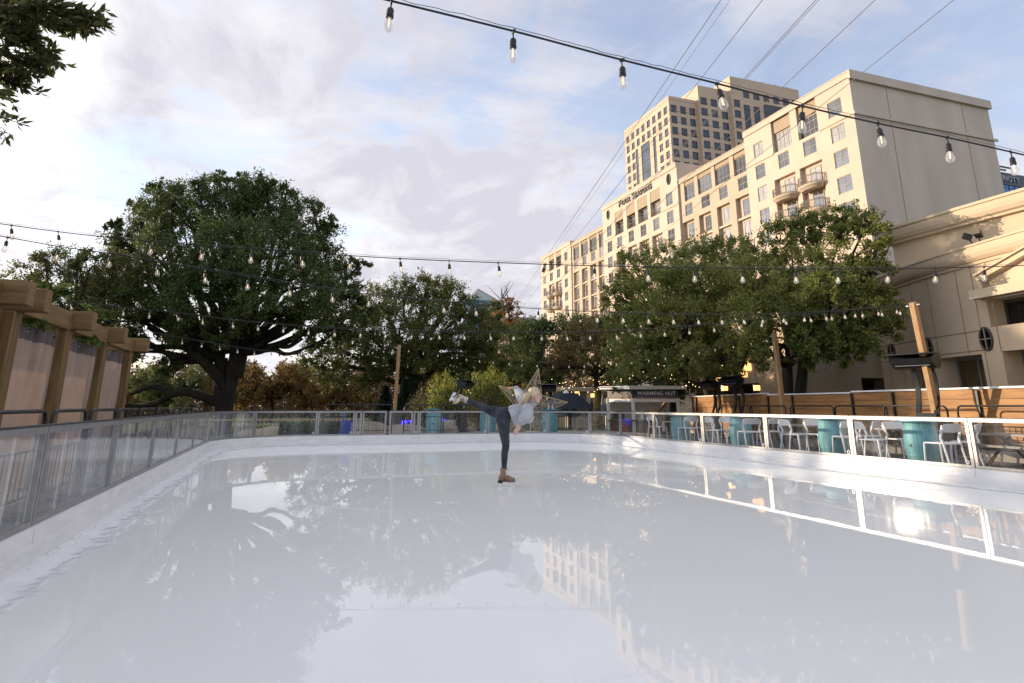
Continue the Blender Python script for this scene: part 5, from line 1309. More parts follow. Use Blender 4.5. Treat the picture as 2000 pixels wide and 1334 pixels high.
# ------------------------------------------------------------------ electric patio heaters
def make_heater(label):
    t = thing('patio_heater', (0, 0, 0), label, 'heater', 'black patio heaters')
    m = MB(); m.cbox((-.34, -.27, 0), (.34, .27, .05), .015); m.build('base', 'heater_black', t)
    m = MB(); vs = [(-.2, -.24, .05), (.2, -.24, .05), (.2, .24, .05), (-.2, .24, .05), (-.1, -.19, .86), (.02, -.19, .86), (.02, .19, .86), (-.1, .19, .86)]; m.add(vs, [(3, 2, 1, 0), (4, 5, 6, 7), (0, 1, 5, 4), (1, 2, 6, 5), (2, 3, 7, 6), (3, 0, 4, 7)]); pd = m.build('pedestal', 'heater_black', t)
    MB().box((.115, -.06, .7), (.128, .06, .735), Matrix.Rotation(-.2, 4, 'Y') @ Matrix.Translation((-.21, 0, .03))).build('badge', 'letter_steel', pd)
    for s in (-1, 1):
        pts = catmull([(-.04, s*.17, .8), (-.16, s*.17, 1.1), (-.2, s*.17, 1.4), (-.14, s*.17, 1.7), (-.02, s*.17, 1.9), (.1, s*.17, 2.0)], 5); m = MB()
        for i in range(len(pts)-1): m.bar(pts[i], pts[i+1], .05, .09, (0, 1, 0))
        m.build('leg', 'heater_black', t)
    # hood: curved shell with a flat brim
    m = MB(); prof = [(-.02, 1.78), (.05, 1.72), (.18, 1.74), (.30, 1.82), (.36, 1.93), (.34, 1.95), (.1, 2.03), (-.05, 2.0), (-.08, 1.9)]
    n = len(prof); vs = [(x, -.40, z) for x, z in prof]+[(x, .40, z) for x, z in prof]; m.add(vs, [tuple(range(n)), tuple(range(n, 2*n))[::-1]]+[(i, n+i, n+(i+1) % n, (i+1) % n) for i in range(n)]); hd = m.build('hood', 'heater_black', t)
    m = MB(); m.cbox((-.1, -.43, 2.035), (.5, .43, 2.062), .006, Matrix.Translation((0, 0, -.02)) @ Matrix.Rotation(.05, 4, 'Y')); m.build('brim', 'heater_black', t)
    MB().cbox((.2, -.33, 1.80), (.28, .33, 1.815), .004, Matrix.Translation((.02, 0, -.02))).build('grille', 'heater_grey', hd)
    return t
q = at(1808, 800, 14.3); h0 = make_heater('black patio heater with a wide hood beside the rightmost barrel table'); h0.location = (q[0], q[1], .1); h0.rotation_euler = (0, 0, rad(195)); h0.scale = (1.13, 1.13, 1.13)
for (px, d, rz, sc, lab) in ((1437, 22.5, 186, 1.06, 'taller of two black patio heaters right of the warming hut'), (1393, 24.5, 176, 1.02, 'shorter of two black patio heaters right of the warming hut'), (903, 26, 318, 1.05, 'black patio heater left of the skater, behind the raised leg'), (1068, 26.5, 250, .98, 'black patio heater right behind the skater head')):
    q = at(px, 790, d); c = copy_thing(h0, (q[0], q[1], .1 if px > 1300 else .1), rad(rz), lab); c.scale = (sc, sc, sc)
# ------------------------------------------------------------------ timber poles standing in old whiskey barrels
def make_cask(loc, label, s=1.):
    t = thing('whiskey_barrel', loc, label, 'barrel', 'dark casks holding the poles'); MB().lathe([((.26+.07*math.sin(pi*i/10))*s, .88*s*i/10) for i in range(11)]+[(.2*s, .85*s)], 24, loc).build('staves', 'old_barrel', t)
    for u in (.05, .25, .75, .95): r = (.26+.07*math.sin(pi*u))*s+.004; MB().lathe([(r-.004, .88*s*u-.02), (r+.003, .88*s*u-.02), (r+.003, .88*s*u+.02), (r-.004, .88*s*u+.02)], 24, loc, cap=False).build('hoop', 'black_metal', t)
def pole(base, top, label):
    t = thing('timber_pole', tuple(base), label, 'pole', 'timber poles carrying the string lights'); MB().bar(base, top, .12, .12, (0, 1, 0)).build('post', 'pine', t)
    tp = np.array(top); m = MB(); m.tube([tp+np.array((0, -.07, -.06)), tp+np.array((0, -.15, -.06))], .012, 6); m.tube([tp+np.array((-.07, 0, -.1)), tp+np.array((-.2, 0, -.1))], .012, 6); m.build('eye_bolt', 'steel', t)
    return np.array(top)
qa = at(770, 803, 25.5); qb = at(1534, 840, 19.8); qc = at(1834, 830, 14.4)
TA = pole((qa[0], qa[1], .4), at(780, 674, 25.5), 'short pale timber pole beyond the rink gate'); TBp = pole((qb[0], qb[1], .4), at(1512, 651, 19.8), 'timber pole between the paired heaters and the second table'); TC = pole((qc[0], qc[1], .4), at(1783, 591, 14.2), 'tall leaning timber pole at the right behind the heater')
for q, lab in ((qa, 'dark whiskey barrel foot of the pole beyond the gate'), (qb, 'dark whiskey barrel foot of the middle pole by the plank fence'), (qc, 'dark whiskey barrel foot of the leaning pole, right')): make_cask((q[0], q[1], .1), lab)
# ------------------------------------------------------------------ string lights
def lamp_meshes():
    s = MB(); s.tube([(0, 0, .0), (.003, 0, -.02), (0, 0, -.045)], .0045, 6); s.lathe([(.008, -.043), (.016, -.05), (.019, -.06), (.019, -.088), (.021, -.09), (.0205, -.105), (.012, -.106)], 10); s.cbox((-.016, -.006, -.012), (.016, .006, .010), .003)
    b_ = MB(); b_.lathe([(.0125, -.1065), (.014, -.112), (.021, -.128), (.0275, -.146), (.0285, -.160), (.025, -.175), (.015, -.187), (.004, -.190)], 12)
    f = MB(); f.tube([(0, 0, -.108), (0, 0, -.12)], .004, 5); f.tube([(-.004, 0, -.122), (-.005, 0, -.160)], .0022, 5); f.tube([(.004, 0, -.122), (.005, 0, -.160)], .0022, 5)
    return s.mesh('socket', 'socket_black', True), b_.mesh('bulb', 'bulb_glass', True), f.mesh('filament', 'filament')
SOCK, BULB, FIL = lamp_meshes()
def string(label, pts, bulbs, r=.0055, wire=True, scale=1., near=False):
    """cable through real points; bulbs by their place along it"""
    P = np.array(catmull(pts, 10)); px = np.array([project(p)[0] for p in P])
    t = thing('string_light', tuple(P[len(P)//2]), label, 'string light', 'strings of clear bulbs over the rink')
    MB().tube(P, r, 6).build('cable', 'cable_black', t)
    if wire: MB().tube(P+np.array((0, 0, .022))+np.random.default_rng(3).normal(size=P.shape)*.002, r*.35, 5).build('support_wire', 'wire_grey', t)
    for x in bulbs:
        i = int(np.argmin(np.abs(px-x))); j = i+1 if (i+1 < len(px) and (x-px[i])*(px[min(i+1, len(px)-1)]-px[i]) > 0) else max(i-1, 0)
        den = px[j]-px[i]; f = 0 if abs(den) < 1e-6 else np.clip((x-px[i])/den, 0, 1); q = P[i]+(P[j]-P[i])*f
        s = link('socket', SOCK, t, tuple(q-P[len(P)//2]), (random.gauss(0, .10), random.gauss(0, .12), random.uniform(0, 6))); s.scale = (scale,)*3
        link('bulb', BULB, s); link('filament', FIL, s)
def project(p):
    v = np.array(p)-EYEP; z = v @ cF; return 1000+F_PX*(v @ cR)/z, 475-F_PX*(v @ cU)/z
def dl(x, x0, d0, x1, d1): k = (x-x0)/(x1-x0); return 1/((1-k)/d0+k/d1)
def strip(pts, f): return [at(x, y, f(x)) for x, y in pts]
string('nearest string of clear bulbs slanting across the top right of the sky', strip([(560, -52), (660, -24), (765, 2), (1000, 60), (1215, 117), (1400, 163), (1567, 207), (1715, 241), (1857, 270), (1980, 298), (2120, 330), (2300, 372)], lambda x: dl(x, 765, 3.35, 1980, 4.75)), [765, 1003, 1215, 1400, 1567, 1715, 1850, 1974, 2090], .0062)
string('string of bulbs running level across the whole photo above the tree tops', strip([(-300, 395), (-100, 424), (0, 437), (110, 452), (207, 463), (395, 480), (587, 493), (781, 505), (973, 513), (1160, 519), (1357, 523), (1552, 525), (1736, 525), (1925, 521), (2100, 515), (2300, 506)], lambda x: 7.9), [-70, 22, 113, 207, 300, 396, 492, 588, 684, 781, 877, 973, 1065, 1162, 1265, 1357, 1449, 1552, 1637, 1736, 1827, 1922, 2015], .006)
f3 = lambda x: dl(x, 0, 7.6, 1783, 14.2)
string('string of bulbs falling from the left edge past the oak to the leaning pole', strip([(-300, 405), (-100, 444), (0, 461), (120, 482), (215, 495), (310, 512), (490, 541), (650, 566), (800, 583), (990, 599), (1165, 609), (1310, 614), (1448, 615), (1560, 612), (1680, 604)], f3)+[TC+np.array((-.2, 0, -.1))], [-80, 15, 117, 216, 309, 401, 486, 568, 650, 722, 797, 866, 930, 990, 1052, 1110, 1166, 1217, 1266, 1315, 1362, 1408, 1449, 1490, 1532, 1572, 1610, 1648, 1684, 1720, 1757], .006)
string('string of bulbs from behind the pergola to the leaning pole, lower of two', strip([(60, 575), (150, 591), (260, 603), (350, 612), (450, 625), (560, 635), (650, 641), (790, 646), (930, 648), (1060, 649), (1160, 648), (1300, 641), (1400, 632), (1500, 622), (1600, 612), (1700, 602)], lambda x: dl(x, 150, 14.6, 1783, 14.2))+[TC+np.array((-.2, 0, -.06))], [140, 188, 244, 294, 345, 397, 455, 505, 555, 604, 654, 706, 755, 806, 857, 907, 957, 1005, 1058, 1107, 1154, 1203, 1253, 1299, 1346, 1393, 1442, 1488, 1533, 1580, 1624, 1670, 1715, 1752], .007)
string('string of small bulbs sagging from the pergola to the short pole beyond the gate', strip([(100, 602), (185, 622), (240, 634), (310, 652), (400, 668), (480, 681), (560, 689), (640, 690), (700, 686)], lambda x: dl(x, 185, 17.5, 780, 25.5))+[TA+np.array((-.1, 0, -.06))], [183, 228, 274, 316, 357, 395, 430, 465, 498, 530, 560, 588, 615, 640, 664, 687, 709, 730, 750, 768], .007)
string('string of small bulbs sagging between the short pole and the middle pole', [TA+np.array((.1, 0, -.06))]+strip([(855, 688), (920, 697), (993, 704), (1080, 709), (1140, 708), (1200, 704), (1260, 698), (1330, 687), (1400, 675), (1460, 664)], lambda x: dl(x, 780, 25.5, 1512, 19.8))+[TBp+np.array((-.2, 0, -.1))], [800, 828, 855, 882, 910, 936, 964, 993, 1021, 1050, 1080, 1111, 1141, 1171, 1204, 1235, 1267, 1299, 1333, 1365, 1397, 1431, 1465, 1497], .007, False)
# ------------------------------------------------------------------ overhead power lines
for i, (x, z, lab) in enumerate(((1340, 9.6, 'overhead wire nearest the middle of the sky'), (1356, 11.5, 'second overhead wire, close beside the first'), (1411, 9.8, 'third overhead wire from the left, over the tower'), (1502, 9.7, 'fourth overhead wire, the lower of a close pair'), (1507, 10.6, 'fifth overhead wire, the upper of a close pair'), (1603, 9.6, 'sixth overhead wire, crossing the hotel roof'), (1737, 9.4, 'rightmost overhead wire, over the hotel right block'))):
    p = onz(x, 100, z); dr = np.array((math.sin(rad(13.5)), math.cos(rad(13.5)), 0)); k = np.linspace(-25, 46, 30)
    P = np.array([p+dr*s+np.array((0, 0, -.0004*(s-8)*(s-8)*0)) for s in k]); m = MB().tube(P, .009 if i not in (1,) else .006, 5); o = m.build('overhead_wire', 'wire_grey'); tag(o, lab, 'wire', 'overhead wires')
# ------------------------------------------------------------------ warming hut
d = 30.; ax = np.array((cR[0], cR[1], 0)); ax /= np.linalg.norm(ax); ay = np.array((-ax[1], ax[0], 0))     # ax to the right, ay away from the rink
hc = at(1237, 800, d); hc[2] = -.2; HM = axes(ax, ay, (0, 0, 1), hc)
hut = thing('warming_hut', tuple(hc), 'white timber warming hut with a flat canted roof and navy name board', 'kiosk')
W_, D_, H_ = 2.15, 2.4, 2.2
lx = -1.0; ly = 1.25      # left side runs back at a slant
P0, P1_, P2_, P3 = (0, 0), (W_, 0), (W_+.1, 2.6), (lx, ly)
for (x, y) in (P0, P1_, P2_, (lx, ly), (lx+.1, 2.6)): MB().cbox((x-.075, y-.075, 0), (x+.075, y+.075, H_-.42), .01, HM).build('post', 'hut_white', hut)
def seg(mb, a, b_, z0, z1, th): 
    a = HM @ Vector((*a, (z0+z1)/2)); b_ = HM @ Vector((*b_, (z0+z1)/2)); return mb.bar(a, b_, th, z1-z0)
for (a, b_, nm) in ((P0, P1_, 1), (P3, P0, 0)):
    A = np.array(a); B = np.array(b_); u = (B-A)/np.linalg.norm(B-A); a2 = A+u*.08; b2 = B-u*.08
    seg(MB(), a2, b2, H_-.60, H_-.44, .1).build('header', 'hut_white', hut)
    seg(MB(), A-u*.05, B+u*.02, H_-.435, H_-.38, .14).build('trim', 'trim_orange', hut)
    seg(MB(), A, B-u*.0, H_-.375, H_-.02, .08).build('name_board', 'sign_navy' if nm else 'sign_grey', hut)
    seg(MB(), a2, b2, .0, .72, .06).build('counter_front', 'counter_wood', hut)
    seg(MB(), A-u*.05, B+u*.05, .725, .775, .34).build('counter', 'counter_wood', hut)
m = MB(); f0 = HM @ Vector((0, 0, 0))
for p, q_, z0, z1 in (((P2_), (lx+.1, 2.6), 0, H_-.42),): seg(m, p, q_, z0, z1, .05)
seg(m, P2_, (W_, .09), .0, .9, .05); m.build('back_wall', 'hut_white', hut)
m = MB(); poly = [(-.22, -.3), (W_+.38, -.3), (W_+.5, 3.0), (lx-.2, 3.0), (lx-.42, ly-.25)]; 
m.prism(poly, H_+.002, H_+.11).xf(HM); m.build('roof', 'hut_white', hut)
m = MB(); poly2 = [(-.27, -.36), (W_+.44, -.36), (W_+.56, 3.05), (lx-.25, 3.05), (lx-.5, ly-.3)]; m.prism(poly2, H_+.112, H_+.15).xf(HM); m.build('roof_edge', 'hut_white', hut)
m = MB(); m.bar(HM @ Vector((W_+.06, -.02, H_-.5)), HM @ Vector((W_+.95, -.1, H_-.78)), .06, .3, tuple(ay)); m.bar(HM @ Vector((W_+.08, -.02, H_-1.2)), HM @ Vector((W_+.62, -.08, H_-.74)), .06, .06); m.build('hatch_flap', 'hut_white', hut)
txt = 'WARMING HUT'
zc_ = H_-.2; o_ = HM @ Vector((W_*.5+.06, -.046, zc_-.075)); text_mesh(txt, .25, .006, 'sign_lettering', 'letter_white', axes(ax, (0, 0, 1), -ay, o_), hut, 1.05, .004)
m = MB(); A = np.array((W_, 0)); 
for (x0, x1, z) in ((.04, W_-.04, H_-.36), (.04, W_-.04, H_-.035)): seg(m, (x0, -.043), (x1, -.043), z-.006, z+.006, .006)
m.build('board_line', 'letter_steel', hut)
# a few things on and in the hut
def small(name, loc, label, cat, parts, group=None):
    t = thing(name, loc, label, cat, group)
    for n_, mb, mt in parts: mb.build(n_, mt, t)
    return t
q = HM @ Vector((.42, .05, .78)); small('cone_tree', tuple(q), 'small white cone tree on the hut counter', 'ornament', [('cone', MB().lathe([(.085, 0), (.07, .12), (.03, .32), (.004, .48)], 14, q), 'hut_white'), ('stand', MB().lathe([(.05, -.004+.002), (.05, .0)], 10, q), 'gold_frame')])
q = HM @ Vector((-.55, .95, .78)); small('menu_board', tuple(q), 'dark flat screen standing in the hut side window', 'screen', [('screen', MB().cbox((-.3, -.02, 0.02), (.3, .02, .4), .01, Matrix.Translation(q) @ Matrix.Rotation(-.9, 4, 'Z')), 'pane_dark'), ('foot', MB().cbox((-.12, -.06, 0), (.12, .06, .018), .004, Matrix.Translation(q) @ Matrix.Rotation(-.9, 4, 'Z')), 'black_metal')])
q = HM @ Vector((1.25, .9, 1.1)); small('pastry_machine', (q[0], q[1], q[2]-.4), 'dark kitchen machine inside the hut', 'machine', [('body', MB().cbox((q[0]-.22, q[1]-.2, q[2]-.4), (q[0]+.22, q[1]+.2, q[2]+.05), .02), 'black_metal'), ('chute', MB().bar((q[0]+.2, q[1], q[2]+.06), (q[0]+.6, q[1], q[2]+.5), .14, .1), 'stake_wood')])
for k, (ux, cm, lab) in enumerate(((.85, 'red_plastic', 'red bottle on the hut counter'), (.75, 'bottle', 'pale bottle on the hut counter'), (1.55, 'old_barrel', 'dark jar on the hut counter'))):
    q = HM @ Vector((ux, -.02, .78)); small('bottle', tuple(q), lab, 'bottle', [('body', MB().lathe([(.03, 0), (.032, .1), (.02, .14), (.011, .15), (.011, .19)], 10, q), cm)])
# low white bench by the hut, fire extinguisher
q = HM @ Vector((1.5, -1.3, 0)); t = thing('bench', (q[0], q[1], .1), 'low white bench before the warming hut counter', 'bench'); mm = axes(ax, ay, (0, 0, 1), (q[0], q[1], .1))
MB().cbox((-.45, -.16, .4), (.75, .16, .45), .008, mm).build('seat', 'hut_white', t)
for x in (-.4, .7): MB().cbox((x-.03, -.14, 0), (x+.03, .14, .399), .006, mm).build('leg', 'hut_white', t)
q = HM @ Vector((-.55, -.5, 0)); t = thing('fire_extinguisher', (q[0], q[1], -.2), 'red cylinder standing left of the hut counter', 'extinguisher'); q[2] = -.2; MB().lathe([(.09, .0), (.1, .05), (.1, .45), (.06, .52), (.03, .55)], 14, q).build('cylinder', 'red_plastic', t); MB().cbox((q[0]-.05, q[1]-.02, q[2]+.552), (q[0]+.08, q[1]+.02, q[2]+.6), .005).build('handle', 'black_metal', t)
# ------------------------------------------------------------------ grey trestle benches along the fence
for k, (x, y, L, lab) in enumerate(((13.35, 8.3, 1.9, 'weathered grey trestle table behind the rightmost panel'), (13.9, 11.3, 1.8, 'weathered grey trestle table between the heater and the second barrel table'), (14.2, 14.6, 1.9, 'weathered grey trestle table by the middle pole'))):
    t = thing('trestle_table', (x, y, .1), lab, 'table', 'grey trestle tables along the fence'); mm = Matrix.Translation((x, y, .1)) @ Matrix.Rotation(pi/2-.12, 4, 'Z')
    MB().cbox((-L/2, -.3, .56), (L/2, .3, .61), .006, mm).build('table_top', 'bench_wood', t); MB().cbox((-L/2, -.62, .36), (L/2, -.4, .4), .006, mm).build('seat', 'bench_wood', t); MB().cbox((-L/2, .4, .36), (L/2, .62, .4), .006, mm).build('seat', 'bench_wood', t)
    for s in (-1, 1):
        m = MB()
        for a, b_ in (((s*L*.36, -.56, 0), (s*L*.36, .12, .555)), ((s*L*.36, .56, 0), (s*L*.36, -.12, .555))): m.bar(mm @ Vector(a), mm @ Vector(b_), .04, .04)
        m.bar(mm @ Vector((s*L*.36, -.6, .33)), mm @ Vector((s*L*.36, .6, .33)), .035); m.build('trestle', 'black_metal', t)
# grey kerb board along the foot of the fence
o = MB().box((14.2, 4, .104), (14.34, 15.5, .3)).build('kerb_board', 'bench_wood'); tag(o, 'long weathered kerb board at the foot of the plank fence', 'board')
# ------------------------------------------------------------------ gold star sculpture
d = 26.0
def star(cx_, cy_, R, label, tilt):
    c = np.array(at(cx_, cy_, d)); t = thing('star_sculpture', (c[0], c[1], .1), label, 'sculpture'); ridge = .24
    o3 = lambda a, r, f=0.: c+ax*(r*math.cos(a))+np.array((0, 0, 1))*(r*math.sin(a))-ay*f
    fr = MB(); lat = MB(); rr = R*.40
    for s_ in (1, -1):
        for k in range(5):
            a0 = tilt+k*2*pi/5; tip = o3(a0, R); l_ = o3(a0+pi/5, rr); r_ = o3(a0-pi/5, rr); mid = o3(0, 0, ridge*s_)
            if s_ == 1: fr.tube([l_, tip], .018, 6); fr.tube([r_, tip], .018, 6)
            fr.tube([mid, tip], .013, 5); fr.tube([mid, l_], .009, 5)
            for (p, q_, s3) in ((mid, tip, l_), (mid, tip, r_)):
                # filigree: small rings and links scattered over the triangular pane
                for _ in range(48):
                    u, v = RNG.random(2)
                    if u+v > 1: u, v = 1-u, 1-v
                    e1 = (q_-p); e2 = (s3-p); cc = p+e1*u*.97+e2*v*.95; n1 = e1/np.linalg.norm(e1); n2 = np.cross(np.cross(e1, e2), e1); n2 /= np.linalg.norm(n2); r0 = RNG.uniform(.018, .036)
                    lat.tube([cc+n1*r0*math.cos(a*pi/3)+n2*r0*math.sin(a*pi/3) for a in range(7)], .006, 4, cap=False)
                for v in np.linspace(.12, .9, 6): lat.tube([p+(q_-p)*v, s3+(q_-s3)*v], .005, 4)
    fr.build('frame', 'gold_frame', t); lat.build('filigree', 'gold_lattice', t)
    b_ = MB(); p = o3(0, 0); b_.tube([p, (c[0], c[1], .1)], .03, 8); b_.lathe([(.3, .0), (.3, .03), (.05, .05)], 20, (c[0], c[1], .1)); b_.build('stand', 'gold_frame', t)
star(1036, 792, 1.55, 'large gold filigree star sculpture standing tilted behind the skater', rad(77))
# ------------------------------------------------------------------ navy parasol, pavilion, lanterns, plants behind
d = 31; q = at(1106, 800, d); t = thing('parasol', (q[0], q[1], -.2), 'low navy square parasol right of the skater head', 'parasol'); zt = at(1106, 768, d)[2]
m = MB(); w2 = 1.05; m.add([(q[0]-w2, q[1]-w2, zt-.75), (q[0]+w2, q[1]-w2, zt-.75), (q[0]+w2, q[1]+w2, zt-.75), (q[0]-w2, q[1]+w2, zt-.75), (q[0]-.45, q[1]-.45, zt), (q[0]+.45, q[1]-.45, zt), (q[0]+.45, q[1]+.45, zt), (q[0]-.45, q[1]+.45, zt)], [(0, 1, 5, 4), (1, 2, 6, 5), (2, 3, 7, 6), (3, 0, 4, 7), (4, 5, 6, 7), (3, 2, 1, 0)]); m.build('canopy', 'navy', t); MB().tube([(q[0], q[1], -.2), (q[0], q[1], zt-.76)], .03, 8).build('pole', 'black_metal', t)
MB().lathe([(.16, 0), (.1, .1), (.01, .16)], 12, (q[0], q[1], zt+.002)).build('finial', 'hut_white', t)
for k, (px, lab) in enumerate(((1075, 'left bottle on the barrel behind the skater'), (1083, 'right bottle on the barrel behind the skater'))):
    q = np.array((10.02+.16*k, 24.1, .1+.838*1.17)); small('bottle', tuple(q), lab, 'bottle', [('body', MB().lathe([(.036, 0), (.038, .12), (.02, .17), (.012, .19)], 10, q), 'bottle'), ('cap', MB().lathe([(.014, .191), (.014, .23)], 10, q), 'black_metal')])
d = 41; pv = thing('garden_pavilion', tuple(ground_at(1150, d)), 'pale lit garden pavilion with columns under the trees', 'pavilion')
for px in (1112, 1128, 1150, 1164): q = ground_at(px, d); MB().cbox((q[0]-.22, q[1]-.22, -.2), (q[0]+.22, q[1]+.22, 2.1), .02).build('column', 'cream_column', pv)
q = ground_at(1138, d); m = MB(); m.cbox((q[0]-1.6, q[1]-.4, 2.11), (q[0]+1.6, q[1]+1.6, 2.4), .03); m.build('roof', 'cream_column', pv); m = MB(); m.box((q[0]-1.5, q[1]+1.4, -.2), (q[0]+1.5, q[1]+1.5, 2.1)); m.build('back_wall', 'cream_column', pv)
for k, (px, py, d, lab) in enumerate(((1403, 741, 27, 'lit lantern hanging left behind the heaters'), (1415, 757, 27.5, 'small lit lantern between the heaters'), (1453, 731, 27, 'topmost lit lantern hanging in the dark of the oaks'), (1478, 757, 28, 'lit lantern right of the taller heater'), (1087, 774, 33, 'round lit lantern right of the skater head'), (1127, 768, 38, 'lit lantern on the left of the pavilion'), (1158, 772, 38, 'lit lantern on the right of the pavilion'))):
    q = at(px, py, d); t = thing('lantern', tuple(q), lab, 'lantern', 'lanterns under the trees'); MB().cbox((q[0]-.11, q[1]-.11, q[2]-.13), (q[0]+.11, q[1]+.11, q[2]+.1), .02).build('glass', 'lantern_glow', t); MB().cbox((q[0]-.13, q[1]-.13, q[2]+.102), (q[0]+.13, q[1]+.13, q[2]+.14), .01).build('cap', 'black_metal', t); MB().cbox((q[0]-.13, q[1]-.13, q[2]-.16), (q[0]+.13, q[1]+.13, q[2]-.132), .01).build('base', 'black_metal', t); MB().tube([(q[0], q[1], q[2]+.141), (q[0], q[1], q[2]+.7)], .008, 5).build('cord', 'black_metal', t)
# fairy lights strung under the oaks
for k, (pts, n, lab) in enumerate((([(1130, 770), (1180, 752), (1240, 738), (1320, 725)], 15, 'fairy lights rising over the left of the hut roof'), ([(1240, 735), (1270, 718), (1300, 712), (1345, 735)], 11, 'fairy lights dipping above the hut name board'), ([(1300, 700), (1345, 728), (1380, 745), (1420, 760)], 11, 'fairy lights falling toward the paired heaters'), ([(1080, 745), (1120, 757), (1170, 748), (1200, 760)], 11, 'fairy lights over the pavilion and lit plants'), ([(1085, 772), (1095, 790), (1100, 770), (1105, 745), (1110, 765), (1112, 790)], 20, 'fairy lights wound round the trunk right of the parasol'), ([(1310, 735), (1335, 755), (1355, 748), (1390, 770)], 10, 'fairy lights low behind the right of the hut roof'), ([(900, 765), (935, 772), (975, 778), (1010, 776), (1045, 778)], 13, 'fairy lights low behind the raised leg and star'), ([(1375, 700), (1410, 712), (1450, 704), (1490, 715)], 9, 'fairy lights high in the oak above the heaters'))):
    d = 29.5 if k != 3 and k != 4 and k != 6 else 33; P = np.array(catmull([at(x, y, d) for x, y in pts], 12)); t = thing('fairy_lights', tuple(P[0]), lab, 'fairy lights', 'warm fairy lights under the trees'); MB().tube(P, .004, 4).build('cord', 'cable_black', t)
    for i in range(n):
        q = P[int((i+.5)/n*(len(P)-1))]+RNG.normal(size=3)*.10; MB().ball(q, .017, 6, 4).build('bulb', 'fairy', t)
# agave and potted plants left of the hut
for (px, d, h, lab) in ((1190, 33, 1.35, 'spiky dark green palm plant between pavilion and hut'), (1158, 35, 1.7, 'spiky palm plant in front of the pavilion'), (1113, 35, 1.6, 'spiky palm plant left of the pavilion')):
    b_ = ground_at(px, d); t = thing('palm_plant', tuple(b_), lab, 'plant', 'spiky plants by the pavilion'); C = []; D = []; hh = h
    for k in range(150):
        u = RNG.normal(size=3); u[2] = abs(u[2])*.8-.1; C.append(b_+np.array((0, 0, hh*.55))+RNG.normal(size=3)*.04); D.append(u)
    mesh_part('leaves', leaf_mesh('leaves', np.array(C), np.array(D), hh*.5, 'leaf_agave', .09), t); MB().tube([b_, b_+np.array((0, 0, hh*.56))], [.09, .07], 8).build('stem', 'bark_grey', t)
d = 32; b_ = ground_at(1168, d); t = thing('lit_shrub', tuple(b_), 'narrow shrub wrapped in pale lights left of the hut', 'shrub'); n = 2600; z = RNG.uniform(0, 1, n); a = RNG.uniform(0, 6.3, n); r = .36*(1-z*.8); mesh_part('crown', leaf_mesh('crown', np.stack([b_[0]+r*np.cos(a), b_[1]+r*np.sin(a), -.2+z*2.3], 1), RNG.normal(size=(n, 3)), .09, 'leaf_olive', .4), t); MB().tube([b_, b_+np.array((0, 0, 2.1))], [.05, .02], 6).build('stem', 'bark', t)
d = 31.5; b_ = ground_at(1178, d); t = thing('closed_parasol', tuple(b_), 'closed grey parasol left of the warming hut', 'parasol'); MB().tube([b_, b_+np.array((0, 0, 2.05))], .025, 8).build('pole', 'black_metal', t); MB().lathe([(.11, .95), (.15, 1.1), (.11, 1.5), (.05, 1.95), (.012, 2.06)], 12, b_).build('canopy', 'umbrella_grey', t)
# ------------------------------------------------------------------ beyond the far barrier: stakes, planter, boulders, blue things, iron fence
st = thing('stake_fence', (-1.4, 24.5, -.2), 'thin pale wooden stakes and rail beyond the left corner', 'fence'); 
for k in range(15): x = -3.2+k*.42; m = MB(); m.bar((x, 24.4+.02*k, -.2), (x+random.uniform(-.05, .09), 24.4+.02*k, .74+random.uniform(-.04, .04)), .035); m.build('stake', 'stake_wood', st)
m = MB(); m.bar((-3.2, 24.46, .7), (3.0, 24.7, .72), .03, .05); m.build('rail', 'stake_wood', st)
fi = thing('iron_fence', (2.5, 26.8, -.2), 'black iron picket fence across the far lawn', 'fence'); m = MB()
for zz in (.1, .85): m.bar((-7, 28.8, zz), (13, 28.8, zz), .04)
m.build('rail', 'black_metal', fi); m = MB()
for k in range(120): x = -7+k*20/119; m.bar((x, 28.83, -.2), (x, 28.83, 1.02), .02)
m.build('pickets', 'black_metal', fi)
b_ = np.array((.9, 23.6, -.2)); t = thing('hedge_planter', tuple(b_), 'dark planter box topped with a clipped green hedge, far left end', 'planter'); m = MB()
m.cbox((b_[0]-1.0, b_[1]-.3, -.2), (b_[0]+1.15, b_[1]+.3, .32), .02); m.build('box', 'navy', t); n = 5000; mesh_part('hedge', leaf_mesh('hedge', np.stack([b_[0]+RNG.uniform(-1., 1.15, n), b_[1]+RNG.uniform(-.32, .32, n), RNG.uniform(.3, .62, n)], 1), RNG.normal(size=(n, 3)), .06, 'leaf_shrub'), t)
for k, (x, y, r, lab) in enumerate(((-.6, 25.6, .7, 'pale boulder beyond the left corner panel'), (1.9, 25.2, .62, 'pale boulder right of the hedge planter'), (3.0, 25.9, .85, 'rounded boulder behind the left gate leaf'), (4.6, 25.9, .8, 'rounded boulder behind the right gate leaf'), (6.6, 26.6, .9, 'low boulder behind the first teal barrel'), (8.9, 26.4, .8, 'low boulder left of the skater hip'))):
    m = MB(); m.ball((0, 0, 0), 1, 18, 12); vv = np.array(m.v); ph = RNG.uniform(0, 6, 3); k_ = 1+.14*np.sin(vv[:, 0]*3+ph[0])*np.cos(vv[:, 1]*2.6+ph[1])+.09*np.sin(vv[:, 2]*4+vv[:, 0]*2+ph[2]); vv = vv*k_[:, None]*np.array((r*1.25, r*.8, r*.62))+np.array((x, y, .05)); m.v = [tuple(p) for p in vv]; o = m.build('boulder', 'rock', smooth=True); tag(o, lab, 'boulder', 'boulders on the far lawn')
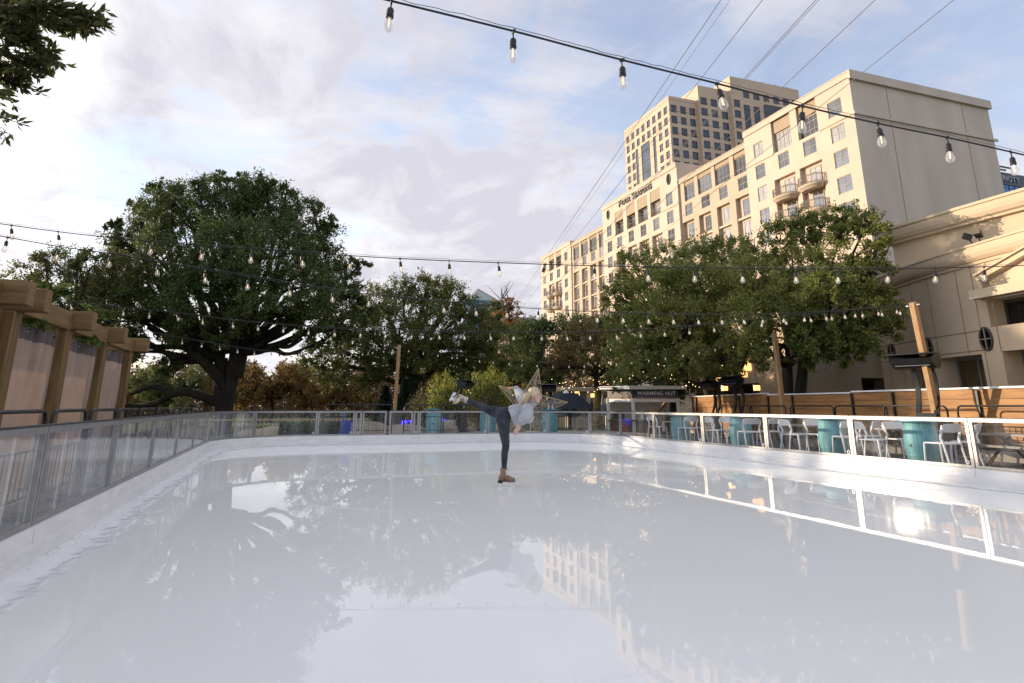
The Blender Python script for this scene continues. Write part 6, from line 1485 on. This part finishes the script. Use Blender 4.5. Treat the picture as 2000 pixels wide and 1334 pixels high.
sg = small('folding_sign', (2.75, 23.1, .1), 'blue plastic folding floor sign beyond the panel left of the gate', 'sign', [('front_leaf', MB().cbox((-.16, -.01, 0), (.16, .01, .6), .004, Matrix.Translation((2.05, 22.75, .1)) @ Matrix.Rotation(.2, 4, 'X')), 'blue_plastic'), ('rear_leaf', MB().cbox((-.16, -.01, 0), (.16, .01, .6), .004, Matrix.Translation((2.05, 22.98, .1)) @ Matrix.Rotation(-.2, 4, 'X')), 'blue_plastic')])
o = MB().bar((1.78, 22.6, .1), (1.98, 22.62, 1.02), .045).build('blue_pole', 'blue_plastic'); tag(o, 'thin slanting blue pole left of the gate', 'pole')
for (c, lab) in (((6.3, 27.6, .55), 'blue glowing icicle lights right of the first teal barrel'), ((-3.1, 7.6, .62), 'blue glowing icicle lights low behind the left panels'), ((4.9, 27.7, .5), 'blue glowing icicle lights left of the first teal barrel')):
    t = thing('icicle_lights', c, lab, 'lights', 'blue icicle lights'); m = MB()
    for k in range(14):
        x = c[0]+(random.uniform(-.35, .35) if c[0] > 0 else random.uniform(-.05, .05)); y = c[1]+(0 if c[0] > 0 else random.uniform(-.25, .25)); L = random.uniform(.05, .34); m.tube([(x, y, c[2]+.1), (x+random.uniform(-.02, .02), y, c[2]+.1-L)], .012, 5)
    m.build('tubes', 'blue_led', t); MB().bar((c[0]-(.4 if c[0] > 0 else 0), c[1]-(0 if c[0] > 0 else .3), c[2]+.12), (c[0]+(.4 if c[0] > 0 else 0), c[1]+(0 if c[0] > 0 else .3), c[2]+.12), .02).build('cord', 'cable_black', t)
# grass of the far lawn
n = 26000; C = np.stack([RNG.uniform(-6, 17, n), RNG.uniform(28.6, 46, n), np.full(n, -.2)], 1); D = RNG.normal(size=(n, 3))*.35+np.array((0, 0, 1)); o = bpy.data.objects.new('lawn_grass', leaf_mesh('lawn_grass', C, D, .16, 'grass_blade', .16)); COL.objects.link(o); o['kind'] = 'stuff'
# a few fallen leaves and scuffs on the ice edge
for k, (px, py, lab) in enumerate(((270, 998, 'fallen brown leaf lying on the ice near the left kickboard'), (1733, 931, 'fallen orange leaf lying below the right kickboard'))):
    q = onz(px, py, .006 if k in (2, 3) else .02); m = MB(); m.add([(q[0]-.018, q[1], q[2]), (q[0], q[1]-.009, q[2]+.003), (q[0]+.018, q[1], q[2]), (q[0], q[1]+.009, q[2]+.005)], [(0, 1, 2, 3)]); o = m.build('fallen_leaf', 'leaf_rust'); tag(o, lab, 'leaf', 'fallen leaves')
# ------------------------------------------------------------------ the skater
foot = np.array((3.31, 9.78, 0)); a_ = math.atan2(foot[0], foot[1]); E1 = np.array((math.cos(a_), -math.sin(a_), 0)); E2 = np.array((math.sin(a_), math.cos(a_), 0)); E3 = np.array((0, 0, 1.))
def sp(u, w_, z): return foot+E1*u+E2*w_+E3*z
def bx(X, Y_, w_=0.):           # measured on the photo at the skater's own scale
    return sp(-1.1086+X*.001433, w_, 1.784-Y_*.001433)
def bake(name, mb, m, voxel, parent, smooth=6, attr=None, fac=.5):
    me = mb.mesh(name, m); o = bpy.data.objects.new(name, me); COL.objects.link(o)
    md = o.modifiers.new('remesh', 'REMESH'); md.mode = 'VOXEL'; md.voxel_size = voxel
    ms = o.modifiers.new('smooth', 'SMOOTH'); ms.iterations = smooth; ms.factor = fac
    dg = bpy.context.evaluated_depsgraph_get(); me2 = bpy.data.meshes.new_from_object(o.evaluated_get(dg)); bpy.data.objects.remove(o)
    off = Vector(parent.location) if parent is not None else Vector((0, 0, 0)); me2.materials.clear(); me2.materials.append(MATS[m])
    if attr: attr(me2)
    me2.transform(Matrix.Translation(-off)); me2.shade_smooth()
    o = bpy.data.objects.new(name, me2); COL.objects.link(o); o.parent = parent; return o
# head frame: faces right, a little toward the camera and down
hcen = bx(1113, 292); yaw = rad(-17); fx = E1*math.cos(yaw)+E2*math.sin(yaw); fx = fx*math.cos(rad(-4))+E3*math.sin(rad(-4)); fy = np.cross(E3, fx); fy /= np.linalg.norm(fy); fz = np.cross(fx, fy)
HMx = axes(fx, fy, fz, hcen)
def hp(x, y, z): return np.array(HMx @ Vector((x, y, z)))
H3 = HMx.to_3x3().to_4x4()
bd = MB()
def hb(c, r): bd.ball(hp(*c), r, 16, 12, H3)
hb((-.015, 0, .03), (.094, .074, .088)); hb((.028, 0, -.03), (.062, .062, .085)); hb((.045, 0, -.088), (.036, .036, .034)); hb((.06, 0, -.1), (.022, .022, .02)); hb((.0, 0, -.07), (.055, .052, .045))
bd.tube([hp(.082, 0, .012), hp(.094, 0, -.012), hp(.107, 0, -.032)], [.008, .0105, .013], 8); hb((.094, .011, -.037), (.011, .008, .008)); hb((.094, -.011, -.037), (.011, .008, .008))
hb((.079, 0, -.062), (.014, .021, .008)); hb((.077, 0, -.074), (.014, .019, .008)); hb((.066, .034, -.028), (.02, .022, .02)); hb((.066, -.034, -.028), (.02, .022, .02)); hb((.074, .028, .022), (.018, .026, .009)); hb((.074, -.028, .022), (.018, .026, .009))
for s in (-1, 1): bd.ball(hp(-.012, s*.071, -.018), (.017, .009, .03), 10, 8, H3)
# neck, trunk and legs under the clothes (one body)
nb = bx(1068, 392); bd.tube([hp(-.025, 0, -.05), (hp(-.04, 0, -.1)+nb)*.5, nb, bx(1010, 440)], [.05, .046, .05, .075], 12)
bd.tube([bx(1010, 445), bx(930, 485), bx(845, 505), bx(755, 500)], [.085, .10, .08, .07], 14)
SH = [(bx(765, 500, -.05), .07), (bx(765, 620, -.05), .066), (bx(787, 820, -.05), .045), (bx(775, 950, -.05), .036), (bx(771, 1100, -.05), .03)]
bd.tube([p for p, r in SH], [r for p, r in SH], 12)
FH_ = [(bx(740, 485, .06), .068), (bx(600, 455, .08), .055), (bx(530, 430, .10), .042), (bx(450, 392, .12), .036), (bx(345, 346, .14), .03)]
bd.tube([p for p, r in FH_], [r for p, r in FH_], 12)
RS, RE, RW = bx(1015, 440, -.14), bx(975, 540, -.26), bx(930, 597, -.32)
LS, LE, LW_ = bx(1010, 395, .14), bx(960, 300, .27), bx(902, 203, .42)
bd.tube([bx(1012, 440, 0), RS, RE, RW], [.06, .046, .036, .026], 10); bd.tube([bx(1012, 420, 0), LS, LE, LW_], [.06, .046, .036, .026], 10)
# hands: palm, four fingers of different length, thumb from the side
def hand(wr, dr, nrm, thumb, curls, spreads, nails):
    """wr wrist, dr finger direction, nrm palm normal, thumb side sign"""
    dr = dr/np.linalg.norm(dr); nrm = nrm-dr*np.dot(nrm, dr); nrm /= np.linalg.norm(nrm); sd = np.cross(nrm, dr)*thumb
    pc = wr+dr*.045; mm = axes(dr, sd, nrm, pc); M3 = mm.to_3x3().to_4x4(); bd.ball(pc, (.05, .038, .0155), 14, 10, M3); bd.tube([wr-dr*.03, wr+dr*.02], [.025, .024], 10)
    for k, (L, o_) in enumerate(((.068, .027), (.077, .009), (.072, -.009), (.056, -.026))):
        p0 = wr+dr*.08+sd*o_; c = curls[k]; a = spreads[k]; d0 = dr*math.cos(a)+sd*math.sin(a); p1 = p0+(d0*math.cos(c*.4)+nrm*math.sin(c*.4))*L*.45; p2 = p1+(d0*math.cos(c)+nrm*math.sin(c))*L*.32; p3 = p2+(d0*math.cos(c*1.5)+nrm*math.sin(c*1.5))*L*.26
        bd.tube([p0-dr*.02, p0, p1, p2, p3], [.0095, .0095, .0085, .0078, .006], 8); nails.append((p3+(p3-p2)*.12, (p3-p2), nrm))
    t0 = wr+dr*.022+sd*.03; t1 = t0+(dr*.55+sd*.75+nrm*.25)*.04; t2 = t1+(dr*.9+sd*.3+nrm*.3)*.034; t3 = t2+(dr+nrm*.25)*.02; bd.tube([t0-sd*.012, t0, t1, t2, t3], [.012, .0125, .0105, .0092, .007], 8); nails.append((t3+(t3-t2)*.1, t3-t2, sd))
NL = []
hand(RW+(RW-RE)*.08, E1*-.38+E3*-.85+E2*-.15, -E2*.6-E1*.6, 1, [.25, .15, .3, .4], [.12, .03, -.06, -.16], NL)
hand(LW_+(LW_-LE)*.04, E1*-.95+E3*-.06+E2*.15, -E3*.9-E2*.2, -1, [.25, .12, .2, .5], [.12, .02, -.06, -.14], NL)
person = bake('person', bd, 'skin', .0052, None, 3)
piv = foot.copy()
person.data.transform(Matrix.Translation(-Vector(piv))); person.location = tuple(piv)
tag(person, 'woman skating on one leg in a grey knit sweater, arms back, long blonde hair flying', 'person')
# trousers
tr = MB(); S_ = [(bx(762, 500, -.045), .10), (bx(757, 560, -.05), .108), (bx(764, 630, -.05), .095), (bx(773, 710, -.05), .079), (bx(786, 800, -.05), .062), (bx(788, 835, -.05), .059), (bx(776, 900, -.05), .054), (bx(774, 960, -.05), .050), (bx(772, 1020, -.05), .042), (bx(771, 1066, -.05), .039)]
tr.tube([p for p, r in S_], [r for p, r in S_], 16)
F_ = [(bx(770, 492, .05), .10), (bx(700, 482, .06), .092), (bx(640, 466, .075), .078), (bx(585, 447, .085), .066), (bx(530, 424, .10), .056), (bx(490, 408, .11), .052), (bx(430, 383, .125), .048), (bx(370, 357, .14), .042), (bx(333, 340, .145), .037)]
tr.tube([p for p, r in F_], [r for p, r in F_], 16)
tr.ball(bx(735, 484, 0), (.10, .13, .095), 16, 12, axes(E1, E2, E3, (0, 0, 0)).to_4x4()); tr.ball(bx(745, 510, -.04), .105, 16, 12); tr.tube([bx(750, 500), bx(800, 492), bx(850, 500)], [.118, .112, .108], 18)
trs = bake('trousers', tr, 'denim', .0062, person, 5)
# sweater with rib direction stored per point
def rib(me):
    a = me.attributes.new('rib', 'FLOAT', 'POINT'); n = len(me.vertices); co = np.empty(n*3); me.vertices.foreach_get('co', co); co = co.reshape(-1, 3)
    def seg_coord(A, B): 
        t_ = (B-A)/np.linalg.norm(B-A); v = co-A; al = np.clip(v @ t_, 0, np.linalg.norm(B-A)); d_ = v-al[:, None]*t_; r = np.linalg.norm(d_, axis=1); e = np.cross(t_, (0.3, .2, .9)); e /= np.linalg.norm(e); e2 = np.cross(t_, e); return r, np.arctan2(d_ @ e2, d_ @ e)
    best = None
    for A, B, k, rr in ((bx(845, 520), bx(1015, 455), 26, .14), (RS, RE, 15, .07), (RE, RW, 15, .06), (LS, LE, 15, .07), (LE, LW_, 15, .06), (bx(1060, 398), bx(1112, 358), 18, .06)):
        r, th = seg_coord(np.array(A), np.array(B)); r = r/rr
        if best is None: best = r; val = th*k
        else: m_ = r < best; best = np.where(m_, r, best); val = np.where(m_, th*k, val)
    a.data.foreach_set('value', val.astype(np.float32))
sw_ = MB(); sw_.tube([bx(843, 522), bx(868, 512), bx(925, 488), bx(985, 468), bx(1035, 440), bx(1065, 415)], [.148, .152, .152, .142, .115, .085], 20)
sw_.tube([bx(1050, 412), bx(1078, 388), bx(1108, 362)], [.072, .063, .058], 16); sw_.ball(bx(1035, 535, -.06), (.085, .1, .08), 14, 10); sw_.ball(bx(880, 440, 0), (.11, .12, .07), 14, 10)
sw_.tube([bx(1000, 440, -.02), RS, (RS+RE)*.5+E1*.03, RE, RE*.45+RW*.55, RW*.93+RE*.07], [.10, .098, .094, .084, .066, .046], 16); sw_.tube([RW*.96+RE*.04, RW+(RW-RE)*.10], [.041, .037], 14)
sw_.tube([bx(1000, 430, .02), LS, (LS+LE)*.5, LE, LE*.45+LW_*.55, LW_*.92+LE*.08], [.10, .096, .090, .082, .064, .045], 16); sw_.tube([LW_*.96+LE*.04, LW_+(LW_-LE)*.06], [.041, .036], 14)
for k in range(5):      # folds that gather at the waist
    pass
sweater = bake('sweater', sw_, 'knit', .006, person, 5, rib)
# face details
for s in (-1, 1):
    e = MB().ball(hp(.074, s*.030, .004), (.0115, .0135, .0075), 12, 8, H3).build('eye', 'eye_white', person, smooth=True); MB().ball(hp(.0825, s*.031, .004), (.0045, .006, .006), 10, 8, H3).build('iris', 'eye_dark', e, smooth=True)
    MB().tube([hp(.081, s*.014, .024), hp(.083, s*.03, .0295), hp(.072, s*.046, .024)], [.0028, .0034, .0015], 6).build('eyebrow', 'brow', person); MB().tube([hp(.0835, s*.018, .009), hp(.0865, s*.031, .0125), hp(.0755, s*.046, .006)], .0018, 5).build('eyelash', 'eye_dark', person)
m = MB(); m.tube([hp(.082, -.02, -.066), hp(.0925, -.007, -.0625), hp(.0935, 0, -.064), hp(.0925, .007, -.0625), hp(.082, .02, -.066)], [.002, .0045, .0042, .0045, .002], 8); m.tube([hp(.082, -.019, -.068), hp(.0915, 0, -.0735), hp(.082, .019, -.068)], [.002, .0055, .002], 8); m.build('lips', 'lip', person, smooth=True)
for p, dr, nn in NL:
    dr = dr/np.linalg.norm(dr); nn = nn-dr*np.dot(nn, dr); nn /= np.linalg.norm(nn); s_ = np.cross(nn, dr); MB().ball(p-nn*.0025, (.0105, .0055, .0045), 8, 6, axes(dr, s_, nn, (0, 0, 0))).build('fingernail', 'nail_red', person, smooth=True)
# hair: cap and long locks blown back over the shoulder
hr = MB(); hr.ball(hp(-.028, 0, .042), (.094, .083, .088), 20, 14, H3)
tips = [(905, 440), (915, 452), (925, 430), (935, 445), (950, 415), (965, 400), (930, 400), (980, 420), (945, 460), (960, 440)]
for k in range(260):
    th = RNG.uniform(-1.45, 1.45); x0_ = RNG.uniform(-.05, .052); side = -1 if th < 0 else 1
    root = hp(x0_, math.sin(th)*.080, .045+math.cos(th)*.083*(1-.3*max(0, x0_/.06)))
    over = hp(-.082-.014*RNG.random(), math.sin(th)*.086, .03+math.cos(th)*.05-.03*abs(math.sin(th)))
    tx, ty = tips[k % len(tips)]; lag = RNG.uniform(0, 1)
    tip = bx(tx+lag*60+RNG.normal()*9, ty-lag*30+RNG.normal()*14, -.05+side*.05+RNG.normal()*.04)
    mid = over*.5+tip*.5+E3*(.028+RNG.normal()*.005)+E1*RNG.normal()*.006-E2*(.02 if side < 0 else .0)
    root2 = root*.55+over*.45+fz*.012+np.array(hp(0, math.sin(th)*.014, 0)-hcen)
    pp = catmull([root, root2, over, over*.6+mid*.4+fz*.004, mid, mid*.5+tip*.5+E3*.006, tip], 4); n_ = len(pp)
    hr.tube(pp, [.0075*(1-.15*i/n_) if i < n_*.6 else .0075*(1-i/n_)*2.1+.001 for i in range(n_)], 5, flat=.6)
hr.build('hair', 'hair_blonde', person, smooth=True)
# skates
def skate(mtx, m, label):
    s = bpy.data.objects.new('skate', None); COL.objects.link(s); s.parent = person; s['label'] = label
    T = lambda mb: mb.xf(mtx)
    bt = MB(); prof = [(-.085, .0, .105, .036, .03), ]
    bt.ball((.115, 0, .105), (.062, .041, .036), 16, 10); bt.ball((.055, 0, .118), (.075, .041, .045), 16, 10); bt.ball((-.02, 0, .125), (.072, .038, .05), 16, 10); bt.ball((-.052, 0, .125), (.042, .034, .05), 14, 10)
    bt.tube([(-.03, 0, .13), (-.022, 0, .19), (-.018, 0, .245), (-.018, 0, .27)], [.047, .044, .048, .052], 16, flat=.92)
    T(bt); o = bake('boot', bt, m, .005, person, 5); o.parent = s
    so_ = MB(); so_.cbox((-.02, -.034, .071), (.176, .038, .083), .005); T(so_).build('sole', m, s)
    so_ = MB(); so_.cbox((-.098, -.034, .0525), (-.022, .034, .095), .006); T(so_).build('heel', 'heel_black', s)
    bl = MB(); bl.cbox((-.10, -.003, .0), (.165, .003, .018), .001); bl.tube([(.165, 0, .008), (.182, 0, .02), (.186, 0, .036)], .004, 6); bl.bar((-.06, 0, .015), (-.06, 0, .054), .03, .05, (0, 1, 0)); bl.bar((.095, 0, .015), (.095, 0, .07), .022, .045, (0, 1, 0)); bl.cbox((-.09, -.025, .048), (-.03, .025, .0515), .001); bl.cbox((.06, -.028, .0635), (.14, .028, .0675), .001); T(bl).build('blade', 'steel', s)
    lc = MB()
    for k in range(6):
        x = .075-.018*k; z = .152+.018*k-(0 if k < 3 else -.006*(k-2)); lc.tube([(x-.01, -.034, z-.02), (x+.012, 0, z+.006), (x-.01, .034, z-.02)], .0035, 5)
    lc.tube([(-.0, -.01, .255), (.05, -.02, .265), (.055, -.03, .25)], .003, 5); lc.tube([(-.0, .01, .255), (.055, .0, .25), (.05, .02, .23)], .003, 5); T(lc).build('laces', 'eye_dark', s)
    pt = MB()
    for k in range(5): pt.cbox((.0+.032*k, -.046, .09), (.012+.032*k, -.0395, .128-.006*k), .002, Matrix.Rotation(-.0, 4, 'Y'))
    T(pt).build('side_patch', 'old_barrel', s)
f1 = E1*math.cos(.16)-E2*math.sin(.16); u1 = np.cross(f1, np.cross(E3, f1)); sA = np.cross(E3, f1)
skate(axes(f1, sA, E3, sp(.0, -.05, .0)), 'boot_tan', 'tan skate standing on the ice')
ank = bx(340, 343, .145); up_ = (E1*.208-E3*.07); up_ /= np.linalg.norm(up_); f2 = E1*-.10-E3*.085-E2*.2; f2 = f2-up_*np.dot(f2, up_); f2 /= np.linalg.norm(f2); s2 = np.cross(up_, f2)
skate(axes(f2, s2, up_, ank-up_*.245+f2*.018), 'boot_tan_lit', 'tan skate raised behind, sole outward, coloured paler as if lit')
